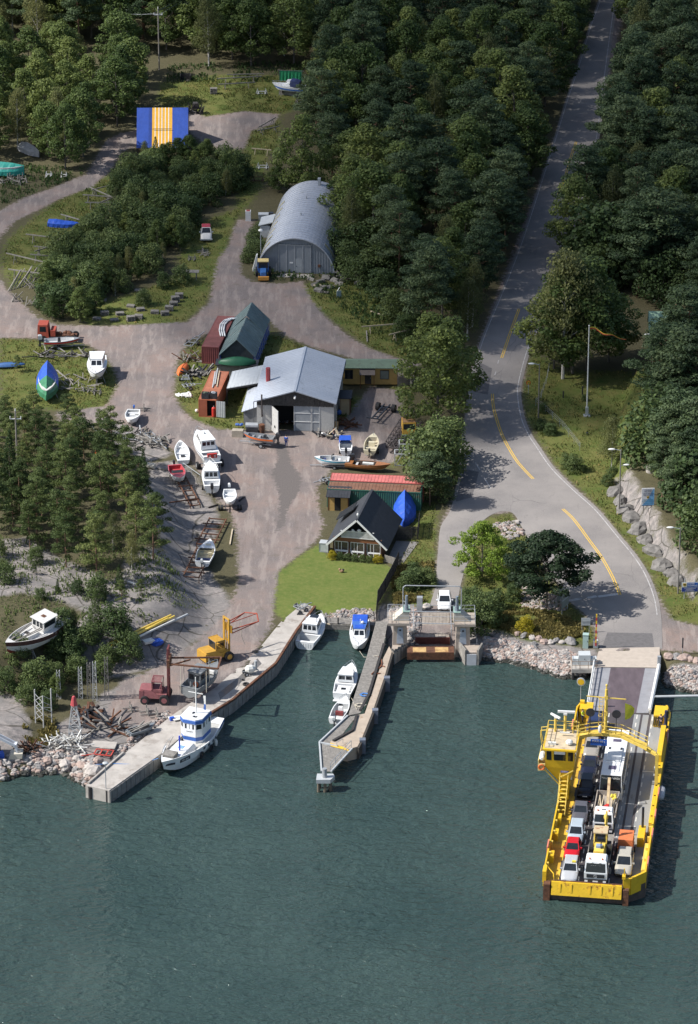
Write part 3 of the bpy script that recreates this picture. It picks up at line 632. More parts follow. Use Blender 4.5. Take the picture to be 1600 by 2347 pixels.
for i in range(4):
    x0 = fx0+(fx1-fx0)*i/4;x1 = fx0+(fx1-fx0)*(i+1)/4
    m = MB();m.box(x0+.04,x1-.04,.0,.06,.05,fh-.12);dr = m.build('door',HFRONT,hg)
    m = MB();m.box(x0,x0+.07,-.05,0,0,fh);m.box(x1-.07,x1,-.052,0,0,fh);m.box(x0,x1,-.048,0,fh-.14,fh);m.build('door_frame',GREYM,dr)
    if i == 2:
        m = MB();m.box(x0+.12,x1-.12,-.04,0,.1,2.3);m.build('wicket_door',DOORG,dr);m = MB();m.box(x0+.2,x0+.28,-.09,-.04,1.05,1.2);m.build('handle',DARK,dr)
    if i == 1:
        m = MB();m.box(x0+.45,x1-.25,-.03,0,1.55,1.75);m.build('name_plate',TRIM,dr)
m = MB();m.box(-.0+fx0-.3,fx1+.2,-1.9,-.4,.0,.06);m.build('threshold',CONC,hg)
SKYL = M('yellowed_skylight',(.40,.36,.22),.4,var=.15)
for side in (0,1):
    for j in range(7):
        y = 1.6+j*3.1;m = MB();aa = [R(20+5*q) for q in range(6)]
        for q in range(5):
            r = Rr+.16;pts = []
            for an,yy in ((aa[q],y),(aa[q+1],y),(aa[q+1],y+.75),(aa[q],y+.75)):
                x = Wd/2-r*math.cos(an);x = Wd-x if side else x;pts.append((x,yy,.97*r*math.sin(an)))
            n_ = Vector((pts[0][0]-Wd/2,0,pts[0][2])).normalized()*.03;m.hexa(pts,[Vector(p)+n_ for p in pts])
        fixn(m.build('skylight',SKYL,hg))
m = MB();m.box(Wd/2+.6,Wd/2+1.05,24,24.6,5.2,6.7);m.build('chimney',GREYM,hg)
for yy in (10,17.5): m = MB();m.tube((Wd/2-.4,yy,5.3),(Wd/2-.4,yy,5.95),.09);m.tube((Wd/2-.4,yy,5.95),(Wd/2-.4,yy,6.02),.16);m.build('roof_vent',GREYM,hg)
m = MB();m.box(-1.6,-.1,15,18.5,0,1.9);slabroof(m,[(-1.8,14.8,1.9),(.4,14.8,2.5),(.4,18.7,2.5),(-1.8,18.7,1.9)]);fixn(m.build('lean_to',LGREY,hg))
m = MB();m.box(Wd*.79,Wd*.79+.35,-.12,.06,1.1,1.5);m.build('meter_box',RUST,hg)

# --- boat workshop
ws = thing('boat_workshop','white brick boat workshop with pale grey gable roof and open steel doors','workshop',P(589,985),R(-4.5))
Wd,L,ze,zr = 10.5,15.2,4.35,5.95
gable_y(ws,Wd,L,ze,zr,BRICK,ROOFG,.35,.55,26)
for x0,x1 in ((.18,2.0),(8.6,Wd-.18)):
    m = MB();m.box(x0,x1,0,.2,0,3.75)
    for i in range(15): m.box(x0+.02,x1-.02,-.006,0,.25*i+.02,.25*i+.235)
    m.build('front_wall',BRICK,ws)
m = MB()
for i in range(48):
    x0,x1 = Wd*i/48,Wd*(i+1)/48;f = lambda x: ze+(zr-ze)*(1-abs(x-Wd/2)/(Wd/2))-.03
    d = .03*(i % 3);m.hexa([(x0+.012,-.08-d,3.7),(x1-.012,-.08-d,3.7),(x1-.012,.02,3.7),(x0+.012,.02,3.7)],[(x0+.012,-.08-d,f(x0)),(x1-.012,-.08-d,f(x1)),(x1-.012,.02,f(x1)),(x0+.012,.02,f(x0))])
m.build('gable_boards',M('weathered_dark_boards',(.075,.068,.062),.9,var=.4,sc=4),ws)
m = MB();m.box(2.0,5.0,2.5,2.6,0,3.7);m.box(2.0,8.6,2.5,L-.3,0,.01);m.build('inner_shade',SHADEIN,ws)  # black panel and floor stand in for the shade behind the open door
for x0,x1 in ((5.05,7.45),(7.5,8.58)):
    m = MB();m.box(x0,x1,.0,.08,.05,3.7);dr = m.build('door',DOORG,ws)
    m = MB();m.box(x0,x0+.06,-.05,0,.05,3.7);m.box(x1-.06,x1,-.052,0,.05,3.7);m.box(x0,x1,-.048,0,1.35,1.43);m.box(x0,x1,-.046,0,2.6,2.68);m.build('door_frame',TRIM,dr)
dr = MB().box(-2.3,0,-.05,.05,.05,3.65).build('door',M('open_white_steel_door',(.46,.46,.45),.6,var=.15,sc=1.5,c2=(.3,.27,.22),amt=.35),ws,loc=(2.05,-.1,0),rz=R(118));dr['label'] = 'steel door standing open'
MB().box(-1.4,-1.1,-.12,.12,.9,1.2).build('handle',DARK,dr)
m = MB();m.tube((.75,-.5,2.2),(.75,-.5,5.4),.11);m.tube((.75,-.5,2.2),(.75,0,2.2),.1);m.build('stove_pipe',M('dark_pipe',(.06,.05,.05),.6),ws)
m = MB();m.box(Wd/2-.13,Wd/2+.13,-.42,-.1,5.05,5.25);m.ball((Wd/2,-.5,5.0),.17);m.build('yard_lamp',TRIM,ws)
m = MB();m.tube((1.0,6.0,4.4),(1.0,6.0,6.7),.32);m.build('chimney',M('maroon_flue',(.28,.04,.045),.5,var=.15),ws)
q = [(Wd+.003,2,0),(Wd+.003,14,0),(Wd+.003,14,ze),(Wd+.003,2,ze)]
window(ws,q,TRIM,2,(.25,.42),(.5,.75));window(ws,q,TRIM,2,(.6,.77),(.5,.75))
for xx in (-.42,Wd+.34): m = MB();m.box(xx,xx+.1,-.5,L+.5,ze-.30,ze-.19);m.tube((xx+.05,-.3,.05),(xx+.05,-.3,ze-.2),.05);m.build('gutter',M('dark_gutter',(.07,.075,.08),.5),ws)
# roofs on the workshop's left side
def pxroof(c): return [P(u,v,z) for u,v,z in c]
lt = thing('lean_to_shelter','white sheet metal lean-to roof on posts between orange container and workshop','shelter',P(560,900))
o0 = lt.location;c = [p-o0 for p in pxroof([(520,891,2.5),(595,878,3.3),(607,837,3.5),(533,852,2.5)])]
m = MB();slabroof(m,c,.07);ribs(m,c,9,.04,.04,0,.07);fixn(m.build('roof',M('white_sheet_roof',(.52,.54,.55),.5,.2,var=.08),lt))
m = MB()
for p in c: m.bar((p.x,p.y,0),(p.x,p.y,p.z-.02),.14)
m.build('posts',WOODD,lt);m = MB();m.bar(c[0]-Vector((0,0,.12)),c[1]-Vector((0,0,.12)),.1,.2);m.bar(c[3]-Vector((0,0,.12)),c[2]-Vector((0,0,.12)),.1,.2);m.build('beam',WOODD,lt)
m = MB();m.quad((c[3].x,c[3].y,0),(c[2].x,c[2].y,0),(c[2].x,c[2].y,3.4),(c[3].x,c[3].y,2.4));m.build('back_wall',WOODD,lt)
lt = thing('side_annex','low grey annex with slanting metal roof against the left workshop wall','annex',P(572,970));o0 = lt.location
c = [p-o0 for p in pxroof([(554,945,2.0),(590,933,2.9),(593,887,3.0),(569,891,2.1)])]
m = MB();slabroof(m,c,.07);ribs(m,c,4,.04,.04,0,.07);fixn(m.build('roof',ROOFG,lt))
m = MB();m.hexa([(c[0].x+.25,c[0].y+.3,0),(c[1].x-.05,c[1].y+.3,0),(c[2].x-.05,c[2].y,0),(c[3].x+.25,c[3].y,0)],[(c[0].x+.25,c[0].y+.3,1.98),(c[1].x-.05,c[1].y+.3,2.85),(c[2].x-.05,c[2].y,2.95),(c[3].x+.25,c[3].y,2.05)]);m.build('wall',M('grey_boards',(.16,.165,.18),.8,var=.2),lt)

# --- yellow barrack with green roof
bk = thing('site_hut','long ochre wooden hut with green corrugated roof beside the workshop','hut',P(778,884),R(-1));Wd,D,h = 8.1,2.9,2.75
m = MB()
m.box(.1,Wd-.1,.15,D-.1,.15,.4);n = 54
for i in range(n):
    x0 = Wd*i/n;m.box(x0+.012,x0+Wd/n-.012,0,.05,.3,h)
m.box(0,Wd,.035,D,.3,h);fixn(m.build('wall',OCHRE,bk))
r = MB();q = [(-.2,-.35,h-.02),(Wd+.25,-.35,h-.02),(Wd+.25,D/2,h+.45),(-.2,D/2,h+.45)];slabroof(r,q,.06);ribs(r,q,40,.07,.05,0,.06)
q = [(Wd+.25,D+.3,h-.02),(-.2,D+.3,h-.02),(-.2,D/2,h+.45),(Wd+.25,D/2,h+.45)];slabroof(r,q,.06);fixn(r.build('roof',GROOF,bk))
fq = [(0,0,.3),(Wd,0,.3),(Wd,0,h),(0,0,h)]
window(bk,fq,WOODD,2,(.09,.235),(.3,.85));window(bk,fq,WOODD,1,(.70,.855),(.3,.85),M('curtained_glass',(.14,.17,.15),.2))
m = MB();m.box(3.55,4.45,-.06,0,.3,2.2);d_ = m.build('door',M('dark_door',(.03,.025,.025),.6),bk);m = MB();m.box(4.3,4.36,-.1,-.06,1.15,1.28);m.build('handle',GREYM,d_)
m = MB();q = [(2.85,-1.15,2.05),(4.95,-1.15,2.05),(4.95,-.02,2.6),(2.85,-.02,2.6)];slabroof(m,q,.04);ribs(m,q,14,.06,.05,0,.04);fixn(m.build('canopy',M('brown_corrugated_sheet',(.12,.10,.09),.7,var=.2),bk))
m = MB();m.bar((2.95,-1.05,0),(2.95,-1.05,2.06),.09);m.bar((4.85,-1.05,0),(4.85,-1.05,2.06),.09);m.build('canopy_posts',BROWN,bk)
m = MB();m.box(Wd-.05,Wd+.02,-.03,.1,.3,h+.02);m.box(Wd,Wd+.03,.1,D,.3,h+.1);m.build('corner_board',BROWN,bk)

# --- small sheds
def smallshed(label,px,rz,Wd,D,hf,hb,wall,roofm,door=None,trim=BROWN,boards=True):
    t = thing('small_shed',label,'shed',P(*px),R(rz));m = MB();n = int(Wd/.16)
    m.hexa([(0,.03,0),(Wd,.03,0),(Wd,D,0),(0,D,0)],[(0,.03,hf),(Wd,.03,hf),(Wd,D,hb),(0,D,hb)])
    for i in range(n): m.box(Wd*i/n+.01,Wd*(i+1)/n-.01,0,.03,0,hf)
    m.build('wall',wall,t);r = MB();q = [(-.2,-.45,hf-.12),(Wd+.2,-.45,hf-.12),(Wd+.2,D+.2,hb+.06),(-.2,D+.2,hb+.06)];slabroof(r,q,.08);ribs(r,q,int(Wd/.3),.05,.04,0,.08);fixn(r.build('roof',roofm,t))
    if door: m = MB();m.box(door[0],door[1],-.03,0,.05,hf-.25);m.build('door',SHADEIN,t)
    m = MB();m.box(-.03,.07,-.04,.05,0,hf-.02);m.box(Wd-.07,Wd+.03,-.04,.05,0,hf-.02);m.box(Wd,Wd+.02,.05,D,.02,hf-.02);m.build('corner_board',trim,t);return t
smallshed('small ochre shed with dark door in front of the green container',(752,1170),-6,2.65,1.7,2.15,2.55,OCHRE,DROOF,(.85,1.65))
smallshed('narrow beige shed with black roof against the workshop right wall',(779,950),-4,1.4,1.8,2.6,2.7,M('beige_boards',(.46,.36,.22),.8,var=.12),DROOF)

# --- shipping containers
def container(name,label,px,rz,L,col,roofc,along='y',rust=.3,open_end=False,h=2.6):
    """front end at the origin; runs back along y (along='y') or to the right along x"""
    t = thing(name,label,'container',P(*px),R(rz));cm = M(label[:14]+'_paint',col,.7,var=.15,sc=1.5,c2=(.13,.06,.035),sc2=1.2,amt=rust);rm = M(label[:14]+'_roof',roofc,.75,var=.2,sc=1,c2=(.15,.065,.035),sc2=.7,amt=rust+.1)
    Wx,Ly = (2.44,L) if along == 'y' else (L,2.44)
    m = MB();m.corr((0,0),(Wx,0),.12,h-.1) if not open_end else None
    m.corr((Wx,0),(Wx,Ly),.12,h-.1);m.corr((Wx,Ly),(0,Ly),.12,h-.1);m.corr((0,Ly),(0,0),.12,h-.1)
    m.build('side_wall',cm,t)
    m = MB();m.box(-.02,Wx+.02,-.02,.1,0,.16);m.box(-.02,Wx+.02,Ly-.1,Ly+.02,0,.16);m.box(-.02,.1,.1,Ly-.1,0,.16);m.box(Wx-.1,Wx+.02,.1,Ly-.1,0,.16)
    for x in (-.03,Wx-.09):
        for y in (-.03,Ly-.09): m.box(x,x+.12,y,y+.12,.16,h)
    m.box(.09,Wx-.09,-.025,.08,h-.13,h);m.box(.09,Wx-.09,Ly-.08,Ly+.025,h-.13,h);m.box(-.025,.08,.09,Ly-.09,h-.13,h);m.box(Wx-.08,Wx+.025,.09,Ly-.09,h-.13,h);m.build('frame',cm,t)
    m = MB();m.box(.05,Wx-.05,.05,Ly-.05,h-.06,h-.02);n = int((Ly if along == 'y' else Wx)/.45)
    for i in range(n):
        if along == 'y': m.box(.12,Wx-.12,Ly*(i+.25)/n,Ly*(i+.75)/n,h-.02,h+.012)
        else: m.box(Wx*(i+.25)/n,Wx*(i+.75)/n,.12,Ly-.12,h-.02,h+.012)
    m.build('roof',rm,t);return t
container('shipping_container','dull red shipping container with curved white pipes on its roof',(463,833),-9,12.19,(.20,.055,.05),(.23,.085,.075))
oc = container('shipping_container','orange shipping container with open grey door and crates on its roof',(456,955),-8,10.5,(.36,.105,.05),(.37,.14,.08),rust=.15,open_end=True)
m = MB();m.box(0,1.15,-.02,.04,.12,2.5);m.build('door',M('orange_door',(.30,.085,.045),.7,var=.12),oc)
m = MB();m.corr((0,0),(1.25,0),.12,2.5,.25,.04);m.build('door',LGREY,oc,loc=(2.44,-.05,0),rz=R(-8));m = MB();m.box(1.15,2.36,.6,.65,.15,2.45);m.build('inner_shade',SHADEIN,oc)  # black panel across the mouth paints the shade inside the container
container('shipping_container','long green shipping container with rusty brown roof behind the black roofed cottage',(750,1162),-6,12.19,(.030,.115,.085),(.19,.095,.06),'x',.45)
g2 = P(750,1162);d2 = Vector((math.sin(R(6)),math.cos(R(6)),0))*2.5
rc = container('shipping_container','container with salmon red corrugated roof standing behind the green container',(752,1140),-6,12.19,(.28,.06,.05),(.50,.15,.135),'x',.05);rc.location = g2+d2+Vector((.1,0,.12))
def curved(pts,r,name,mat,label,cat,loc,group=None):
    t = MB();t.path([Vector(p) for p in pts],r,7);o = t.build(name,mat,smooth=True,loc=loc);return tag(o,label,cat,group)
base = P(463,833)
for i in range(3):
    pts = [P(u+i*5,v,2.72+.02*i)-base for u,v in ((506,770),(503,757),(505,744),(513,735),(522,731),(534,729))][::1]
    curved(pts,.11,'curved_pipe',WHITE,'bundle of white curved pipes lying on the dull red container roof','pipe',base,'curved pipes on the container')
# timber, crates on the orange container
base = P(456,955)
for i,(u,v) in enumerate(((487,866),(490,862),(493,858),(497,864))):
    m = MB();m.bar(P(u,v+22,2.72)-base,P(u+6,v-14,2.78)-base,.13,.08);tag(m.build('timber',(LGREY,WOODG,LGREY,WOODP)[i],loc=base),'long pale board lying on the orange container roof','board','boards on the orange container')
for i,(u,lab) in enumerate(((471,'black plastic crate on the orange container roof, nearer its left edge'),(489,'black plastic crate on the orange container roof, nearer its right edge'))):
    t = thing('plastic_crate',lab,'crate',P(u,912,2.64),R(-8),'crates on the orange container');m = MB()
    m.box(-.5,.5,-.4,.4,0,.08);m.box(-.5,-.44,-.4,.4,.08,.8);m.box(.44,.5,-.4,.4,.08,.8);m.box(-.44,.44,-.4,-.34,.08,.8);m.box(-.44,.44,.34,.4,.08,.8);m.build('box',DARK,t)
    m = MB();m.ball((.0,0,.75),(.35,.28,.2),jit=.3,rg=rnd);m.build('contents',GREYM if i else M('olive_sheet',(.07,.09,.06),.8),t)
t = thing('gas_bottle','red gas bottle standing in the open orange container','gas bottle',P(490,955,0.16)+Vector((0,.25,0)));m = MB();m.tube((0,0,0),(0,0,1.15),.28,n=12);m.ball((0,0,1.15),(.28,.28,.18),12);m.build('tank',RED,t);m = MB();m.tube((0,0,1.3),(0,0,1.48),.06);m.build('valve',GREYM,t)

# --- tarpaulin boat tent
tt = thing('tarpaulin_tent','tall ridged boat tent with grey-green tarpaulin roof and blue strapped sides','tent',P(506,849),R(-7));Wd,L = 4.7,14.5;ze,zr = 2.3,4.75
TGR = M('grey_green_tarpaulin',(.135,.185,.185),.5,var=.2,sc=.9,c2=(.18,.17,.15),sc2=.7,amt=.35,bump=.7,bsc=2)
m = MB()
for j,(y0,y1,d) in enumerate(((-.1,5.2,0),(5.2,9.3,-.22),(9.3,L+.1,.02))):
    q = [(-.25,y0,ze-.1),(-.25,y1,ze-.1),(Wd/2,y1,zr+d),(Wd/2,y0,zr+d)];slabroof(m,q,.05);q2 = [(Wd+.25,y1,ze-.1),(Wd+.25,y0,ze-.1),(Wd/2,y0,zr+d),(Wd/2,y1,zr+d)];slabroof(m,q2,.05)
    ribs(m,q,5,.05,.05,0,.05);ribs(m,q2,5,.05,.05,0,.05)
fixn(m.build('roof',TGR,tt));m = MB()
for i in range(16):
    y0,y1 = L*i/16,L*(i+1)/16;b_ = .09*(1 if i % 2 else -1)
    for x,s_ in ((0,-1),(Wd,1)): m.hexa([(x,y0,.1),(x+s_*(.1+b_),(y0+y1)/2,.1),(x,y1,.1),(x-s_*.05,(y0+y1)/2,.1)],[(x,y0,ze-.05),(x+s_*.1,(y0+y1)/2,ze-.05),(x,y1,ze-.05),(x-s_*.05,(y0+y1)/2,ze-.05)])
m.box(0,Wd,L-.06,L,.1,ze);fixn(m.build('side_sheet',BLUET,tt));m = MB()
m.add([(0,.25,0),(Wd,.25,0),(Wd,.25,ze),(Wd/2,.25,zr-.12),(0,.25,ze)],[(0,1,2,3,4)]);m.build('front_sheet',M('dark_mesh_sheet',(.035,.045,.05),.8,var=.3),tt)
m = MB()
for i in range(9):
    y = L*i/8
    for x in (-.22,Wd+.22): m.bar((x,y,0),(x,y,ze),.07)
for z in (.7,1.4): m.bar((Wd+.24,0,z),(Wd+.24,L,z),.035)
m.build('straps',LGREY,tt)
# grey shed carrying the upturned green boat
gs = thing('timber_lean_to','low grey timber shed under an upturned green boat by the tent','shed',P(497,866),R(-4));m = MB()
for i in range(26): m.box(5.6*i/26+.01,5.6*(i+1)/26-.01,0,.06,0,1.95)
m.box(0,5.6,.06,1.6,0,1.95);m.build('wall',WOODG,gs);m = MB();slabroof(m,[(-.2,-.2,1.97),(5.8,-.2,1.97),(5.8,1.8,2.12),(-.2,1.8,2.12)],.08);m.build('roof',DROOF,gs)

# --- blue and yellow tarpaulin shed
st = thing('striped_tarpaulin_shed','blue tarpaulin boat shed with yellow and white striped middle panel','tarpaulin shed',P(313,351),R(1));Wd = 8.4
YT = M('yellow_tarpaulin',(.62,.33,.03),.5,var=.1,bump=.5,bsc=2);WT = M('white_tarpaulin',(.62,.62,.6),.5,var=.06);BT2 = M('deep_blue_tarpaulin',(.018,.060,.30),.5,var=.12,sc=.9,bump=.6,bsc=2)
def spanel(x0,x1,m_,nm,off=0,back=True):
    m = MB();n = 8
    for i in range(n):
        f0,f1 = i/n,(i+1)/n;g = lambda f: (6.0*f,.85+4.9*f-.18*math.sin(math.pi*f)+off)
        slabroof(m,[(x0,*g(f0)),(x1,*g(f0)),(x1,*g(f1)),(x0,*g(f1))],.03)
    if back: slabroof(m,[(x0,6.0,5.75),(x1,6.0,5.75),(x1,11.5,1.2),(x0,11.5,1.2)],.03)
    return fixn(m.build(nm,m_,st))
spanel(0,2.0,BT2,'blue_sheet');spanel(1.95,2.5,M('navy_tarpaulin',(.012,.04,.20),.5),'blue_sheet',.03);spanel(5.8,Wd,BT2,'blue_sheet');spanel(2.5,5.8,YT,'yellow_sheet',.01)
for x in (2.95,3.55,4.05,4.6,5.15): spanel(x,x+.13,WT,'white_stripe',.035,False)
m = MB()
for x in (.1,2.4,5.7,Wd-.1):
    m.bar((x,.1,0),(x,.1,.9),.12);m.bar((x,6,0),(x,6,5.7),.14);m.bar((x,11.4,0),(x,11.4,1.2),.12)
m.bar((2.6,2.7,3.02+.2),(5.7,2.7,3.02+.2),.07);m.build('poles',WOODD,st)
m = MB()
for x in (.02,Wd-.02): m.add([(x,.2,.8),(x,11.3,1.2),(x,6,5.6)],[(0,1,2)])
m.build('end_shade',DARK,st)  # dark triangles close the open ends, painted as the shade under the sheets

# --- brown cottage with black roof
ct = thing('cottage','brown wooden cottage with steep black roof, white balcony and glazed veranda','cottage',P(763.5,1274),R(-12));Wd,L,ze,zr = 6.3,8.6,2.35,5.35
m = MB();m.box(0,.15,1.6,L,0,ze);m.box(.148,Wd-.148,L-.15,L-.002,0,ze);m.box(.148,Wd-.148,1.602,1.75,0,ze);m.box(Wd-.15,Wd,0,L,0,ze);m.extr([(.1,ze-.003),(Wd-.1,ze-.003),(Wd/2,zr-.25)],L-.14,L-.01);m.extr([(.1,ze-.003),(Wd-.1,ze-.003),(Wd/2,zr-.25)],1.2,1.65);m.build('wall',BROWN,ct)
r = MB();ov,oy = .75,.55;k = ov*(zr-ze)/(Wd/2)
for q in ([(-ov,-oy,ze-k),(-ov,L+oy,ze-k),(Wd/2,L+oy,zr),(Wd/2,-oy,zr)],[(Wd+ov,L+oy,ze-k),(Wd+ov,-oy,ze-k),(Wd/2,-oy,zr),(Wd/2,L+oy,zr)]):
    slabroof(r,q,.14)
r.box(Wd/2-.14,Wd/2+.14,-oy,L+oy,zr+.1,zr+.2);fixn(r.build('roof',DROOF,ct))
m = MB()
for s_ in (-1,1): m.bar((Wd/2+s_*.03,-oy-.04,zr+.06),(Wd/2+s_*(Wd/2+ov),-oy-.04,ze-k+.06),.06,.24)
m.build('bargeboard',TRIM,ct)
m = MB();m.box(.05,Wd-.05,-.02,.16,ze-.2,ze+.35);m.build('beam',M('warm_brown_boards',(.19,.075,.03),.7,var=.2),ct)
m = MB();n = 27
for i in range(n): x = 1.05+4.2*i/n;m.box(x,x+.09,-.12,-.06,ze+.42,ze+1.28)
m.box(1.0,5.3,-.15,-.05,ze+1.26,ze+1.34);m.box(1.0,5.3,-.13,-.04,ze+.38,ze+.46);m.build('balcony_railing',TRIM,ct)
m = MB();m.add([(1.0,.9,ze+.4),(5.3,.9,ze+.4),(5.3,.9,ze+.75),(Wd/2,.9,zr-.4),(1.0,.9,ze+.75)],[(0,1,2,3,4)]);m.box(.6,5.7,0,1.2,ze+.36,ze+.4);m.build('balcony',SHADEIN,ct)  # recess back and floor in near-black, its shade put into the colour
m = MB();m.ball((2.6,-.1,ze+1.45),(.22,.15,.18),jit=.3,rg=rnd);m.ball((3.4,-.1,ze+1.5),(.26,.15,.2),jit=.3,rg=rnd);m.build('flower_box',TRIM,ct)
for x in (0,2.02,4.12,Wd-.16): MB().box(x,x+.17,-.08,.09,0,ze-.18).build('veranda_post',M('dark_brown_post',(.05,.022,.014),.7),ct)
for i,x0 in enumerate((.2,2.25,4.35)):
    x1 = x0+1.75;m = MB();m.box(x0,x1,.02,.07,.85,.95);m.box(x0,x1,.02,.07,2.05,2.13);m.box(x0,x0+.06,.02,.07,.95,2.05);m.box(x1-.06,x1,.02,.07,.95,2.05);m.box((x0+x1)/2-.03,(x0+x1)/2+.03,.02,.07,.95,2.05);m.box(x0+.45,x0+.49,.02,.07,.95,2.05);m.box(x0,x1,-.02,.06,.72,.85)
    wn = m.build('window_frame',TRIM,ct);m = MB();m.box(x0+.05,x1-.05,.04,.055,.95,2.05);m.build('pane',M('veranda_glass',(.07,.06,.05),.08,var=.5,sc=2),wn)
    m = MB();m.bar((x0+.05,0,.7),((x0+x1)/2-.15,0,.12),.05,.1);m.bar((x1-.05,0,.7),((x0+x1)/2+.15,0,.12),.05,.1);m.bar(((x0+x1)/2,.0,.08),((x0+x1)/2,.0,.72),.05,.1);m.build('brace',TRIM,ct)
m = MB();m.box(0,Wd,.1,1.6,0,.12);m.box(.2,Wd-.2,.12,.16,.1,.72);m.build('veranda_floor',BROWN,ct)
r = MB();q = [(-.55,4.6,ze+.05),(-.55,6.9,ze+.05),(1.7,6.9,ze+1.75),(1.7,4.6,ze+1.75)];q = [Vector(p)+Vector((0,0,.45)) for p in q];slabroof(r,q,.06);ribs(r,q,10,.06,.06,0,.06);fixn(r.build('dormer_roof',M('ribbed_dark_sheet',(.055,.058,.065),.5,.2),ct))
m = MB();m.tube((Wd/2,.2,zr+.2),(Wd/2,.2,zr+1.0),.025);m.ball((Wd/2,.2,zr+.55),(.16,.12,.22));m.build('roof_vane',TRIM,ct)
for i in range(7):
    p = ct.matrix_world.copy();q = ct.location+Vector((math.cos(R(-12))*(.1+i*.97)+math.sin(R(-12))*.9,math.sin(R(-12))*(.1+i*.97)-math.cos(R(-12))*.9,0))
    tree('yellow' if i in (0,6) else 'bush',q,1.15 if i in (0,6) else .95,('clipped green shrub in the hedge before the veranda' if i not in (0,6) else ('yellow flowering shrub at the left hedge end' if i == 0 else 'yellow flowering shrub at the right hedge end')),'hedge before the veranda',1.25)

# --- red house at the right edge
rh = thing('red_house','red two storey house with green roof half hidden by pines','house',P(1492,868),R(-3));Wd,D,ze,zr = 13,9,5.2,8.3
m = MB();m.box(0,Wd,0,D,0,ze)
for x in (0,Wd-.1): m.extr([(0,ze),(D,ze),(D/2,zr-.2)],x,x+.1,axis='x')
m.build('wall',M('falu_red_boards',(.30,.045,.03),.8,var=.15),rh);r = MB();k = .5*(zr-ze)/(D/2)
for q in ([(-.5,-.5,ze-k),(Wd+.5,-.5,ze-k),(Wd+.5,D/2,zr),(-.5,D/2,zr)],[(Wd+.5,D+.5,ze-k),(-.5,D+.5,ze-k),(-.5,D/2,zr),(Wd+.5,D/2,zr)]): slabroof(r,q,.12);ribs(r,q,26,.04,.05)
fixn(r.build('roof',M('mint_green_roof',(.24,.36,.25),.5,var=.1),rh));fq = [(0,0,0),(Wd,0,0),(Wd,0,ze),(0,0,ze)]
for u in (.06,.3,.55,.8):
    for v in (.12,.58): window(rh,fq,TRIM,2,(u,u+.1),(v,v+.26))
m = MB();m.box(5.5,8.0,-2.0,0,2.3,2.5);m.box(5.5,5.65,-2,-1.85,0,2.3);m.box(7.85,8.0,-2,-1.85,0,2.3);m.build('porch',TRIM,rh);m = MB();m.box(3,3.7,4.2,4.9,zr-.6,zr+1.1);m.build('chimney',M('red_brick',(.25,.09,.06),.9),rh)
# ---------------------------------------------------------------- quays, pier, old ferry berth, link span
SHEET = M('grey_sheet_piling',(.20,.195,.185),.8,var=.25,sc=1.5,c2=(.10,.085,.07),sc2=1.2,amt=.35)
def G2(px): return [tuple(P(u,v)[:2]) for u,v in px]
def prismpx(px,z0,z1,name,mat,parent=None,zpx=0):
    m = MB();m.prism([tuple(P(u,v,zpx)[:2]) for u,v in px],z0,z1);return m.build(name,mat,parent)
ob = thing('concrete_quay','long pale concrete quay running along the left shore to the lawn','quay')
QO = [(250,1813),(365,1731),(470,1645),(532,1607),(632,1523),(680,1447),(722,1392)]
QI = [(694,1384),(645,1425),(590,1492),(492,1578),(432,1615),(395,1640),(268,1742),(196,1801)]
prismpx(QO+QI,-3.2,.06,'deck',CONC,ob)
m = MB();q = [P(u,v) for u,v in QO];m2 = MB()
for a,b in zip(q,q[1:]):
    t = (b-a).normalized();nn = Vector((t.y,-t.x,0));L = (b-a).length;k = int(L/.45)
    for i in range(k):
        p = a+t*(i+.5)*L/k+nn*(.10 if i % 2 else .06);m.cbox((p.x,p.y,-1.2),(L/k*.93,.14,2.3),head(a,b))
m.build('sheet_piling',SHEET,ob)
for a,b in zip(q[2:],q[3:]): m2.bar(Vector((a.x,a.y,.16)),Vector((b.x,b.y,.16)),.28,.2)
m2.build('edge_timber',RUST,ob)
prismpx([(500,1590),(545,1555),(590,1510),(600,1522),(545,1572),(505,1604)],.062,.068,'wet_patch',M('wet_concrete',(.14,.13,.12),.25,var=.2,sc=.8),ob)
m = MB();m.bar(P(283,1728)+Vector((0,0,.2)),P(203,1798)+Vector((0,0,.2)),.22,.2);m.build('kerb_beam',CONC,ob)
for u,v in ((246,1810),(207,1803)):
    m = MB();p = P(u,v);m.tube((p.x,p.y,-3.2),(p.x,p.y,-.02),.25);m.build('pile',WOODD,ob)
def lone(name,mb,mat,label,cat,group=None,loc=None,rz=None): return tag(mb.build(name,mat,loc=loc,rz=rz),label,cat,group)
# basin back wall
bw = thing('boardwalk','grey timber boardwalk closing the small boat basin below the lawn','boardwalk')
z = -.75;c = [P(u,v,z) for u,v in ((722,1416),(862,1417),(860,1434),(722,1428))];m = MB()
for i in range(5):
    f0,f1 = i/5+.02,(i+1)/5-.02;a,b,c_,d = c[0].lerp(c[3],f0),c[1].lerp(c[2],f0),c[1].lerp(c[2],f1),c[0].lerp(c[3],f1);up = Vector((0,0,.08));m.hexa([a,d,c_,b],[p+up for p in (a,d,c_,b)])
m.build('deck',WOODG,bw);m = MB()
for i in range(3): m.bar(c[3]+Vector((0,-.02,-.15-.25*i)),c[2]+Vector((0,-.02,-.15-.25*i)),.1,.22)
m.build('front_boards',WOODG,bw)
for u in (724,775,838): p = P(u,1430,z);m = MB();m.tube((p.x,p.y,-2.5),(p.x,p.y,.1),.09);m.build('post',WOODD,bw)
for u0,u1 in ((742,757),(808,846)): m = MB();m.bar(P(u0,1428,z+.15),P(u1,1431,z+.15),.1,.12);m.build('fender_beam',WOODP,bw)
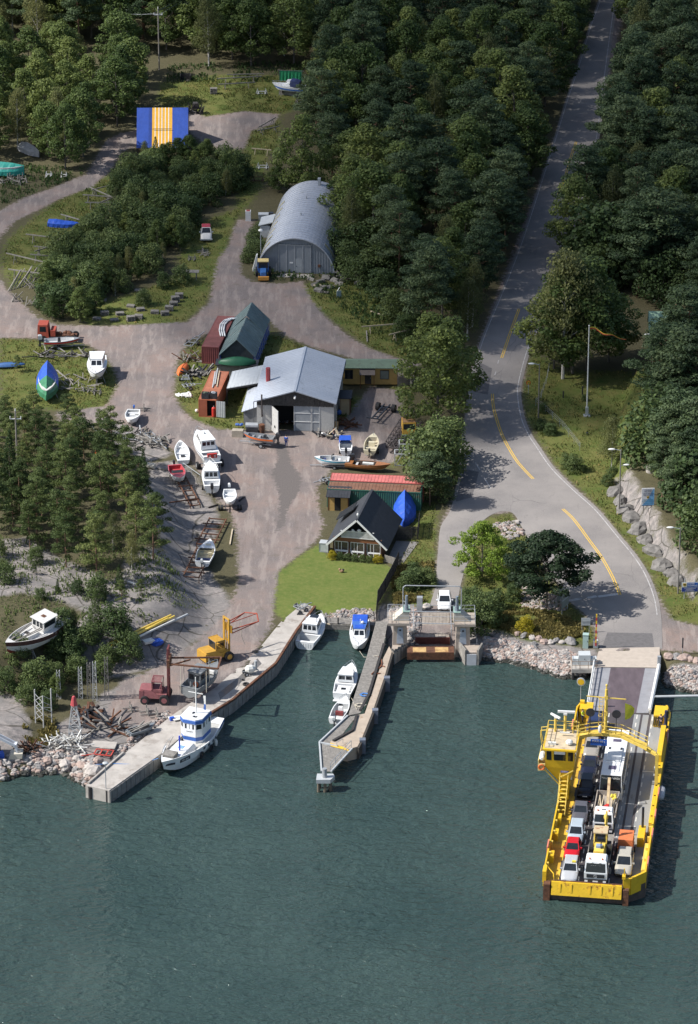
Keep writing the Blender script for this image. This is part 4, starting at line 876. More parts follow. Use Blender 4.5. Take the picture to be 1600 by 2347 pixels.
# pier
pr = thing('ferry_pier','long pier of grey boards and concrete running out beside the old ferry berth','pier')
WL = [(862,1424),(842,1500),(820,1570),(798,1640)];WR = [(889,1424),(877,1490),(852,1560),(826,1634)];CR = [(898,1494),(881,1552),(856,1626),(829,1694)]
def plankdeck(A,B,z,n,mat,name,parent,th=.1):
    m = MB();a = [P(u,v,z) for u,v in A];b = [P(u,v,z) for u,v in B]
    for j in range(len(a)-1):
        L = max((a[j+1]-a[j]).length,.1);k = 1
        for i in range(n):
            f0,f1 = (i+.04)/n,(i+.96)/n;q = [a[j].lerp(b[j],f0),a[j].lerp(b[j],f1),a[j+1].lerp(b[j+1],f1),a[j+1].lerp(b[j+1],f0)];q = q if (q[1]-q[0]).cross(q[2]-q[0]).z > 0 else q[::-1]
            m.hexa([p-Vector((0,0,th)) for p in q],q)
    return m.build(name,mat,parent)
plankdeck(WL,WR,0,9,WOODG,'plank_deck',pr)
prismpx([(892,1482),(898,1494),(881,1552),(856,1626),(829,1694),(819,1712),(795,1719),(764,1712),(757,1700),(806,1675),(818,1640),(836,1636),(848,1602),(878,1510)],-3,.04,'concrete_walkway',M('warm_concrete',(.40,.33,.26),.9,var=.15,sc=.8,c2=(.26,.15,.08),sc2=.9,amt=.35),pr)
m = MB();w_ = [P(u,v) for u,v in ((898,1496),(881,1554),(856,1628),(829,1696),(819,1714))]
for a,b in zip(w_,w_[1:]): m.bar(Vector((a.x+.1,a.y,-.9)),Vector((b.x+.1,b.y,-.9)),.2,1.8)
m.build('side_wall',M('dark_pier_side',(.06,.052,.045),.85,var=.3),pr)
for u,v in ((882,1556),(855,1630),(826,1698)): p = P(u,v);m = MB();m.box(p.x-.1,p.x+.6,p.y-.35,p.y+.35,-2.8,.25);m.build('fender',M('grey_blue_fender',(.14,.16,.20),.6),pr)
m = MB()
for pts in ([(880,1478),(866,1525),(845,1595),(826,1630)],[(818,1640),(808,1676),(764,1700)]):
    for a,b in zip(pts,pts[1:]): m.bar(P(*a)+Vector((0,0,.14)),P(*b)+Vector((0,0,.14)),.3,.2)
m.build('kerb_timber',WOODD,pr)
plankdeck([(800,1642),(733,1703)],[(818,1640),(762,1712)],0,14,WOODG,'wing_deck',pr);plankdeck([(733,1704),(738,1768)],[(806,1716),(759,1768)],0,16,WOODG,'tip_deck',pr)
m = MB()
for a,b in (((797,1642),(732,1703)),((732,1703),(737,1770)),((734,1704),(774,1712)),((759,1770),(807,1718))): m.bar(P(*a)+Vector((0,0,.10)),P(*b)+Vector((0,0,.10)),.18,.2)
m.build('edge_beam',LGREY,pr)
m = MB();A,B = P(757,1768),P(805,1716)
for z in (.55,1.05): m.tube(A+Vector((0,0,z)),B+Vector((0,0,z)),.035)
for i in range(5): p = A.lerp(B,i/4);m.tube(p,p+Vector((0,0,1.05)),.035)
m.path([P(772,1712),P(772,1712)+Vector((0,0,.6)),P(786,1704)+Vector((0,0,.6)),P(786,1704)],.035);m.build('railing',GREYM,pr)
m = MB();p = P(745,1783,.1);m.prism([(p.x-1.0,p.y-.6),(p.x+.6,p.y-.6),(p.x+1.1,p.y+.3),(p.x+.9,p.y+.9),(p.x-.9,p.y+.9)],-.3,.18);m.build('dolphin_cap',LGREY,pr)
m = MB()
for dx,dy in ((-.7,-.3),(0,-.35),(.6,-.1),(-.6,.6),(.6,.6)): m.tube((p.x+dx*1.15,p.y+dy,-3.2),(p.x+dx,p.y+dy,-.3),.2,.17)
m.build('piles',M('mossy_pile',(.14,.115,.085),.9,var=.5,sc=3),pr);m = MB();m.tube((p.x-.05,p.y+.1,.18),(p.x-.05,p.y+.1,1.25),.3,.27,10);m.build('bollard',GREYM,pr)
prismpx([(757,1703),(795,1716),(800,1722),(758,1711)],.05,.07,'yellow_edge',PY,pr)
ROPE_B = M('blue_rope',(.08,.25,.60),.8);ROPE_W = M('pale_rope',(.52,.47,.38),.9);CHAIN = M('rusty_chain',(.19,.075,.04),.9)
def coil(u,v,mat,label,r=.6,n=40,turns=3):
    b = P(u,v);m = MB();pts = [Vector((r*(.55+.45*rnd.random())*math.cos(k*turns*6.28/n),.8*r*(.5+.5*rnd.random())*math.sin(k*turns*6.28/n),.10+.04*rnd.random())) for k in range(n)]
    m.path(pts,.045,5);return lone('rope_coil',m,mat,label,'rope',loc=b)
coil(836,1594,ROPE_B,'blue rope coiled on the pier concrete');coil(826,1618,ROPE_W,'cream rope heaped on the pier beside the blue rope',.7)
m = MB();b = P(870,1520);m.path([P(u,v,.1)-b for u,v in ((868,1505),(874,1512),(876,1520),(872,1528),(868,1532),(876,1526),(882,1528))],.08,5);lone('anchor_chain',m,CHAIN,'rusty chain lying in a loop on the pier near the berth','chain',loc=b)
m = MB();b = P(860,1543);m.path([P(u,v,.1)-b for u,v in ((852,1545),(858,1540),(864,1544),(872,1543))],.09,5);lone('anchor_chain',m,CHAIN,'short rusty chain on the pier nearer the blue rope','chain',loc=b)

# old ferry berth: two concrete towers, ramp between
OC = M('old_berth_concrete',(.37,.315,.265),.9,var=.15,sc=.9,c2=(.24,.19,.15),sc2=.7,amt=.4);VERD = M('verdigris_sheet',(.23,.33,.29),.6,var=.15);HATCH = M('pale_blue_hatch',(.36,.41,.48),.4,.2)
def tower(label,px,mir):
    t = thing('hoist_tower',label,'tower',P(*px),0,'hoist towers of the old ferry berth');s = -1 if mir else 1;X = lambda x: s*x
    def bx(m,x0,x1,*a,**k): x0,x1 = sorted((X(x0),X(x1)));m.box(x0,x1,*a,**k)
    m = MB();m.hexa([(-.95,0,-2.5),(.95,0,-2.5),(.95,2.0,-2.5),(-.95,2.0,-2.5)],[(-.8,.1,2.75),(.8,.1,2.75),(.8,2.0,2.75),(-.8,2.0,2.75)]);m.build('column',OC,t)
    m = MB();m.hexa([(-.42,-.03,.25),(.42,-.03,.25),(.42,.05,.25),(-.42,.05,.25)],[(-.30,.045,2.35),(.30,.045,2.35),(.30,.13,2.35),(-.30,.13,2.35)]);m.build('hatch',HATCH,t);m = MB();m.ball((0,.01,2.0),.13);m.build('hatch_handle',DARK,t)
    m = MB();bx(m,-1.5,1.15,-.35,3.0,2.75,3.05);m.build('platform',OC,t)
    m = MB();prof = [(X(-.9),3.06),(X(1.12),3.06),(X(1.12),4.25),(X(.35),4.25)];m.extr(prof,.35,2.1);fixn(m.build('hoist_housing',M('cream_housing',(.50,.46,.39),.7,var=.12,c2=(.3,.22,.15),amt=.3),t))
    m = MB();bx(m,.3,1.18,.3,2.15,4.26,4.33);m.build('cover',VERD,t)
    m = MB();m.tube((X(.75),.9,4.33),(X(.75),.9,6.2),.2,.17,10);m.tube((X(.75),.9,4.33),(X(.75),.9,4.9),.3,.24,10);m.build('hoist_cylinder',M('blue_grey_steel',(.24,.28,.33),.4,.3),t)
    m = MB()
    for z in (3.55,4.05): m.path([(X(1.1),-.3,z),(X(-1.45),-.3,z),(X(-1.45),2.95,z),(X(1.1),2.95,z)],.03,5)
    for p in ((1.1,-.3),(-.2,-.3),(-1.45,-.3),(-1.45,1.3),(-1.45,2.95),(-.2,2.95),(1.1,2.95)): m.tube((X(p[0]),p[1],3.05),(X(p[0]),p[1],4.05),.03,n=5)
    m.build('railing',GREYM,t);return t
tl = tower('left concrete hoist tower of the old ferry berth, beside the pier',(917,1479),False);t2 = tower('right concrete hoist tower of the old ferry berth, beside the bushes',(1061,1481),True)
la,lb = tl.location,t2.location
def berth_bars():
    m = MB();y = .2
    for yy,z in ((-.25,3.1),(2.9,3.15),(-.25,4.0),(2.9,4.0)): m.tube((la.x+1.1,la.y+yy,z),(lb.x-1.1,lb.y+yy,z),.055 if z < 3.5 else .03)
    lone('service_gangway',m,GREYM,'thin steel beams spanning between the two concrete hoist towers','gangway')
    m = MB();a = Vector((la.x+.35,la.y+1.6,4.3));b = Vector((lb.x-.2,lb.y+1.6,4.3));k = Vector((.35,0,0));z2 = Vector((0,0,2.9))
    m.path([a,a+z2-Vector((0,0,.3)),a+z2+k*.5-Vector((0,0,.08)),a+z2+k,b+z2-k,b+z2-k*.5-Vector((0,0,.08)),b+z2-Vector((0,0,.3)),b],.065,8);m.path([a+Vector((0,0,.9)),la+Vector((.75,.9,5.2))],.03);lone('cable_arch',m,GREYM,'tall bent steel pipe arching over the old ferry ramp','pipe')
berth_bars()
rp = thing('old_ferry_ramp','disused ferry ramp with worn plank deck and rusty lip between the towers','ramp')
c = [P(u,v,z) for u,v,z in ((962,1404,.15),(1031,1404,.15),(1030,1462,-.15),(953,1462,-.15))];m = MB();n = 9
for i in range(n):
    f0,f1 = (i+.03)/n,(i+.97)/n;q = [c[0].lerp(c[1],f0),c[3].lerp(c[2],f0),c[3].lerp(c[2],f1),c[0].lerp(c[1],f1)];m.hexa([p-Vector((0,0,.15)) for p in q],q)
m.build('deck',M('worn_ramp_planks',(.27,.235,.20),.9,var=.25,sc=1.5,c2=(.15,.11,.085),amt=.45),rp)
m = MB()
for i in range(24): p = P(953+77*i/23,1476,-.9);m.bar((p.x,p.y,-.9),(p.x,p.y+.05,-.05),.2,.1)
a,b = P(952,1476,-.9),P(1031,1476,-.9);m.box(a.x,b.x,a.y+.06,a.y+.15,-.95,-.05);m.build('hinge_beam',M('red_brown_steel',(.15,.045,.035),.8,var=.3,sc=2),rp)
a,b = P(933,1494,-.35),P(1041,1494,-.35);m = MB();m.box(a.x,b.x,a.y-.5,a.y+1.3,-.35,-.2);m.box(a.x,b.x,a.y-.52,a.y-.4,-1.15,-.36);m.build('lip',RUST,rp)
for x in (a.x+1.5,b.x-1.5): m = MB();m.box(x-.8,x+.8,a.y-.4,a.y+.9,-.198,-.18);m.build('worn_plate',M('worn_yellow_steel',(.50,.33,.14),.6,var=.3,c2=(.25,.1,.04),amt=.5),rp)
a,b = P(950,1440,0),P(1032,1440,0)
for x in (a.x-.1,b.x+.1):
    m = MB();
    for z in (.5,1.0): m.tube((x,a.y-2.2,z-.15),(x,a.y+4.4,z+.15),.04)
    for i in range(5): m.tube((x,a.y-2.2+1.65*i,-.3),(x,a.y-2.2+1.65*i,1.0),.04)
    m.build('railing',GREYM,rp)
wl = thing('sheet_pile_wall','dark corrugated sheet pile wall under the left hoist tower','wall');m = MB();q = [P(u,v,0) for u,v in ((897,1492),(903,1498),(925,1483),(933,1478))]
for a,b in zip(q,q[1:]): m.corr((a.x,a.y),(b.x,b.y),-3,.35,.7,.16)
m.build('piling',SHEET,wl);m = MB();m.prism([tuple(p[:2]) for p in q]+[tuple(P(930,1468)[:2]),tuple(P(900,1476)[:2])],-3,.0);m.build('fill',OC,wl)
nb = thing('mooring_block','concrete mooring block with white painted and rusty front face right of the berth','mooring block');q = [(1060,1484),(1070,1497),(1094,1497),(1103,1484),(1096,1476),(1060,1476)]
prismpx(q,-3,.1,'block',OC,nb);a,b = P(1068,1498),P(1094,1498);m = MB();m.box(a.x+.1,b.x-.1,a.y-.14,a.y-.05,-3,-.05);m.build('front_plate',M('white_rusty_plate',(.52,.53,.55),.6,var=.08,c2=(.24,.09,.04),sc2=.5,amt=.45),nb)
for (u0,v0),(u1,v1) in (((1053,1480),(1068,1499)),((1095,1499),(1105,1482))): m = MB();a,b = P(u0,v0),P(u1,v1);m.bar((a.x,a.y,-1.1),(b.x,b.y,-1.1),.22,3.2);m.build('fender_wall',WOODG,nb)
m = MB();p = P(1093,1478);q = lb+Vector((1.2,0,3.0));m.path([(p.x,p.y,.1),(p.x,p.y,.8)],.06);m.path([(p.x,p.y,.8),q],.015,4);m.build('stay',GREYM,nb)

# link span
ls = thing('link_span','steel link span with worn dark deck and white side rails to the ferry','ramp')
prismpx([(1374,1486),(1512,1484),(1513,1531),(1362,1529)],-2.5,.045,'abutment',M('pale_abutment_concrete',(.43,.37,.31),.9,var=.1,c2=(.3,.26,.22),amt=.3),ls)
A0,B0,A1,B1 = P(1364,1530,.04),P(1507,1532,.04),P(1347,1634,.26),P(1486,1634,.26)
m = MB();q = [A1,B1,B0,A0];m.hexa([p-Vector((0,0,.35)) for p in q],q);m.build('deck',M('ramp_grey_steel',(.27,.27,.285),.6,var=.12,sc=1,c2=(.22,.19,.18),amt=.3),ls)
def strip(m,f0,f1,t0,t1,up):
    q = [A1.lerp(B1,f0),A1.lerp(B1,f1),B1.lerp(B0,1) ,A0];a = A1.lerp(B1,f0).lerp(A0.lerp(B0,f0),0)
    c = [A1.lerp(B1,f0).lerp(A0.lerp(B0,f0),t0),A1.lerp(B1,f1).lerp(A0.lerp(B0,f1),t0),A1.lerp(B1,f1).lerp(A0.lerp(B0,f1),t1),A1.lerp(B1,f0).lerp(A0.lerp(B0,f0),t1)];m.quad(*[p+Vector((0,0,up)) for p in c])
m = MB();strip(m,.25,.80,0,1,.006);m.build('tyre_track',M('worn_ramp_lane',(.105,.080,.09),.7,var=.25,sc=1,c2=(.20,.19,.195),sc2=.45,amt=.42,stretch=(1,.3,1)),ls)
for s_,a,b in ((0,A0,A1),(1,B0,B1)):
    m = MB();up = Vector((0,0,1));o = Vector((-.12 if s_ == 0 else .18,0,0))
    for z in ((.5,1.0) if s_ == 0 else (.45,)): m.tube(a+o+up*z,b+o+up*z,.07 if s_ == 0 else .22)
    for i in range(9): p = a.lerp(b,i/8)+o;m.tube(p-up*.3,p+up*1.0,.05) if s_ == 0 else m.bar(p-up*.3,p+up*.5,.2)
    m.bar(a+o-up*.2,b+o-up*.2,.2,.5);m.build('side_rail',TRIM,ls)
    m = MB();m.box(a.x+o.x-.2,a.x+o.x+.2,a.y+.1,a.y+.5,-1,1.5) if s_ else m.box(a.x+o.x-.15,a.x+o.x+.1,a.y+.2,a.y+.5,-1,1.3);m.build('gate_post',GREYM,ls)
m = MB();m.tube(P(1500,1597,.5),P(1640,1594,.5),.16,n=9);m.path([P(1500,1597,.85),P(1640,1594,.85)],.04);lone('mooring_boom',m,LGREY,'grey pipe boom reaching out from the link span to the right','boom')
hp = thing('machinery_platform','concrete platform with grey hydraulic cabinet left of the link span','platform');p = P(1310,1534,0);a = P(1373,1534,0);m = MB();m.box(p.x,a.x,p.y,p.y+2.9,-.5,.0);m.build('slab',CONC,hp)
m = MB();m.box(p.x+.9,p.x+2.3,p.y+1.0,p.y+2.2,.0,1.35);m.build('cabinet',M('pale_grey_cabinet',(.50,.53,.54),.4,var=.05),hp);m = MB();m.box(p.x+1.55,p.x+1.65,p.y+.97,p.y+1.0,.8,.9);m.build('lock',DARK,hp)
for x0 in (.15,2.35): m = MB();m.box(p.x+x0,p.x+x0+.7,p.y+1.2,p.y+2.0,0,.8);m.build('pump_unit',M('pale_grey_cabinet',(.5,.53,.54)),hp)
m = MB();
for z in (.5,1.0): m.path([(p.x+.05,p.y+2.8,z),(p.x+.05,p.y+.05,z),(a.x-.1,p.y+.05,z)],.03,5)
for x in (.05,1.0,2.0,3.0): m.tube((p.x+x,p.y+.05,0),(p.x+x,p.y+.05,1.0),.03,n=5)
m.build('railing',M('thin_rusty_rail',(.2,.13,.09),.8),hp)
m = MB()
for x in (.2,3.0): m.tube((p.x+x,p.y+.3,-3),(p.x+x,p.y+.3,-.5),.18)
m.build('piles',WOODD,hp)
# stones of the shore
STONE = [M('pink_granite',(.33,.25,.215),.9,var=.25,sc=3),M('grey_granite',(.22,.21,.205),.9,var=.25,sc=3),M('pale_granite',(.39,.355,.325),.9,var=.2,sc=3)]
sr = random.Random(5)
def stone(p,s,label,group,mt=None):
    m = MB();m.ball((0,0,s*.2),(s*sr.uniform(.8,1.2),s*sr.uniform(.7,1.0),s*sr.uniform(.5,.75)),9,6,jit=.16,rg=sr);o = m.build('boulder',mt or STONE[sr.randrange(3)],loc=p,rz=sr.uniform(0,6));tag(o,label,'boulder',group)
for u,v,s in ((1188,1455,.6),(1202,1459,.75),(1220,1464,.65),(1235,1466,.7),(1247,1473,.75),(1262,1474,.6),(1275,1470,.65),(1288,1474,.6),(1308,1474,1.0),(1223,1478,.6)): stone(W(u,v),s*.85,'large rounded boulder in the row edging the island grass','boulders edging the island')
for u,v,s in ((1533,1508,.8),(1552,1508,.75),(1568,1510,.8),(1583,1514,.6),(1597,1518,.7)): stone(W(u,v),s,'rounded boulder in the row at the right shore by the link span','boulders at the right shore')
for u,v,s in ((40,1745,.9),(92,1726,.7),(110,1745,.8),(160,1742,.8),(178,1740,.9),(190,1757,1.1),(205,1765,1.2),(186,1780,.8),(215,1770,1.3),(150,1755,1.3),(18,1752,.6),(225,1745,.9),(72,1748,.6)): stone(W(u,v),s*.72,'angular granite boulder on the shore left of the concrete quay','boulders by the quay end')
WET = M('wet_dark_stone',(.045,.045,.036),.4,var=.4,sc=3)
def rubble(px,n,name,smin=.12,smax=.34,seed=1):
    g = random.Random(seed);pg = [tuple(q) for q in poly(px)];xs = [p[0] for p in pg];ys = [p[1] for p in pg];m = MB();k = 0
    while k < n:
        x,y = g.uniform(min(xs),max(xs)),g.uniform(min(ys),max(ys))
        if not inpoly(x,y,pg): continue
        k += 1;s = g.uniform(smin,smax)*g.uniform(.7,1.3);m.ball((x,y,G(x,y)+s*.15),(s,s*g.uniform(.6,1),s*g.uniform(.5,.8)),6,4,3 if G(x,y) < -1.25 else g.randrange(3),.22,g)
    return tag(m.build(name,STONE+[WET]),kind='stuff')
rubble([(1095,1492),(1110,1462),(1180,1470),(1240,1490),(1300,1492),(1340,1505),(1360,1515),(1345,1545),(1290,1538),(1230,1518),(1170,1502)],3300,'shore_rubble',.10,.28)
rubble([(1515,1520),(1600,1530),(1650,1535),(1650,1590),(1530,1562)],1400,'shore_rubble',.10,.27,2)
rubble([(722,1397),(850,1395),(858,1412),(724,1412)],520,'shore_rubble',.10,.25,3)
rubble([(0,1735),(90,1720),(150,1720),(225,1735),(205,1790),(150,1752),(60,1752),(0,1766)],480,'shore_rubble',.12,.42,4)
rubble([(1195,1362),(1240,1352),(1290,1372),(1300,1400),(1230,1400),(1195,1390)],420,'stone_heap',.10,.28,5)
rubble([(890,1400),(965,1395),(955,1480),(935,1470),(930,1420)],260,'shore_rubble',.12,.35,6)
rubble([(1130,1200),(1185,1195),(1200,1225),(1165,1240),(1150,1225)],160,'stone_heap',.12,.4,7)
rubble([(268,1738),(300,1712),(400,1640),(385,1630),(300,1690),(262,1720)],260,'stone_heap',.10,.25,8)
# ---------------------------------------------------------------- boats
def hull_shape(L,B,H,t,full=.82,rake=.10,sheer=.22,vee=.3):
    """half breadth, deck height, keel height and x at station t, 0 stern .. 1 bow"""
    b = B/2*(full+(1-full)*min(1,t/.35))*(1-max(0,(t-.40)/.60)**2.3)+.02
    zs = H*(1-sheer*.5+sheer*max(0,t-.2)**1.6*1.7);zk = H*.55*max(0,(t-.72)/.28)**2.4
    return b,zs,zk,-L/2+L*t
def hull(root,L,B,H,mat,full=.82,sheer=.22,ns=18,low=None,wl=0,deckmat=None,open_=(None,None),floor=.35,inner=None,rim=.09,bottom=None,rake=.1,deckh=0):
    st = [i/ns for i in range(ns+1)];m = MB();rings = []
    for t in st:
        b,zs,zk,x = hull_shape(L,B,H,t,full,rake,sheer);zc = zk+(zs-zk)*.30;k = rake*L*(1 if t > .75 else 0)*((t-.75)/.25 if t > .75 else 0)
        X = lambda f: x-k*(1-f)
        rings.append([(X(1),b,zs),(X(.65),b*.97,zk+(zs-zk)*.65),(X(.3),b*.80,zc),(X(0),0,zk),(X(.3),-b*.80,zc),(X(.65),-b*.97,zk+(zs-zk)*.65),(X(1),-b,zs)])
    m.loft(rings,closed=False,caps=False);m.add(rings[0],[tuple(range(7))])
    for k in range(len(m.mi)):
        if bottom and k < ns*6 and k % 6 in (2,3): m.mi[k] = 1
    h = m.build('hull',[mat,bottom] if bottom else mat,root);fixn(h)
    dm = MB();t0,t1 = open_;DM = deckmat or mat
    def pt(t,s,ins,z=0): b,zs,zk,x = hull_shape(L,B,H,t,full,rake,sheer);return (x+(.0 if t > 0 else .03),s*max(.0,b-ins),zs+z)
    for i in range(ns):
        a,b = st[i],st[i+1]
        if t0 is not None and t0 <= a and b <= t1:
            for s in (1,-1): dm.quad(pt(a,s,-.012),pt(b,s,-.012),pt(b,s,rim),pt(a,s,rim))
        else: dm.quad(pt(a,1,-.012),pt(b,1,-.012),pt(b,-1,-.012),pt(a,-1,-.012))
    for v in range(len(dm.v)): dm.v[v] = (dm.v[v][0],dm.v[v][1],dm.v[v][2]+.02)
    fixn(dm.build('deck',DM,root))
    if t0 is not None:
        im = MB();zf = H*floor;tt = [t for t in st if t0 <= t <= t1];f = lambda t,s: (hull_shape(L,B,H,t,full,rake,sheer)[3],s*max(.03,hull_shape(L,B,H,t,full,rake,sheer)[0]-rim-.12),zf)
        for a,b in zip(tt,tt[1:]):
            for s in (1,-1): im.quad(pt(a,s,rim),pt(b,s,rim),f(b,s),f(a,s))
            im.quad(f(a,1),f(b,1),f(b,-1),f(a,-1))
        for t in (tt[0],tt[-1]): im.quad(pt(t,1,rim),pt(t,-1,rim),f(t,-1),f(t,1))
        fixn(im.build('cockpit',inner or DM,root))
    return lambda t: hull_shape(L,B,H,t,full,rake,sheer)
def boat(name,label,cat,bow,stern,z,B,H,mat=None,ground=None,group=None,**kw):
    zz = lambda p: (P(p[0],p[1],z))
    a,b = zz(bow),zz(stern);L = (a-b).length;t = thing(name,label,cat,(a+b)/2,head(b,a),group)
    if abs(a.z-b.z) > .01: t.rotation_euler[1] = -math.atan2(a.z-b.z,math.hypot(a.x-b.x,a.y-b.y))
    return t,L,hull(t,L,B,H,mat or WHITE,**kw)
def cabin(root,x0,x1,w0,w1,z0,h,mat=None,rf=.5,rb=.1,ri=.12,front=2,side=2,back=0,roof=None,name='cabin',wv=(.35,.85),glass=None,over=.06):
    """x1 is the front; rf, rb: how far front and back lean in; ri: side lean"""
    b = [(x0,-w0/2,z0),(x1,-w1/2,z0),(x1,w1/2,z0),(x0,w0/2,z0)];t = [(x0+rb,-w0/2+ri,z0+h),(x1-rf,-w1/2+ri,z0+h),(x1-rf,w1/2-ri,z0+h),(x0+rb,w0/2-ri,z0+h)]
    m = MB();m.hexa(b,t);c = m.build(name,mat or WHITE,root);gl = glass or GLASS
    for q,n in (([b[1],b[2],t[2],t[1]],front),([b[2],b[3],t[3],t[2]],side),([b[0],b[1],t[1],t[0]],side),([b[3],b[0],t[0],t[3]],back)):
        if n: g = MB();g.panes(q,.08,.92,wv[0],wv[1],n,.07);g.build('window',gl,c)
    if roof is not False:
        m = MB();q = [Vector(p) for p in t];o = over;r = [q[0]+Vector((-o,-o,0)),q[1]+Vector((o,-o,0)),q[2]+Vector((o,o,0)),q[3]+Vector((-o,o,0))];m.hexa(r,[p*1.0+Vector((0,0,.07)) for p in r]);m.build('cabin_roof',roof or mat or WHITE,root)
    return c
def outboard(root,x,z,s=1.0,col=None,y=0):
    m = MB();m.loft([[(x-.42*s+dx*s,y+dy*s,z+zz*s) for dx,dy in ((-.2*k,-.16*k),(.24*k,-.16*k),(.24*k,.16*k),(-.2*k,.16*k))] for zz,k in ((.05,.8),(.2,1.05),(.5,1.0),(.6,.6))]);o = m.build('outboard_motor',col or DARK,root)
    m = MB();m.box(x-.52*s,x-.32*s,y-.06*s,y+.06*s,z-.75*s,z+.05*s,);m.box(x-.6*s,x-.28*s,y-.12*s,y+.12*s,z-.6*s,z-.55*s);m.box(x-.35*s,x-.02,y-.12*s,y+.12*s,z-.15*s,z+.1*s);m.build('motor_leg',DARK,o);return o
def pulpit(root,hs,t0,z=.5,mat=None,t1=.98):
    m = MB();pts = []
    for s in (1,-1):
        q = []
        for i in range(5): t = t0+(t1-t0)*i/4;b,zs,zk,x = hs(t);q.append(Vector((x,s*max(.02,b-.08),zs+z)));m.tube((x,s*max(.02,b-.08),zs),q[-1],.018,n=5)
        m.path(q,.022,5)
    m.build('pulpit_rail',mat or GREYM,root)
def thwarts(root,hs,ts,H,B,mat):
    for t in ts: b,zs,zk,x = hs(t);MB().box(x-.14,x+.14,-b+.12,b-.12,H*.62,H*.68).build('seat',mat,root)
def stripe_(root,hs,mat,z=-.12,h=.12,t0=0.0,t1=1.0,n=16,name='side_stripe',L=5,rake=.1,H=1):
    for s in (1,-1):
        m = MB()
        for i in range(n):
            q = []
            for t,dz in ((t0+(t1-t0)*i/n,z-h),(t0+(t1-t0)*(i+1)/n,z-h),(t0+(t1-t0)*(i+1)/n,z),(t0+(t1-t0)*i/n,z)):
                b,zs,zk,x = hs(t);f = 1+dz/(zs-zk+.001);k = rake*L*max(0,(t-.75)/.25)*(1-f);q.append((x-k,s*(b*(1-.05*max(0,-dz))+.018),zs+dz))
            m.quad(*(q if s < 0 else q[::-1]))
        m.build(name,mat,root)
def screen(root,x,w,z,h=.45,rake=.4,wrap=.6):
    m = MB();m.quad((x,-w/2,z),(x,w/2,z),(x-rake,w/2-.1,z+h),(x-rake,-w/2+.1,z+h))
    for s in (1,-1): m.quad((x,s*w/2,z),(x-wrap,s*(w/2+.04),z),(x-wrap-.1,s*(w/2-.02),z+h*.7),(x-rake,s*(w/2-.1),z+h))
    m.build('windscreen',M('windscreen_glass',(.05,.06,.065),.05),root)
def console(root,x,z,w=.7,h=.7,mat=None): MB().box(x-.25,x+.25,-w/2,w/2,z,z+h,tx=.08,ty=.05).build('console',mat or WHITE,root)
def trailer(root,L,z,x0=0,w=1.7,two=False,mat=None,wx=-.6):
    """chassis under a boat that stands z above the ground; all in the boat's frame"""
    m = MB();g = mat or GREYM
    for s in (1,-1): m.bar((-L*.42,s*w*.32,-.12),(L*.30,s*w*.22,-.12),.09)
    m.bar((L*.30,0,-.12),(L*.62,0,-.2),.1);m.bar((L*.30,-w*.22,-.12),(L*.30,w*.22,-.12),.08);m.bar((-L*.42,-w*.32,-.12),(-L*.42,w*.32,-.12),.08);m.bar((wx,-w/2,-.18),(wx,w/2,-.18),.1)
    m.build('trailer_frame',g,root);r = min(.34,z*.5+.05)
    for s in (1,-1): wheel(root,(wx,s*(w/2+.1),-z+r),r,.2)
def wheel(root,c,r,wd,rim=None,axis='y',name='wheel'):
    m = MB();d = Vector((0,wd/2,0)) if axis == 'y' else Vector((wd/2,0,0));c = Vector(c);m.tube(c-d,c+d,r,n=16);w_ = m.build(name,BLACK,root)
    m = MB();m.tube(c-d*1.06,c+d*1.06,r*.55,n=12);m.build('rim',rim or GREYM,w_);return w_
def cradle(px,label,rz=0,w=2.0,h=.9,group=None,mat=None,n=2):
    t = thing('boat_cradle',label,'cradle',W(*px),rz,group);m = MB()
    for x in ([-.8,.8] if n == 2 else [0]):
        for s in (1,-1): m.bar((x,s*w*.5,0),(x,s*w*.32,h),.1);m.bar((x,s*w*.2,0),(x,s*w*.36,h*.8),.08)
        m.bar((x,-w*.5,.06),(x,w*.5,.06),.12);m.bar((x,-w*.4,h*.5),(x,w*.4,h*.5),.1)
    for s in (1,-1): m.bar((-.9,s*w*.3,.16),(.9,s*w*.3,.16),.1)
    m.build('frame',mat or WOODG,t);return t
def stands(root,L,w,z,mat=None):
    m = MB()
    for x in (-L*.3,L*.2):
        for s in (1,-1): m.bar((x,s*w*.48,-z),(x,s*w*.32,.35),.09);m.bar((x+.5,s*w*.5,-z),(x,s*w*.34,.2),.06)
        m.bar((x,-w*.3,-.08),(x,w*.3,-.08),.16,.16)
    m.bar((-L*.4,0,-z/2),(L*.3,0,-z/2),.2,z*.98);m.build('support',mat or WOODG,root)
CREAM = M('cream_gelcoat',(.60,.54,.38),.4,var=.06);PINK = M('faded_red_gelcoat',(.50,.10,.12),.45,var=.1);ALU = M('aluminium_hull',(.36,.37,.38),.4,.5,var=.1);WGREY = M('workboat_grey',(.19,.20,.205),.5,var=.1);NAVY = M('navy_canvas',(.03,.045,.13),.7)
WOODH = M('varnished_wood',(.30,.125,.045),.35,var=.2,sc=3);BRNH = M('brown_old_paint',(.075,.032,.028),.7,var=.3,sc=2,c2=(.25,.22,.2),amt=.2);OLDW = M('flaking_white_paint',(.56,.55,.53),.75,var=.1,c2=(.33,.28,.24),sc2=2,amt=.3);REDB = M('red_antifouling',(.22,.035,.03),.7);BLKB = M('black_antifouling',(.02,.022,.03),.6)
LTB = M('light_blue_paint',(.10,.38,.50),.4);GREYI = M('pale_grey_deck',(.50,.51,.51),.6,var=.06)
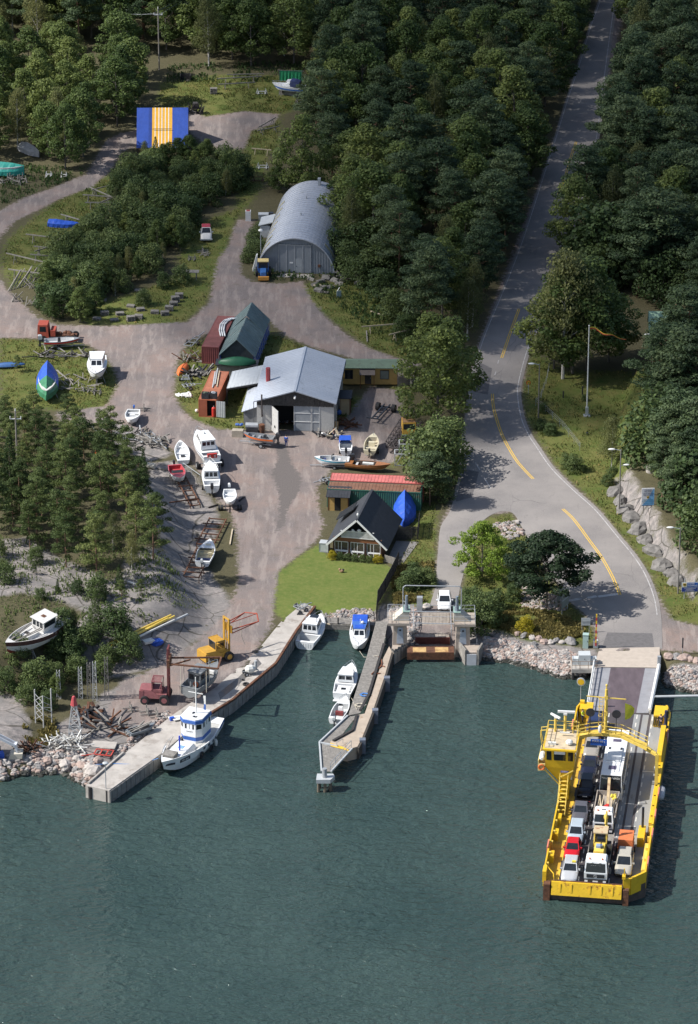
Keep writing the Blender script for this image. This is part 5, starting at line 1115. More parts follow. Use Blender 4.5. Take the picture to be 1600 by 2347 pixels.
# in the basin and at the quay
z = WATER_Z-.25
t,L,h = boat('cabin_cruiser','white cabin cruiser with open aft deck moored at the quay below the lawn','boat',(737,1432),(698,1493),z,2.75,1.35,open_=(.05,.30),bottom=BLKB,inner=GREYI)
cabin(t,-L*.20,L*.22,2.0,1.5,1.42,1.15,rf=.9,rb=.0,front=3,side=3,back=3);MB().box(L*.02,L*.02+.9,-.5,.5,2.66,2.69).build('roof_hatch',GLASS,t);pulpit(t,h,.55)
m = MB();[m.box(-L/2-.02,-L/2+.04,y,y+.08,.5,1.05) for y in (-.8,-.5,-.2,.1,.4,.7)];m.build('transom_grille',GREYI,t);MB().box(-L/2+.25,-L/2+.8,-.9,.9,.5,.85).build('seat',WHITE,t);m = MB();m.path([(-L*.12,-.7,2.7),(-L*.12,-.7,3.2),(-L*.12,.7,3.2),(-L*.12,.7,2.7)],.035);m.build('roof_rack',GREYM,t)
t,L,h = boat('cabin_boat','white cabin boat with bright blue canvas roof moored bow towards the camera','boat',(821,1508),(827,1440),z,2.4,1.35,open_=(.05,.40),bottom=BLKB,inner=GREYI)
cabin(t,-L*.12,L*.20,1.95,1.5,1.4,.95,rf=.7,rb=.0,front=2,side=2,roof=BLUEP);MB().box(-L*.42,-L*.10,-.95,.95,2.1,2.2,ty=.08).build('canopy',BLUET,t);m = MB();[m.bar((x,y,1.35),(x,y,2.12),.05) for x in (-L*.4,-L*.14) for y in (-.85,.85)];m.build('canopy_poles',GREYM,t);MB().box(L*.0,L*.1,-.55,.55,2.43,2.45).build('roof_stripe',BLUET,t)
m = MB();m.tube((-L*.05,.1,2.42),(-L*.05,.1,3.0),.05);m.ball((-L*.05,.35,2.6),.2);m.build('radar',WHITE,t);pulpit(t,h,.6,.45)
t,L,h = boat('cabin_boat','white cabin boat with dark windscreen moored along the middle of the pier','boat',(807,1546),(783,1612),z,2.5,1.4,open_=(.05,.34),bottom=BLKB,inner=WHITE)
cabin(t,-L*.14,L*.24,2.0,1.4,1.42,.95,rf=.9,rb=.0,front=2,side=2,back=2);MB().box(-L*.44,-L*.22,-.75,.75,.55,1.25).build('engine_box',WHITE,t);MB().box(-L*.36,-L*.29,-.28,.28,1.252,1.28).build('hatch',GLASS,t);pulpit(t,h,.6,.45);MB().box(-L/2-.35,-L/2,-1.0,1.0,.35,.45).build('bathing_platform',WHITE,t)
t,L,h = boat('open_boat','small white open motorboat with red cushion moored near the pier tip','boat',(795,1614),(768,1664),z,1.85,1.0,open_=(.06,.72),bottom=BLKB,inner=GREYI)
console(t,-.2,.45,.6,.75);screen(t,.1,.6,1.2,.3,.15,.2);MB().box(L*.18,L*.25,-.5,.4,.75,.85).build('red_cushion',RED,t);MB().box(-.95,-.55,-.45,.45,.4,.85).build('seat',M('dark_red_seat',(.18,.03,.03),.6),t);outboard(t,-L/2,.85,1.0,LGREY);pulpit(t,h,.78,.4)
# fishing boat
t,L,h = boat('fishing_boat','white and blue wooden fishing boat with tall wheelhouse moored at the quay','boat',(372,1797),(493,1672),WATER_Z-.6,4.3,2.15,full=.55,sheer=.42,open_=(.06,.93),floor=.78,inner=M('grey_white_deck',(.46,.45,.42),.8,var=.12),rim=.14,bottom=M('green_black_bottom',(.03,.045,.04),.6),rake=.05)
z0 = 2.15*.78;wx = -L*.12
m = MB();prof = [(wx-1.5,-1.35),(wx+.9,-1.35),(wx+1.5,-.75),(wx+1.5,.75),(wx+.9,1.35),(wx-1.5,1.35)]
def pr6(m,k,a,b,mi=0): m.prism([(wx+(x-wx)*k,y*k) for x,y in prof],a,b,mi)
m = MB();pr6(m,1.0,z0,z0+.25);pr6(m,.98,z0+.25,z0+.75,1);pr6(m,1.0,z0+.75,z0+2.45);pr6(m,1.05,z0+2.45,z0+2.85,1);pr6(m,1.0,z0+2.85,z0+3.0);wh = m.build('wheelhouse',[WHITE,BLUEP],t)
g = MB();Z0,Z1 = z0+1.75,z0+2.35
for (x0,y0),(x1,y1),n in ((prof[1],prof[2],1),(prof[2],prof[3],3),(prof[3],prof[4],1),(prof[4],prof[5],3),(prof[0],prof[1],3)): g.panes([(x0,y0,Z0),(x1,y1,Z0),(x1,y1,Z1),(x0,y0,Z1)],.12,.88,0,1,n,.22)
g.build('window',GLASS,wh)
MB().box(wx-.4,wx+.1,-.35,-.05,z0+3.0,z0+3.03).build('roof_hatch',GLASS,t);MB().box(wx+.5,wx+.9,.1,.6,z0+3.0,z0+3.03).build('roof_hatch',GLASS,t)
m = MB();m.tube((wx-.2,.1,z0+3.0),(wx-.2,.1,z0+7.6),.09,.06);m.bar((wx-.2,-.85,z0+5.6),(wx-.2,1.0,z0+5.6),.07);m.tube((wx-.2,.1,z0+5.9),(wx+1.2,.7,z0+3),.012,n=4);m.tube((wx-.2,.1,z0+5.9),(wx-1.3,-.9,z0+3),.012,n=4);m.build('mast',TRIM,t)
m = MB()
for i in range(5): a = i/4;m.box(wx-.3,wx-.25,1.0+.08*math.sin(a*3),1.3,z0+5.4-.36*(i+1),z0+5.4-.36*i,1 if i > 2 else 0)
m.build('flag',[TRIM,BLUEP],t)
m = MB();m.box(L*.04,L*.30,-1.25,1.25,z0,z0+.55,tx=.1,ty=.3);m.build('cargo_hatch',WHITE,t);MB().box(L*.12,L*.17,-.3,.35,z0+.55,z0+.58).build('blue_cover',M('pale_blue_cover',(.2,.36,.6),.6),t);MB().box(L*.27,L*.36,-1.0,.5,z0+.0,z0+.95).build('winch_box',WOODG,t)
MB().tube((L*.20,.2,z0+.5),(L*.20,.2,z0+2.4),.1).build('blue_post',M('cobalt_paint',(.03,.06,.5),.4),t)
stripe_(t,h,GREYI,.06,.06,.0,1,name='rubbing_strake',L=L);stripe_(t,h,BLUEP,.03,.42,.0,.16,6,name='blue_stern_band',L=L)
for tt_ in (.30,.36,.44,.52):
    b,zs,zk,x = h(tt_)
    for s in (-1,1): MB().box(x-.22,x+.22,s*(b+.005)-.02,s*(b+.005)+.02,zs-.42,zs-.16).build('scupper',M('dark_scupper',(.07,.08,.1),.7),t)
b,zs,zk,x = h(.78);MB().cbox((x,b-.02,zs-.45),(1.6,.06,.4),-.38).build('number_board',M('dark_navy_board',(.02,.025,.04),.6),t);text('FIN 862',.34,TRIM,t,(x+.02,b+.04,zs-.45),(math.pi/2,0,math.pi-.38),'registration_number')
b,zs,zk,x = h(.93);MB().cbox((x,b+.02,zs-.5),(1.2,.05,.22),-.75).build('name_board',M('dark_navy_board',(.02,.025,.04)),t)
text('NORDBJÖRK'[:8],.16,DARK,t,(wx+1.51,0,z0+1.4),(math.pi/2,0,math.pi/2),'lettering')
for tt_ in (.42,.58): b,zs,zk,x = h(tt_);m = MB();m.torus((x,b+.13,zs-.85),.33,.11,'y');m.build('tyre_fender',BLACK,t)
b,zs,zk,x = h(.33);m = MB();m.ball((x,b+.2,zs-.7),(.2,.2,.5));m.build('fender',OFFW,t)
pulpit(t,h,.5,.35,LGREY,.8)
# grey workboat in the slings, wreck, yard boats
t,L,h = boat('work_boat','grey steel workboat with wheelhouse hanging in the slings of the red forklift','boat',(500,1545),(432,1600),.75,2.7,1.45,WGREY,full=.85,open_=(.05,.80),floor=.55,inner=M('grey_deck',(.17,.18,.19),.6),bottom=REDB)
cabin(t,-L*.30,L*.02,1.75,1.65,.8,1.9,WGREY,rf=.1,rb=.05,ri=.08,front=2,side=2,back=2,wv=(.5,.85),over=.12)
m = MB();m.torus((-L*.30-.08,-.25,1.25),.28,.07,'x');m.build('life_ring',ORNG,t);m = MB();m.path([(-L*.2,-.3,2.75),(-L*.2,-.3,3.2),(-L*.2,.4,3.2),(-L*.2,.4,2.75)],.03);m.ball((-L*.15,0,2.95),.12);m.build('roof_rail',GREYM,t);MB().box(L*.2,L*.24,-.6,.6,1.0,1.4).build('hatch_grille',TRIM,t);pulpit(t,h,.55,.35)
def pw(u,v,dz): return W(u,v,dz)
wa,wb = W(14,1514,.5),W(150,1436,.5);t = thing('wooden_cutter','old brown and white wooden cutter rotting on the slope among young trees','boat',(wa+wb)/2,head(wb,wa));L = (wa-wb).length;t.rotation_euler[1] = -math.atan2(wa.z-wb.z,L);t.rotation_euler[0] = R(-5)
h = hull(t,L,3.6,2.0,OLDW,.55,.38,bottom=REDB,deckmat=OLDW,open_=(.06,.92),floor=.80,inner=OLDW,rake=.03,rim=.08);stripe_(t,h,BRNH,.03,.62,.0,1,name='brown_topside',L=L,rake=.03)
z0 = 1.6;cabin(t,-L*.26,-L*.04,1.9,2.0,z0,1.5,OLDW,rf=.05,rb=.05,ri=.05,front=3,side=1,back=0,wv=(.4,.85),over=.2);MB().box(-L*.17,-L*.12,-.3,.3,3.18,3.2).build('roof_rust',RUST,t)
m = MB();m.box(L*.0,L*.2,-.75,.75,z0,z0+.35,ty=.1);m.build('deckhouse',OLDW,t);m = MB();[m.bar((-L*.02,y,z0+.7),(L*.42,y*.3,z0+.6),.09) for y in (-1.1,-.8,.6,.9)];m.build('spars',WOODG,t);MB().box(L*.1,L*.14,-.5,.3,z0+.35,z0+.45).build('hatch',WOODD,t);m = MB();m.ball((-L*.43,0,2.0),(.4,.5,.3),jit=.3,rg=rnd);m.build('winch',DARK,t);stands(t,L*.8,3.2,.6)
G1 = 'boats standing ashore in the yard'
t,L,h = boat('cabin_cruiser','big white cabin cruiser with red lifejacket box on a twin wheel trailer','boat',(452,1012),(487,1068),.85,2.75,1.55,open_=(.04,.2),bottom=BLKB,inner=GREYI)
cabin(t,-L*.26,L*.20,2.1,1.7,1.55,1.25,rf=.55,rb=.05,front=3,side=4,back=3,wv=(.45,.85));stripe_(t,h,NAVY,-.18,.1,L=L);pulpit(t,h,.5,.6);MB().box(-L/2-.06,-L/2+.22,-.65,.65,1.15,1.75).build('red_box',RED,t);m = MB();[m.box(-L/2-.09,-L/2-.06,y,y+.06,1.25,1.6) for y in (-.45,-.3,.25,.4)];m.build('box_lettering',TRIM,t);MB().box(-L/2-.5,-L/2,-1.2,1.2,.5,.58).build('bathing_platform',WHITE,t);trailer(t,L,.85,w=2.5,wx=-L*.32)
for s in (1,-1): wheel(t,(-L*.32,s*1.68,-.35),.5,.3)
m = MB();[m.bar((-L/2-.5,-1.0+y,-.6),(-L/2-.5,-1.0+y,.5),.04) for y in (0,.35)];[m.bar((-L/2-.5,-1.0,-.5+i*.25),(-L/2-.5,-.65,-.5+i*.25),.04) for i in range(4)];m.build('ladder',GREYM,t);m = MB();m.tube((0,0,2.8),(0,0,3.3),.03);m.ball((0,0,2.95),.14);m.build('radio_mast',GREYM,t)
t,L,h = boat('rowing_boat','white plastic rowing boat lying on the grass beside the big cruiser','boat',(413,1022),(421,1066),.08,1.95,.75,open_=(.04,.92),inner=WHITE,full=.78);thwarts(t,h,(.12,.45,.78),.75,1.9,WHITE);MB().box(-L*.2,-L*.12,-.35,.2,.3,.46).build('bottom_board',DARK,t)
t,L,h = boat('cabin_boat','white cabin boat with black outboard facing away below the big cruiser','boat',(481,1078),(486,1132),.55,2.35,1.25,open_=(.04,.26),bottom=BLKB,inner=WHITE)
cabin(t,-L*.22,L*.18,2.0,1.5,1.28,1.0,rf=.9,rb=.0,front=2,side=3,back=3,wv=(.25,.85));outboard(t,-L/2,1.0,1.2);pulpit(t,h,.6,.55,TRIM);trailer(t,L,.55,w=2.1,wx=-L*.15);m = MB();[m.bar((-L/2-.1,.75+y,.0),(-L/2-.1,.75+y,.9),.03) for y in (0,.3)];[m.bar((-L/2-.1,.75,.1+i*.22),(-L/2-.1,1.05,.1+i*.22),.03) for i in range(4)];m.build('ladder',GREYM,t)
t,L,h = boat('open_boat','faded red and white open motorboat on the rock slab','boat',(414,1113),(400,1078),.35,2.1,.95,open_=(.05,.62),inner=M('red_cockpit',(.42,.05,.06),.6),deckmat=PINK,bottom=WHITE);console(t,.0,.35,1.6,.5,PINK);screen(t,.45,1.5,.95,.3,.2,.4);outboard(t,-L/2,.8,.9);stands(t,L,1.8,.35)
t,L,h = boat('open_boat','small white boat with white outboard standing on a launching trailer','boat',(528,1166),(526,1132),.7,1.75,.8,open_=(.05,.70),inner=WHITE);thwarts(t,h,(.3,.5),.8,1.7,WHITE);outboard(t,-L/2,.75,1.0,WHITE);console(t,.4,.3,1.0,.4)
m = MB()
for s in (1,-1): m.bar((-L*.5,s*.45,-.15),(L*.45,s*.6,-.15),.1)
m.bar((L*.25,-1.2,-.15),(L*.25,1.2,-.15),.14);m.bar((-L*.3,-.5,-.15),(-L*.3,.5,-.15),.1);m.bar((-L*.5,0,-.15),(-L*1.0,.1,-.3),.1);m.build('trailer_frame',DARK,t);[wheel(t,(L*.25,s*1.05,-.35),.36,.28,DARK) for s in (1,-1)];[wheel(t,(L*.25,s*1.4,-.35),.36,.28,DARK) for s in (1,-1)]
t,L,h = boat('day_boat','white bowrider with outboard on the rusty slipway rails','boat',(482,1253),(464,1302),.45,2.2,.95,open_=(.05,.62),inner=CREAM,bottom=BLKB);screen(t,L*.02,1.7,.95,.4,.35,.6);outboard(t,-L/2,.85,1.0,LGREY);MB().box(-L*.36,-L*.28,-.8,.8,.4,.75).build('seat',NAVY,t);[MB().box(-L*.05,-L*.0,y,y+.45,.4,.8).build('seat',CREAM,t) for y in (-.75,.3)];MB().box(L*.22,L*.3,-.35,.35,1.0,1.03).build('hatch',CREAM,t)
t,L,h = boat('open_boat','aluminium motorboat with orange side stripe on a trailer before the open workshop door','boat',(558,1008),(629,1016),.6,1.7,.9,ALU,open_=(.04,.85),inner=ALU);stripe_(t,h,ORNG,-.03,.24,L=L);thwarts(t,h,(.3,.5,.7),.9,1.6,GREYM);console(t,-L*.2,.35,.5,.7,DARK);outboard(t,-L/2,.85,1.25);trailer(t,L,.6,w=1.5,wx=-L*.12)
t,L,h = boat('open_boat','white motorboat under a blue canvas canopy, stern towards the camera','boat',(791,1018),(793,1046),.35,1.75,.9,open_=(.04,.6),inner=GREYI,bottom=BLKB);outboard(t,-L/2,.8,1.0);m = MB();m.loft([[(x,-.85,1.0),(x,-.75,1.55),(x,.75,1.55),(x,.85,1.0)] for x in (-L*.05,L*.2,L*.36)],closed=False,caps=False);m.add([(L*.36,-.85,1.0),(L*.36,.85,1.0),(L*.36,.75,1.55),(L*.36,-.75,1.55)],[(0,1,2,3)]);m.build('canopy',BLUET,t);MB().box(-L*.3,-L*.2,-.6,.6,.35,.7).build('seat',WHITE,t);trailer(t,L,.35,w=1.4,wx=-.3)
t,L,h = boat('open_boat','cream coloured open boat on a trailer, stern towards the camera','boat',(857,1008),(847,1045),.5,1.9,.85,CREAM,open_=(.04,.80),inner=M('worn_cream_inside',(.45,.40,.30),.7));console(t,0,.3,.9,.55,CREAM);thwarts(t,h,(.25,.65),.85,1.8,CREAM);outboard(t,-L/2,.75,.8);trailer(t,L,.5,w=1.7,wx=-.6);m = MB();m.tube((L*.38,0,.9),(L*.40,0,1.5),.03);m.build('light_pole',GREYM,t)
t,L,h = boat('bowrider','white bowrider with turquoise side stripe lying sideways in the yard','boat',(720,1063),(801,1065),.4,1.9,.9,open_=(.05,.85),inner=GREYI,bottom=GREYI);stripe_(t,h,LTB,-.02,.18,L=L);console(t,-.2,.35,1.2,.5);screen(t,.1,1.3,1.0,.3,.2,.3);outboard(t,-L/2,.9,1.2);[MB().box(x-.15,x+.15,-.5,.3,.4,.7).build('seat',NAVY if i else WHITE,t) for i,x in enumerate((-1.0,.9))];trailer(t,L,.4,w=1.5,wx=-.4)
t,L,h = boat('wooden_boat','old varnished wooden motorboat lying behind the salmon roofed container','boat',(896,1080),(792,1071),.25,1.7,.9,WOODH,open_=(.12,.70),inner=M('dark_boat_inside',(.06,.04,.03),.8),full=.7,bottom=OLDW);thwarts(t,h,(.25,.5),.9,1.6,GREYI);MB().box(-L*.12,L*.12,-.2,.2,.75,.95).build('engine_cover',OFFW,t)
t,L,h = boat('open_boat','grey workboat with red tubes and big outboard on a trailer by the red truck','boat',(184,788),(101,791),.55,1.9,.8,ALU,open_=(.05,.85),inner=GREYI);stripe_(t,h,RED,-.05,.22,L=L);outboard(t,-L/2,.8,1.35,LGREY);console(t,-.4,.3,.5,.8,DARK);trailer(t,L,.55,w=1.5,wx=-.5)
t,L,h = boat('cabin_boat','white cabin boat standing on supports in the left yard, bow towards the camera','boat',(220,880),(225,832),.7,2.75,1.35,open_=(.04,.25),bottom=GREYI)
cabin(t,-L*.25,L*.20,2.3,1.8,1.38,1.1,rf=.75,rb=.0,front=2,side=2,back=2);pulpit(t,h,.6,.4);stripe_(t,h,NAVY,-.1,.06,L=L);stands(t,L,2.5,.7)
t,L,h = boat('open_boat','small white open boat with motor raised at the gravel edge','boat',(300,978),(307,950),.3,2.0,.9,open_=(.05,.75),inner=GREYI,bottom=GREYI);console(t,-.1,.35,.8,.55);thwarts(t,h,(.2,),.9,1.8,WHITE);outboard(t,-L/2,.8,.8,BLUEP);stands(t,L,1.6,.3)
t,L,h = boat('motor_cruiser','white motorboat with blue stripe and navy canopy on the top meadow','boat',(624,207),(702,213),.65,2.3,1.2,open_=(.05,.35),bottom=CREAM,inner=GREYI);stripe_(t,h,BLUEP,-.3,.25,L=L);cabin(t,-L*.08,L*.18,1.8,1.2,1.2,.75,rf=.8,rb=.0,front=2,side=2);m = MB();m.loft([[(x,-.95,1.2),(x,-.8,zz),(x,.8,zz),(x,.95,1.2)] for x,zz in ((-L*.32,1.9),(-L*.2,2.15),(-L*.06,2.15))],closed=False);m.build('canopy',NAVY,t);outboard(t,-L/2,1.0,1.2);stands(t,L,2.0,.65);pulpit(t,h,.6,.35)
# upturned and covered boats
def upturned(label,bow,stern,z,B,H,mat,nm='rowing_boat'):
    a,b = P(bow[0],bow[1],z),P(stern[0],stern[1],z);L = (a-b).length;t = thing(nm,label,'boat',(a+b)/2,head(b,a));o = bpy.data.objects.new('flip',None)
    m = MB();ns = 14;rings = []
    for i in range(ns+1):
        s = i/ns;bb = B/2*max(.04,(1-abs(2*s-1)**2.6));hh = H*(.35+.65*(1-abs(2*s-1)**2));x = -L/2+L*s;rings.append([(x,-bb,0),(x,-bb*.85,hh*.55),(x,-bb*.4,hh*.92),(x,0,hh),(x,bb*.4,hh*.92),(x,bb*.85,hh*.55),(x,bb,0)])
    m.loft(rings,closed=False);fixn(m.build('hull',mat,t,smooth=True));bpy.data.objects.remove(o)
    m = MB();m.path([Vector((-L/2+L*i/ns,0,H*(.35+.65*(1-abs(2*i/ns-1)**2))+.02)) for i in range(ns+1)],.045,5);m.build('keel',mat,t);return t
upturned('orange rowing boat lying upturned beside the red container',(410,862),(429,836),.0,1.5,.75,ORNG)
upturned('dark green wooden boat lying upturned on the grey timber shed',(587,833),(501,833),2.15,1.7,1.0,M('dark_green_paint',(.02,.115,.055),.5,var=.15))
def covered(label,bow,stern,z,B,hs,mat,split=None,legs=True):
    """boat under a tarpaulin: hs = ridge heights along the length, stern to bow"""
    a,b = P(bow[0],bow[1],z),P(stern[0],stern[1],z);L = (a-b).length;t = thing('covered_boat',label,'covered boat',(a+b)/2,head(b,a));n = len(hs)*4
    if z > .3: hull(t,L*.96,B*.8,1.1,OLDW,bottom=REDB)
    def sec(s):
        q = s*(len(hs)-1);i = min(len(hs)-2,int(q));h = hs[i]+(hs[i+1]-hs[i])*(q-i);bb = B/2*max(.06,(1-max(0,(s-.45)/.55)**2.2))*(.85+.15*min(1,s/.2));wv = .06*math.sin(s*37);x = -L/2+L*s
        return [(x,-bb+wv,.1-.25),(x,-bb,.55),(x,-bb*.55-wv,.55+(h-.55)*.55),(x,0,h),(x,bb*.55+wv,.55+(h-.55)*.55),(x,bb,.55),(x,bb+wv,.1-.25)]
    cut = split or 1.0;k = int(n*cut)
    for nm,i0,i1,mm in (('tarpaulin',0,k,mat[0]),('tarpaulin',k,n,mat[-1])):
        if i1 > i0: m = MB();m.loft([sec(i/n) for i in range(i0,i1+1)],closed=False);fixn(m.build(nm,mm,t))
    if legs and z > .3: stands(t,L,B,z)
    return t
covered('tall tarpaulin covered boat in the left yard, blue behind and green in front',(107,916),(110,862),.75,3.0,(2.4,2.6,2.2,1.7,1.0),(BLUET,GREENT),.55)
covered('boat wrapped in bright blue tarpaulin standing behind the cottage',(927,1207),(928,1158),.1,2.9,(2.0,3.0,2.3,1.7,1.0),(BLUET,))
covered('low boat under crumpled blue tarpaulin beside the upper gravel track',(184,520),(112,515),.05,1.9,(.95,1.05,.8,.85,.7),(BLUET,))
covered('boat under teal green tarpaulin at the left edge below the grove',(56,398),(-45,392),.55,2.7,(1.6,1.9,1.8,1.7,1.4),(M('teal_tarpaulin',(.03,.30,.24),.5,var=.15,bump=.6,bsc=2),))
covered('small pale tarpaulin covered boat in the shade of the upper left grove',(90,358),(50,340),.3,1.9,(1.2,1.5,1.4,1.0),(M('grey_tarpaulin',(.30,.30,.32),.6,var=.15),),legs=False)
upturned('slim blue boat lying at the left edge behind the tall covered boat',(57,836),(-20,840),.35,1.1,.5,M('kayak_blue',(.06,.14,.33),.5))
# ---------------------------------------------------------------- car ferry
DZ = .26
FO = P(1345,2031,DZ);FE = P(1417,1632,DZ);FRZ = head(FO,FE)-math.pi/2;FL = (FE-FO).length
fe = thing('car_ferry','yellow open deck car ferry lying bow in at the link span','ferry',FO,FRZ)
FM = Matrix.Translation(FO) @ Matrix.Rotation(FRZ,4,'Z')
def FW(x,y,z=0): return FM @ Vector((x,y,z))
XL,XR = -4.75,6.15
DECK = M('ferry_deck_dark',(.062,.054,.058),.75,var=.3,sc=.5,c2=(.12,.115,.12),sc2=.35,amt=.45,stretch=(1,.35,1));DGREY = M('ferry_deck_grey',(.26,.265,.265),.7,var=.15,sc=.6,c2=(.12,.11,.105),sc2=.5,amt=.35,stretch=(1,.3,1));DYEL = M('ferry_walkway_yellow',(.56,.33,.03),.7,var=.2,sc=1,c2=(.25,.13,.05),sc2=.8,amt=.45);DWHITE = M('deck_white_paint',(.62,.60,.54),.8,var=.15)
m = MB();hp_ = [(XL+.2,-.2),(3.9,-.2),(XR,1.6),(XR,FL-1.0),(XR-.8,FL),(XL+.2,FL),(XL,FL-1),(XL,1.0)]
m.prism(hp_,-2.6,-.02);m.build('hull',M('ferry_hull_dark',(.085,.065,.055),.7,var=.4,sc=1.5,c2=(.18,.07,.04),amt=.3),fe)
m = MB();m.box(-3.2,3.9,.2,FL-.1,-.02,.0);m.build('vehicle_deck',DECK,fe)
m = MB();m.prism([(3.9,.2),(5.5,1.4),(5.5,FL-.1),(3.9,FL-.1)],-.02,.001);m.build('side_deck',DGREY,fe)
m = MB();m.box(1.9,2.65,11,FL-.3,.0,.006);m.box(2.9,3.6,6,FL-.3,.0,.0055);m.build('worn_lane',DGREY,fe)
m = MB();m.box(XL+.25,-3.2,.3,FL-.3,-.02,.01);m.build('side_walkway',DYEL,fe)
[MB().box(-3.35,-3.08,y,y+2.2,.01,.016).build('walkway_line',PY,fe) for y in np.arange(1,FL-6,4.2)]
m = MB()
for x,y0 in ((.0-1.0,1.0),(2.25,1.0),(4.05,9)): [m.box(x-.06,x+.06,y,y+1.0,.0,.012) for y in np.arange(y0,FL-1,2.05)]
m.box(3.9,5.4,27.0,27.15,0,.012);m.build('lane_dashes',DWHITE,fe)
# bow flap and bow quarter
m = MB();m.hexa([(-3.75,-.75,-.95),(3.75,-.75,-.95),(3.75,-.15,-.95),(-3.75,-.15,-.95)],[(-3.75,-.35,.45),(3.75,-.35,.45),(3.75,-.12,.45),(-3.75,-.12,.45)])
for x in (-2.8,-1.6,.4,1.6,2.8): m.bar((x,-.62,-.6),(x,-.40,.3),.14)
m.build('bow_flap',M('ferry_flap_yellow',(.66,.42,.02),.5,var=.15,sc=1,c2=(.22,.07,.02),sc2=1.1,amt=.42),fe)
m = MB();m.box(-3.8,3.8,-.12,.02,.30,.52);m.build('flap_lip',RUST,fe)
m = MB();m.box(-4.6,-3.9,-.6,.3,-2.2,.2);m.build('bow_post',RUST,fe);m = MB();m.box(3.9,4.5,-.6,.3,-2.2,.1);m.build('bow_post',RUST,fe)
def wallbox(pts,z0,z1,th,name,mat=YEL):
    m = MB()
    for a,b in zip(pts,pts[1:]): m.bar((a[0],a[1],(z0+z1)/2),(b[0],b[1],(z0+z1)/2),th,z1-z0)
    return m.build(name,mat,fe)
wallbox([(3.85,.0),(4.6,.15),(XR-.05,1.9)],-.75,1.25,.25,'bow_quarter');m = MB();m.box(3.75,4.1,-.25,.4,1.25,1.6);m.bar((3.95,.1,1.3),(3.95,.1,2.4),.1);m.build('mooring_post',YEL,fe)
wallbox([(XL+.08,.4),(XL+.08,FL-1.5),(XL+.6,FL+.2)],-.6,1.15,.16,'bulwark');wallbox([(XR-.1,1.9),(XR-.1,FL-1.5),(XR-.6,FL+.3)],-.6,1.15,.2,'bulwark')
m = MB();m.box(XL-.05,XL+.35,.2,1.6,0,1.3);m.bar((XL+.4,.3,0),(XL+1.1,.3,.1),.12);m.path([(XL+.2,1.7,1.3),(XL+1.1,.8,.8),(XL+1.2,.3,.1)],.06);m.build('bow_bracket',YEL,fe)
for i,y in enumerate(np.arange(2.5,FL-3,2.4)): MB().box(XL+.16,XL+.40,y,y+.25,.0,1.1).build('bulwark_stay',YELP,fe);MB().box(XR-.45,XR-.2,y,y+.25,.0,1.1).build('bulwark_stay',YELP,fe)
for y in (4.5,9.5,13.0): MB().box(XL+.15,XL+.75,y,y+1.2,.0,.9).build('bulwark_locker',YEL,fe)
for a,b in ((14,21.5),(3,9)): MB().box(XR-.62,XR-.21,a,b,.0,.75).build('bulwark_locker',YELP,fe)
for y,s in ((5.6,-1),(3.4,1),(9.8,1),(14.2,1),(19.3,1),(33.5,1),(34.5,-1)):
    m = MB();x = XL-.02 if s < 0 else XR;m.box(x-.05-.05*(s<0),x+.05+.05*(s>0),y,y+1.7,.4,1.35);o = m.build('rescue_panel',M('faded_orange_panel',(.62,.20,.13),.6,var=.1),fe)
    m = MB();[m.box(x-.06-.05*(s<0),x+.06+.05*(s>0),y+.2+.35*k,y+.38+.35*k,.55,1.2) for k in range(4)];m.build('panel_stripe',TRIM,o)
m = MB();m.loft([[(XR+.25+.42*math.cos(a)*k,y,.45+.42*math.sin(a)*k) for a in np.arange(0,6.28,.7)] for y,k in ((20.0,.4),(20.3,1),(22.3,1),(22.6,.4))]);m.build('raft_canister',M('grey_raft',(.40,.40,.42),.5),fe)
# right stern corner box and posts
m = MB();m.box(3.6+.7,XR-.35,FL-3.2,FL-.6,0,1.5);[m.bar((XR-1.75+.22*i,FL-3.25,1.35),(XR-1.9+.22*i,FL-3.25,.2),.08,mi=1) for i in range(4)];m.build('stern_locker',[YEL,DARK],fe)
m = MB();m.tube((XR-.3,FL-5.2,0),(XR-.3,FL-5.2,3.2),.2,n=9);m.build('exhaust_post',M('navy_post',(.02,.025,.06),.5),fe);m = MB();m.tube((5.0,12.2,0),(5.0,12.2,3.4),.14,n=9);m.build('vent_post',DARK,fe);m = MB();m.box(4.6,5.35,9.4,12.6,0,.95);m.build('engine_casing',YEL,fe)
m = MB();m.box(XR-.55,XR-.22,13,FL-6,.9,1.1);m.box(XR-.75,XR-.2,FL-14,FL-6.5,0,2.0);m.build('side_locker',YEL,fe);m = MB();m.ball((XR-.4,FL-5.4,1.2),(.35,.35,.45),jit=.2,rg=rnd);m.ball((XR-.4,FL-3.6,1.7),(.3,.4,.3),jit=.2,rg=rnd);m.build('winch',DARK,fe)
m = MB();m.tube((XR-.9,26.2,.7),(XR-.55,26.2,.7),.42,n=16);m.build('mirror',LGREY,fe)
m = MB();m.bar((XL+.6,FL-.6,0),(XL+.6,FL-.6,1.5),.5);m.box(XL+.4,XL+1.9,FL-2.2,FL-.3,0,1.2);m.build('stern_locker',YEL,fe);m = MB();m.tube((XL+.3,FL+.5,0),(XL+.3,FL+.5,3.1),.05);m.build('mirror_pole',GREYM,fe);m = MB();m.tube((XL+.3,FL+.35,3.4),(XL+.3,FL+.5,3.4),.5,n=18);o = m.build('mirror',LGREY,fe);m = MB();m.tube((XL+.3,FL+.33,3.4),(XL+.3,FL+.36,3.4),.38,n=18);m.build('mirror_glass',YEL,o)
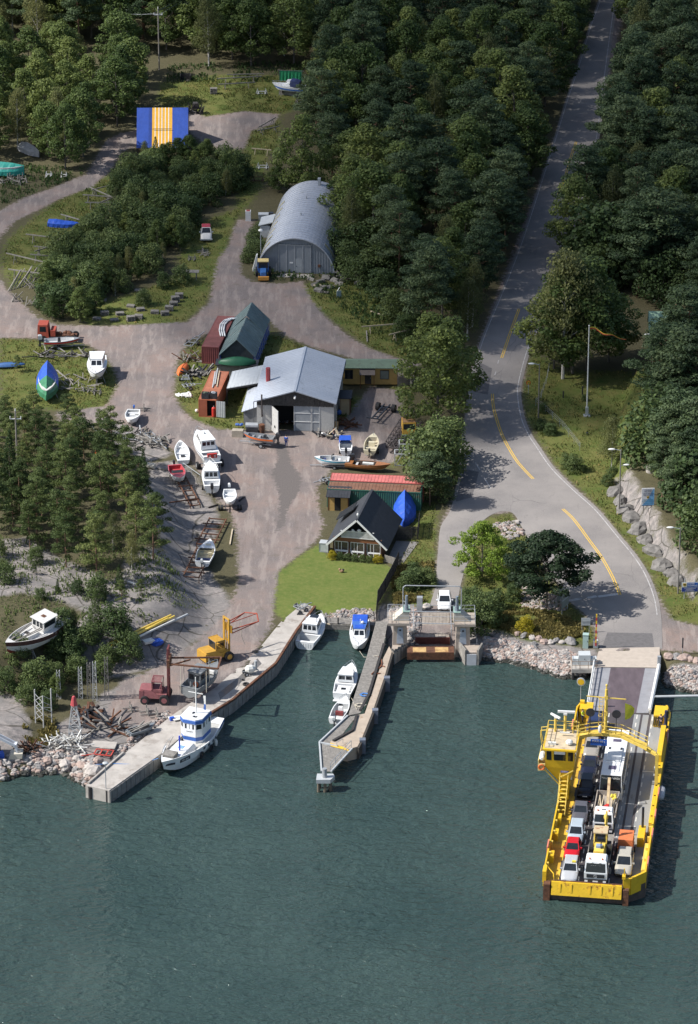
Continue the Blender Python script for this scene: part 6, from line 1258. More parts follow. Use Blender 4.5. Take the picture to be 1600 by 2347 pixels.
# left tower, wheelhouse
yF,yB,zf,zr_ = 18.0,22.2,4.5,7.1
m = MB();q = [[(x,y,z) for x,y in ((a,c),(b_,c),(b_,d),(a,d))] for a,b_,c,d,z in ((-4.72,-3.75,yF+.7,yB-.6,0),(-4.85,-3.6,yF+.5,yB-.5,2.6),(-6.3,-3.1,yF,yB,zf))];m.hexa(q[0],q[1]);m.hexa(q[1],q[2]);m.build('tower',YEL,fe)
m = MB();m.bar((-6.4,yF-.1,zf-.2),(-4.7,yF+.2,2.3),.13);m.bar((-6.4,yF+.9,zf+.3),(-4.7,yF+.3,3.0),.05);m.bar((-3.2,yF-.02,zf-.2),(-4.6,yF+.3,3.2),.12);m.build('tower_brace',YELP,fe)
m = MB();b_ = [(-6.3,yF,zf),(-3.1,yF,zf),(-3.1,yB,zf),(-6.3,yB,zf)];t_ = [(-6.35,yF-.45,zr_-.2),(-3.05,yF-.45,zr_-.2),(-3.0,yB,zr_-.2),(-6.3,yB,zr_-.2)];m.hexa(b_,t_);wh = m.build('wheelhouse',YEL,fe)
for q,n,u in (([b_[0],b_[1],t_[1],t_[0]],1,(.30,.70)),([b_[0],b_[1],t_[1],t_[0]],1,(.05,.22)),([b_[0],b_[1],t_[1],t_[0]],1,(.78,.95)),([b_[1],b_[2],t_[2],t_[1]],3,(.06,.94)),([b_[3],b_[0],t_[0],t_[3]],3,(.06,.94)),([b_[2],b_[3],t_[3],t_[2]],2,(.1,.9))): m = MB();m.panes(q,u[0],u[1],.42,.93,n,.08);m.build('window',GLASS,wh)
m = MB();m.box(-5.3,-4.1,yF-.62,yF-.4,zr_-.62,zr_-.28);m.build('sun_shade',TRIM,wh)
m = MB();m.box(-6.6,-2.85,yF-.75,yB+.2,zr_-.2,zr_);m.build('wheelhouse_roof',YEL,fe);m = MB();m.box(-6.4,-3.0,yF-.5,yB,zr_,zr_+.03);m.build('roof_deck',M('worn_cream_deck',(.50,.41,.28),.8,var=.2,sc=1.5,c2=(.3,.2,.1),amt=.35),fe)
m = MB();m.box(-7.1,-6.35,yF-.3,yF+3.4,zf-.35,zf-.15);m.box(-7.1,-7.02,yF-.3,yF+3.4,zf-.15,zf+.9);m.box(-7.02,-6.3,yF-.3,yF-.22,zf-.15,zf+.55);m.build('bridge_wing',M('cream_yellow',(.66,.52,.20),.6,var=.1),fe)
m = MB();m.loft([[(-6.72+.3*math.cos(a)*k,y,zf+.95+.3*math.sin(a)*k) for a in np.arange(0,6.28,.7)] for y,k in ((yF,.5),(yF+.2,1),(yF+1.4,1),(yF+1.6,.5))]);m.build('raft_canister',TRIM,fe);m = MB();m.torus((-6.7,yF-.36,zf+.12),.3,.09,'y');m.build('life_ring',ORNG,fe)
m = MB();m.box(-4.6,-3.7,yF+.10,yF+.3,zf-.62,zf-.38);m.build('name_plate',M('violet_blue_plate',(.12,.09,.32),.5),fe);text('AURORA',.17,TRIM,fe,(-4.15,yF+.09,zf-.5),(math.pi/2,0,0),'lettering')
m = MB();m.box(-3.9,-3.35,yF+.45,yF+.55,2.9,3.6);m.build('notice_plate',TRIM,fe)
def rails(mb,pts,h=1.05,n=2,r=.035,step=1.2):
    for a,b in zip(pts,pts[1:]):
        a = Vector(a);b = Vector(b);k = max(1,int((b-a).length/step))
        for i in range(k+1): p = a.lerp(b,i/k);mb.tube(p,p+Vector((0,0,h)),r,n=5)
        for j in range(n): z = Vector((0,0,h*(j+1)/n));mb.tube(a+z,b+z,r,n=5)
m = MB();rails(m,[(-6.4,yF-.4,zr_),(-6.4,yB,zr_),(-3.0,yB,zr_),(-3.0,yF+1,zr_)]);m.path([(-6.9,yF+2.5,zr_-1.2),(-7.1,yF+2.5,zr_-.2),(-7.1,yF+2.5,zr_+.6),(-6.5,yF+2.5,zr_+.7)],.05);m.path([(-6.9,yF+3.3,zr_-1.2),(-7.1,yF+3.3,zr_-.2),(-7.1,yF+3.3,zr_+.6),(-6.5,yF+3.3,zr_+.7)],.05);m.build('roof_railing',YELP,fe)
m = MB();m.tube((-4.5,yB-.8,zr_),(-4.5,yB-.8,zr_+2.3),.16,n=8);m.tube((-5.6,yB-.6,zr_),(-5.6,yB-.6,zr_+1.7),.14,n=8);m.path([(-4.5,yB-.8,zr_+1.2),(-3.6,yB-.8,zr_+1.2),(-3.6,yB-.8,zr_)],.05);m.build('radar_mast',YELP,fe)
m = MB();m.cbox((-4.4,yB-.8,zr_+2.65),(1.9,.25,.22),.05);m.box(-4.7,-4.3,yB-1,yB-.6,zr_+2.3,zr_+2.55);m.build('radar',TRIM,fe);m = MB();m.cbox((-5.6,yB-.6,zr_+1.95),(1.5,.2,.2),-.75);m.box(-5.75,-5.45,yB-.75,yB-.45,zr_+1.7,zr_+1.86);m.build('radar',TRIM,fe)
m = MB();m.ball((-3.75,yF+.6,zr_+.35),(.42,.42,.32),10);m.build('searchlight',TRIM,fe);m = MB();m.box(-6.1,-5.2,yF+.3,yF+.6,zr_,zr_+.3);m.box(-5.0,-3.9,yB-1.6,yB-1.45,zr_+.35,zr_+.5);m.build('roof_locker',OFFW,fe);m = MB();m.tube((-3.2,yB-.4,zr_),(-3.2,yB-.4,zr_+2.6),.02,n=4);m.build('aerial',GREYM,fe)
# stairs down the left side
m = MB();a = Vector((-4.2,yF+.4,2.9));b = Vector((-4.2,15.0,.1))
for dx in (-.42,.42): m.bar(a+Vector((dx,0,0)),b+Vector((dx,0,0)),.09,.28)
for i in range(9): p = a.lerp(b,(i+.5)/9);m.box(p.x-.4,p.x+.4,p.y-.15,p.y+.15,p.z,p.z+.05)
for dx in (-.45,.45):
    m.tube(a+Vector((dx,0,1.0)),b+Vector((dx,0,1.0)),.035,n=5)
    for i in range(6): p = a.lerp(b,i/5)+Vector((dx,0,0));m.tube(p,p+Vector((0,0,1.0)),.03,n=5)
m.build('stairs',YELP,fe)
# bridge across with mast
yb = 23.6;pts = [(-3.4,yb-.6,6.0),(-2.0,yb,6.1),(-.6,yb+.2,6.25),(1.6,yb+.1,6.15),(4.6,yb-1.0,5.4)]
m = MB()
for s in (-.45,.45):
    q = [Vector((x,y+s,z)) for x,y,z in pts]
    for a,b in zip(q,q[1:]): m.bar(a,b,.14,.34)
    rails(m,[tuple(p) for p in q],1.05,2,.035,1.4)
for (x0,y0,z0_),(x1,y1,z1_) in zip(pts,pts[1:]): m.hexa([(x0,y0-.42,z0_),(x1,y1-.42,z1_),(x1,y1+.42,z1_),(x0,y0+.42,z0_)],[(x0,y0-.42,z0_+.05),(x1,y1-.42,z1_+.05),(x1,y1+.42,z1_+.05),(x0,y0+.42,z0_+.05)])
m.build('gangway',YELP,fe)
m = MB();m.path([(4.6,yb-1.0,5.4),(5.6,yb-1.4,4.9)],.16,6);m.bar((4.4,yb-1.0,5.2),(5.75,yb-1.5,4.75),.3,.3);m.bar((5.75,yb-1.5,4.85),(5.75,yb-1.5,0),.35);m.build('gangway_leg',YELP,fe)
m = MB();mx,my = -.2,yb+.3;m.tube((mx,my,6.0),(mx,my,11.6),.22,.16,8);m.box(mx-.2,mx+.2,my-.2,my+.2,8.4,8.9);m.box(mx-.18,mx+.18,my-.18,my+.18,10.4,10.8);m.tube((mx,my,11.6),(mx,my,12.1),.08);m.bar((mx-2.2,my,10.6),(mx+2.2,my,10.5),.1);m.ball((mx,my,12.1),.14)
for z in np.arange(6.5,10.5,.5): m.bar((mx-.75,my,z),(mx-.35,my,z),.04)
for x in (mx-.75,mx-.35): m.bar((x,my,6.2),(x,my,10.6),.05)
for z in np.arange(7.4,10.6,1.05): m.path([(mx-.35,my,z),(mx-.4,my-.5,z),(mx-.75,my-.5,z),(mx-.8,my,z)],.03,4)
m.build('mast',YELP,fe)
m = MB();m.add([(mx+2.1,my+.05,10.0),(mx+2.15,my+.05,7.9),(mx+2.7,my+.2,8.1),(mx+3.1,my+.3,8.7),(mx+3.15,my+.3,9.3),(mx+2.8,my+.2,9.7)],[(0,1,2,3,4,5)]);m.build('flag',M('lime_flag',(.50,.50,.04),.7,var=.2),fe)
for x in (-1.9,1.0):
    m = MB();m.tube((x,yb,6.1),(x,yb,8.3),.05);m.tube((x,yb-.06,8.75),(x,yb+.06,8.75),.5,n=20);m.build('signal_disc',DARK if x else DARK,fe)
m = MB();m.box(-1.75,.1,yb-.62,yb-.55,5.0,5.75);o = m.build('sign_board',M('sign_blue',(.02,.10,.42),.4,var=.05),fe);text('MAX 60 t',.36,TRIM,fe,(-.85,yb-.63,5.5),(math.pi/2,0,0),'lettering')
m = MB();m.ball((-.75,yb-.5,7.0),(.22,.22,.5));m.build('floodlight',TRIM,fe)

# ---------------------------------------------------------------- vehicles
TAIL = M('red_lamp',(.4,.02,.02),.3);LAMP = M('headlamp_glass',(.75,.77,.78),.15,var=.05);PLATE = M('number_plate',(.7,.7,.68),.5,var=.03)
def vwheel(*a): return wheel(*a,axis='x')
def paint(n,c,metal=.2): return M(n,c,.28,metal,var=.04)
def car(label,front,rz,col,L=4.4,Wd=1.75,H=1.45,kind='hatch',z=DZ,group=None,name='parked_car',cat='car',rails_=False):
    """front: pixel under the middle of the front bumper; local -y is forward"""
    p = P(front[0],front[1],z);t = thing(name,label,cat,p,rz,group);hb = .86*H/1.45;w = Wd/2;L *= .94
    hood,ws_,rf0,rf1 = {'hatch': (.27,.29,.50,.86),'sedan': (.29,.31,.50,.72),'estate': (.27,.29,.48,.90),'mpv': (.20,.22,.45,.92),'van': (.14,.16,.34,.95)}[kind]
    st = [(0,.80,.34,.50),(.02,.93,.26,.64),(.08,.98,.22,.76),(hood,1.0,.2,hb),(.5,1.0,.2,hb+.03),(.8,1.0,.2,hb+.05),(.94,.98,.22,hb+.03),(.985,.92,.27,hb-.06),(1,.84,.36,hb-.2)]
    m = MB();rings = []
    for f,k,zb,zt in st:
        y = f*L;ww = w*k;rings.append([(-ww*.92,y,zb),(-ww,y,zb+.14),(-ww,y,zt-.16),(-ww*.93,y,zt-.02),(-ww*.5,y,zt+.03),(ww*.5,y,zt+.03),(ww*.93,y,zt-.02),(ww,y,zt-.16),(ww,y,zb+.14),(ww*.92,y,zb)])
    m.loft(rings);fixn(m.build('body',col,t,smooth=True))
    y0,y1,y2,y3 = ws_*L,rf0*L,rf1*L,min(.985,rf1+(.20 if kind == 'sedan' else .10 if kind == 'hatch' else .05))*L;i = .16
    b = [(-w*.93,y0,hb),(w*.93,y0,hb),(w*.93,y3,hb+.02),(-w*.93,y3,hb+.02)];tp = [(-w+i+.05,y1,H),(w-i-.05,y1,H),(w-i-.05,y2,H),(-w+i+.05,y2,H)]
    m = MB();m.hexa(b,tp);c = m.build('cabin',col,t);m = MB();m.hexa([Vector(q)+Vector((0,0,.0)) for q in tp],[Vector(q)*1.0+Vector((-q[0]*.12,(.1 if k < 2 else -.1),.05)) for k,q in enumerate(tp)]);m.build('roof',col,t)
    for q,n,nm in (([b[0],b[1],tp[1],tp[0]],1,'windscreen'),([b[2],b[3],tp[3],tp[2]],1,'rear_window'),([b[1],b[2],tp[2],tp[1]],3,'side_window'),([b[3],b[0],tp[0],tp[3]],3,'side_window')): g = MB();g.panes(q,.07,.93,.10,.90,n,.05);g.build(nm,GLASS,c)
    for s in (1,-1):
        m = MB();m.hexa([(s*w*.55,.04,.50),(s*w*.92,.14,.50),(s*w*.92,.30,.52),(s*w*.55,.2,.52)],[(s*w*.55,.12,.66),(s*w*.90,.26,.66),(s*w*.88,.45,.72),(s*w*.55,.34,.72)]);fixn(m.build('headlight',LAMP,t));m = MB();m.box(*sorted((s*w*.70,s*w*.93)),L*.985,L+.005,.55,.75);m.build('tail_light',TAIL,t)
        m = MB();m.box(*sorted((s*w*.95,s*(w+.2))),y0+.35,y0+.52,hb+.0,hb+.16);m.build('wing_mirror',col,t)
        for f in (.18,.80): vwheel(t,(s*(w-.09),L*f,.31),.31,.2)
    MB().box(-w*.45,w*.45,-.01,.06,.34,.44).build('grille',DARK,t);MB().box(-.26,.26,-.025,0,.42,.52).build('number_plate',PLATE,t)
    if rails_:
        for s in (1,-1): MB().box(s*(w-.25)-.03,s*(w-.25)+.03,y1+.1,y2-.1,H+.05,H+.10).build('roof_rail',DARK,t)
    return t
GC = 'vehicles on the ferry deck'
car('silver estate car with yellow roof sign, first in the left lane on the ferry',(1303,2027),FRZ,paint('silver_paint',(.50,.51,.52)),4.6,1.75,1.48,'estate',group=GC)
MB().box(.15,.55,2.1,2.35,1.53,1.68).build('roof_sign',M('taxi_yellow',(.75,.6,.05),.5),bpy.data.objects['parked_car'])
car('small red car between the silver and pale blue cars on the ferry',(1309,1975),FRZ,paint('car_red',(.50,.012,.02),0),3.7,1.66,1.45,'hatch',group=GC)
car('pale blue silver hatchback behind the red car on the ferry',(1317,1938),FRZ,paint('pale_blue_silver',(.45,.52,.58)),4.1,1.72,1.5,'mpv',group=GC)
car('dark grey sedan behind the pale blue hatchback on the ferry',(1327,1892),FRZ,paint('grey_paint',(.115,.115,.135)),4.6,1.78,1.42,'sedan',group=GC)
car('black estate car with white headlights in the middle of the left lane',(1340,1834),FRZ,paint('black_blue_paint',(.012,.014,.026)),4.5,1.74,1.46,'estate',group=GC)
car('dark navy sedan behind the black estate on the ferry',(1348,1786),FRZ,paint('navy_paint',(.018,.022,.045)),4.5,1.74,1.42,'sedan',group=GC)
car('beige sedan beside the bus on the ferry',(1353,1742),FRZ,paint('beige_paint',(.36,.33,.29)),4.5,1.74,1.42,'sedan',group=GC)
car('dark blue car under the yellow gangway, last in the left lane',(1359,1695),FRZ,paint('dark_blue_car',(.03,.045,.11)),4.4,1.76,1.6,'mpv',group=GC)
car('champagne minivan with roof rails and orange trailer in the right lane',(1427,2013),FRZ,paint('champagne_paint',(.52,.48,.40)),4.6,1.85,1.72,'mpv',group=GC,rails_=True)
tr_ = thing('covered_trailer','car trailer with boxy orange tarpaulin cover behind the champagne minivan','trailer',P(1432,1964,DZ),FRZ);m = MB();m.hexa([(-.82,0,.55),(.82,0,.55),(.82,2.5,.55),(-.82,2.5,.55)],[(-.78,.1,2.0),(.78,.1,2.0),(.78,2.45,2.0),(-.78,2.45,2.0)]);m.box(-.84,.84,-.02,2.52,1.0,1.06);m.build('cover',M('orange_tarpaulin',(.62,.175,.06),.6,var=.12,bump=.5,bsc=3),tr_);MB().box(-.85,.85,-.05,2.55,.42,.56).build('chassis',GREYM,tr_);[vwheel(tr_,(s*.95,1.3,.3),.3,.18) for s in (1,-1)];MB().bar((0,-1.0,.45),(0,0,.48),.08).build('drawbar',GREYM,tr_)
# bus
bp = P(1398,1841,DZ);bu = thing('coach','white coach in the middle lane of the ferry under the gangway','bus',bp,FRZ);L,w,H = 11.8,1.26,3.25
b = [(-w,.12,.35),(w,.12,.35),(w,L,.35),(-w,L,.35)];mid = [(-w,.0,1.35),(w,.0,1.35),(w,L,1.35),(-w,L,1.35)];tp = [(-w+.1,.55,H),(w-.1,.55,H),(w-.1,L-.15,H),(-w+.1,L-.15,H)]
m = MB();m.hexa(b,mid);m.hexa(mid,tp);bo = m.build('body',WHITE,bu)
q = [mid[0],mid[1],tp[1],tp[0]];MB().panes(q,.03,.97,.02,.97).build('windscreen',GLASS,bo)
for q in ([mid[1],mid[2],tp[2],tp[1]],[mid[3],mid[0],tp[0],tp[3]]): MB().panes(q,.02,.98,.08,.78,7,.04).build('side_window',GLASS,bo)
MB().box(-.85,.85,3.6,7.2,H,H+.16,tx=.06,ty=.1).build('roof_unit',WHITE,bu);MB().box(-.8,.8,3.65,3.75,H+.16,H+.18).build('unit_slot',LGREY,bu);MB().box(-.42,.42,1.9,2.7,H,H+.05).build('roof_hatch',M('smoked_hatch',(.10,.08,.13),.3),bu);MB().box(-.45,.45,8.6,9.2,H,H+.05).build('roof_hatch',M('smoked_hatch',(.10,.08,.13)),bu)
for s in (1,-1): MB().box(s*.65-.12,s*.65+.12,6.4,6.9,H+.15,H+.2).build('unit_fan',DARK,bu);m = MB();m.bar((s*(w-.05),.2,2.75),(s*(w+.28),-.25,2.6),.06);m.box(s*(w+.28)-.1,s*(w+.28)+.1,-.32,-.2,1.9,2.6);m.build('wing_mirror',DARK,bu);MB().box(s*.85-.2,s*.85+.2,-.0,.1,.6,.85).build('headlight',LAMP,bu);[vwheel(bu,(s*(w-.14),f,.48),.48,.28) for f in (2.6,8.9)]
text('NAUVO NAGU',.30,OFFW,bu,(0,.375,2.92),(R(106)-math.pi/2+R(58),0,0),'destination');MB().box(-.26,.26,-.0,.1,.45,.57).build('number_plate',PLATE,bu);MB().box(-1.2,1.2,.02,.1,.35,.42).build('bumper',DARK,bu)
# trucks
def cab(t,w,L,H,col,y=0):
    b = [(-w,y+.05,.55),(w,y+.05,.55),(w,y+L,.55),(-w,y+L,.55)];md = [(-w,y,1.55),(w,y,1.55),(w,y+L,1.55),(-w,y+L,1.55)];tp = [(-w+.1,y+.35,H),(w-.1,y+.35,H),(w-.1,y+L,H),(-w+.1,y+L,H)]
    m = MB();m.hexa(b,md);m.hexa(md,tp);m.hexa(tp,[Vector(q)+Vector((-q[0]*.12,.15 if k < 2 else 0,.14)) for k,q in enumerate(tp)]);c = m.build('cab',col,t)
    MB().panes([md[0],md[1],tp[1],tp[0]],.06,.94,.08,.86).build('windscreen',GLASS,c)
    for q in ([md[1],md[2],tp[2],tp[1]],[md[3],md[0],tp[0],tp[3]]): MB().panes(q,.15,.7,.15,.8).build('side_window',GLASS,c)
    MB().box(-w*.78,w*.78,y-.03,y+.06,1.0,1.42).build('grille',DARK,t);MB().box(-w,w,y-.08,y+.2,.38,.85).build('bumper',DARK,t);MB().box(-.28,.28,y-.11,y-.08,.55,.68).build('number_plate',PLATE,t)
    for s in (1,-1): MB().box(s*w*.8-.16,s*w*.8+.16,y-.1,y-.07,.5,.72).build('headlight',LAMP,t);m = MB();m.bar((s*w,y+.2,2.2),(s*(w+.3),y+.05,2.2),.05);m.box(s*(w+.3)-.1,s*(w+.3)+.1,y-.02,y+.1,1.6,2.3);m.build('wing_mirror',DARK,t);m = MB();m.tube((s*w*.55,y+.6,H+.12),(s*w*.55,y+.6,H+.32),.09);m.build('beacon',ORNG,t)
    return c
t = thing('flatbed_truck','white cabbed truck carrying the yellow digger, first in the middle lane','truck',P(1364,2031,DZ),FRZ,GC);cab(t,1.22,2.0,2.75,WHITE);text('ISOTALO',.27,TRIM,t,(0,.205,2.28),(R(74),0,0),'lettering')
m = MB();[m.tube((s*.42,.33,2.62),(s*.42,.28,2.6),.13,n=12) for s in (1,-1)];m.build('spot_lamp',LAMP,t);m = MB();m.torus((0,-.05,1.2),.17,.025,'y');[m.bar((0,-.05,1.2),(.16*math.sin(a),-.05,1.2+.16*math.cos(a)),.03) for a in (0,2.09,4.19)];m.build('badge',GREYM,t)
m = MB();m.box(-.45,.45,1.9,10,.7,.95);m.build('chassis',DARK,t);m = MB();m.box(-1.22,1.22,2.3,9.6,.98,1.15);[m.box(s*1.22-.05,s*1.22+.05,2.3,9.6,1.15,1.35) for s in (1,-1)];m.build('load_bed',WOODG,t);[vwheel(t,(s*1.05,f,.5),.5,.32,DARK) for s in (1,-1) for f in (1.2,6.6,7.9)]
dg = thing('wheeled_digger','old yellow wheeled digger standing on the first truck bed','digger',FW(*(FM.inverted() @ P(1364,2031,DZ) + Vector((.05,3.0,1.16)))),FRZ);m = MB();m.hexa([(-.65,0,.55),(.65,0,.55),(.65,2.4,.55),(-.65,2.4,.55)],[(-.5,.1,1.35),(.5,.1,1.35),(.6,2.4,1.45),(-.6,2.4,1.45)]);m.build('body',YELP,dg);MB().box(-.35,.3,.75,1.35,1.36,1.62).build('blue_bonnet',M('faded_blue',(.25,.33,.50),.6),dg)
m = MB();[m.bar((x,y,1.4),(x*.95,y+.1,2.55),.1) for x in (-.68,.68) for y in (1.9,3.3)];m.box(-.72,.72,1.9,3.4,.9,1.45);m.build('cab_frame',YELP,dg);MB().box(-.78,.78,1.85,3.5,2.55,2.66).build('cab_roof',M('rusty_cream_roof',(.50,.40,.25),.8,var=.15,c2=(.28,.10,.05),sc2=1.5,amt=.5),dg);m = MB();m.panes([(-.66,1.95,1.45),(.66,1.95,1.45),(.62,2.0,2.5),(-.62,2.0,2.5)],.05,.95,.05,.95);m.build('windscreen',GLASS,dg)
m = MB();m.tube((.2,.7,1.4),(.2,.7,2.2),.06);m.build('exhaust',DARK,dg);[vwheel(dg,(s*.95,2.3,.72),.72,.42,YELP) for s in (1,-1)];[vwheel(dg,(s*.8,.35,.45),.45,.3,YELP) for s in (1,-1)]
m = MB();m.bar((.35,3.5,1.0),(.45,4.6,2.3),.26);m.bar((.45,4.6,2.3),(.4,4.9,3.7),.2);m.ball((.35,4.85,3.0),(.25,.2,.4));m.bar((.4,4.9,3.7),(.3,4.4,2.4),.14);m.build('digging_arm',YELP,dg);m = MB();m.box(-.7,.7,-.35,0,.3,.95);m.build('front_weight',YELP,dg)
t = thing('tipper_truck','white cabbed tipper truck with red loading crane behind the digger truck','truck',P(1381,1915,DZ),FRZ,GC);cab(t,1.1,1.7,2.55,WHITE);MB().box(-.22,.22,.9,1.05,2.69,2.72).build('roof_vent',DARK,t);m = MB();m.box(-.4,.4,1.6,7,.6,.85);m.build('chassis',DARK,t)
m = MB();m.box(-1.2,1.2,2.2,7.2,1.0,1.12);[m.box(s*1.2-.05,s*1.2+.05,2.2,7.2,1.12,1.75) for s in (1,-1)];m.box(-1.15,1.15,7.12,7.2,1.12,1.75);m.build('tipper_body',M('worn_tipper_grey',(.35,.31,.27),.7,var=.2,c2=(.2,.11,.07),sc2=2,amt=.4),t);[vwheel(t,(s*.95,f,.46),.46,.3,DARK) for s in (1,-1) for f in (1.1,5.4)]
m = MB();m.hexa([(-.9,2.0,1.1),(.3,2.0,1.1),(.5,3.3,1.1),(-.2,3.3,1.1)],[(-.7,2.2,1.9),(.2,2.2,1.9),(.4,3.1,2.3),(.1,3.1,2.3)]);m.build('crane_base',RED,t);m = MB();m.bar((.25,3.0,2.0),(.1,6.6,3.6),.3);m.bar((.15,6.6,3.6),(.3,3.8,2.0),.18);m.build('crane_arm',M('tan_crane_steel',(.48,.36,.20),.6,var=.2,c2=(.25,.13,.06),amt=.4),t)
lt_ = thing('scrap_load','heap of brown poles and yellow pieces lying in the tipper truck body','load',FW(*(FM.inverted() @ P(1381,1915,DZ) + Vector((0,2.2,1.12)))),FRZ);m = MB();[m.bar((rnd.uniform(.5,1.0),.3+.2*i,.2+.05*i),(rnd.uniform(.5,1.05),3.2,.35+.05*i),.1) for i in range(7)];[m.bar((rnd.uniform(-1,-.3),1.2,.15+.05*i),(rnd.uniform(-1,-.4),4.2,.2+.05*i),.1) for i in range(6)];m.build('poles',WOODP,lt_);m = MB();[m.ball((.6+rnd.uniform(-.3,.35),4.0+rnd.uniform(-.4,.4),.35+rnd.uniform(0,.3)),.16,6,4) for i in range(14)];m.build('yellow_pieces',M('sulphur_yellow',(.72,.58,.08),.6),lt_)
# parked cars ashore
car('white car parked on the lane behind the old ferry ramp',(1019,1404),R(-1),paint('white_car',(.70,.71,.72),0),4.2,1.7,1.45,'hatch',0)
t = car('white off-road car with red roof parked on the grass by the thicket',(473,556),R(2),M('white_worn_paint',(.50,.50,.49),.5,var=.12),4.0,1.72,1.85,'estate',0)
for c in t.children:
    if c.name.startswith('roof'): c.data.materials[0] = M('red_hardtop',(.30,.025,.04),.5)
MB().box(-.95,.95,-.15,.0,.45,.62).build('bumper_bar',LGREY,t)
# ---------------------------------------------------------------- single trees and bushes that stand apart
def lonetree(kind,u,v,h,label,wide=1.0,var=None,group=None): return tree(kind,W(u,v)-Vector((0,0,.1)),h,label,group,wide,var=var)
lonetree('parasol',1253,1394,10.2,'broad dark pine on the grassy island beside the picnic table',1.3,1)
lonetree('lime',1105,1322,7.6,'bright green broad leaved tree on the island left of the pine',1.2)
for u,v,h,wd in ((1100,1440,4.6,1.15),(1070,1428,3.6,1.0),(1122,1425,3.8,1.0),(1082,1398,3.4,1),(1135,1395,2.8,1)): lonetree('bush',u,v,h,'dark round bush beside the right hoist tower',wd,None,'bushes beside the old berth')
for u,v,h,wd in ((945,1345,2.6,1.3),(968,1338,2.4,1.3),(985,1342,2.0,1.2),(925,1352,2.0,1.2),(950,1318,1.8,1.3)): lonetree('bush',u,v,h,'low bush between the dark fence and the old berth lane',wd,None,'bushes behind the dark fence')
lonetree('yellow',1203,1448,2.2,'yellow green bush on the island grass near the boulders',1.0);lonetree('bush',1178,1375,2.4,'light bush on the stony part of the island',1)
lonetree('leafy',1002,985,15.5,'tall aspen overhanging the road opposite the workshop yard',1.15,0);lonetree('leafy',1030,935,13.5,'second tall aspen close behind the one overhanging the road',1.15,1);lonetree('leafy',985,900,11.5,'leafy tree between the site hut and the road',1.2)
lonetree('bush',985,1100,8.4,'big yellow green rowan by the yellow truck cab',1.05,0);lonetree('bush',1020,1062,7.0,'rounded tall shrub at the road edge next to the rowan',1.1,1);lonetree('pine',985,1158,7.6,'dark pine at the right end of the green container',1.5,2);lonetree('bush',1000,1140,4.0,'shrub between the pine and the road by the green container',1.2)
lonetree('birch',1290,868,19.5,'tall birch with pale trunk on the lawn by the flagpole',1.25,2);lonetree('leafy',1312,856,17.5,'aspen between the pale trunked birch and the spreading aspen',1.1,3);lonetree('leafy',1345,850,17.0,'tall spreading aspen right of the pale trunked birch',1.25,1);lonetree('leafy',1270,845,13.5,'aspen nearest the road left of the pale trunked birch',1.3,2);lonetree('leafy',1395,830,12,'rounded tree at the back right of the flagpole lawn',1.2,0)
lonetree('leafy',1322,600,14,'leafy tree leaning over the road above the aspens',1.0,3);lonetree('pine',1500,668,15.5,'large blue green pine behind the red house',1.6,0);lonetree('pine',1465,672,14,'second large pine left behind the red house',1.3,3)
for u,v,h,k in ((1520,960,13.5,0),(1555,985,14.5,1),(1590,1000,14,2),(1575,900,15,3),(1545,1080,11.5,0),(1590,1110,12,1),(1540,905,11,2)): lonetree('pine',u,v,h,'tall pine standing before the red house',1.35,k,'pines before the red house')
lonetree('birch',1402,1075,8.0,'slender young birch between the flagpole and the street lamps',1.0,1)
for u,v,h in ((1240,985,1.6),(1262,995,1.8),(1302,1072,2.2),(1318,1080,2.4),(1245,945,1.5),(1392,1110,1.6),(1405,1090,1.5),(1340,918,1.0)): lonetree('bush',u,v,h,'small bush in the roadside grass below the flagpole',1.15,None,'roadside bushes by the flagpole')
for u,v,h in ((590,590,3.2),(572,600,2.6),(582,560,2.6),(600,535,2.2),(775,600,5.2),(800,625,4.8),(825,650,4.4),(860,640,5.5),(880,690,5),(905,730,4.6),(930,770,3.6),(790,560,6.0),(845,600,6.5),(890,640,6)): lonetree('bush',u,v,h,'bush growing along the side of the arched hangar and forest edge',1.2,None,'bushes round the hangar')
for u,v,h in ((700,480,6),(770,505,7),(640,440,4.5),(625,430,3.5)): lonetree('leafy',u,v,h,'leafy tree close behind the arched hangar',1.2,None,'trees behind the hangar')
for u,v,h in ((372,392,4.6),(405,386,5.4),(438,388,5.8),(470,395,5.2)): lonetree('leafy',u,v,h,'leafy tree growing in front of the striped tarpaulin shed',1.25,None,'trees before the striped shed')
lonetree('birch',150,385,6.5,'small pale birch standing by itself beside the upper gravel road',1.1,2)
for u,v,h,k in ((545,430,6.2,0),(520,415,5.2,1)): lonetree('spruce',u,v,h,'slender spruce at the right end of the thicket',1.15,k,'spruces at the thicket end')
lonetree('spruce',218,1438,5.4,'pointed young spruce below the rocky hill near the wreck',1.0,1);lonetree('spruce',262,1432,2.6,'small spruce right of the pointed young spruce',1.1,2)
for u,v,h,k in ((40,852,2.6,'hill'),(12,985,4.4,'hill'),(60,1000,4.4,'hill'),(95,1005,3.6,'hill'),(150,1010,3.8,'hill'),(170,1450,3.2,'birch'),(145,1480,3.4,'bush'),(285,1470,2.6,'bush'),(125,1505,2.8,'bush'),(330,700,2.6,'bush'),(415,650,3.2,'bush'),(375,660,2.6,'bush'),(205,720,2.4,'bush')): lonetree(k,u,v,h,{'hill': 'young pine at the left edge of the boat yard','birch': 'young birch growing beside the old wreck','bush': 'young bush at the edge of the yard'}[k],1,None,{'hill': 'young pines at the yard edge','birch': None,'bush': 'young bushes at the yard edge'}[k])
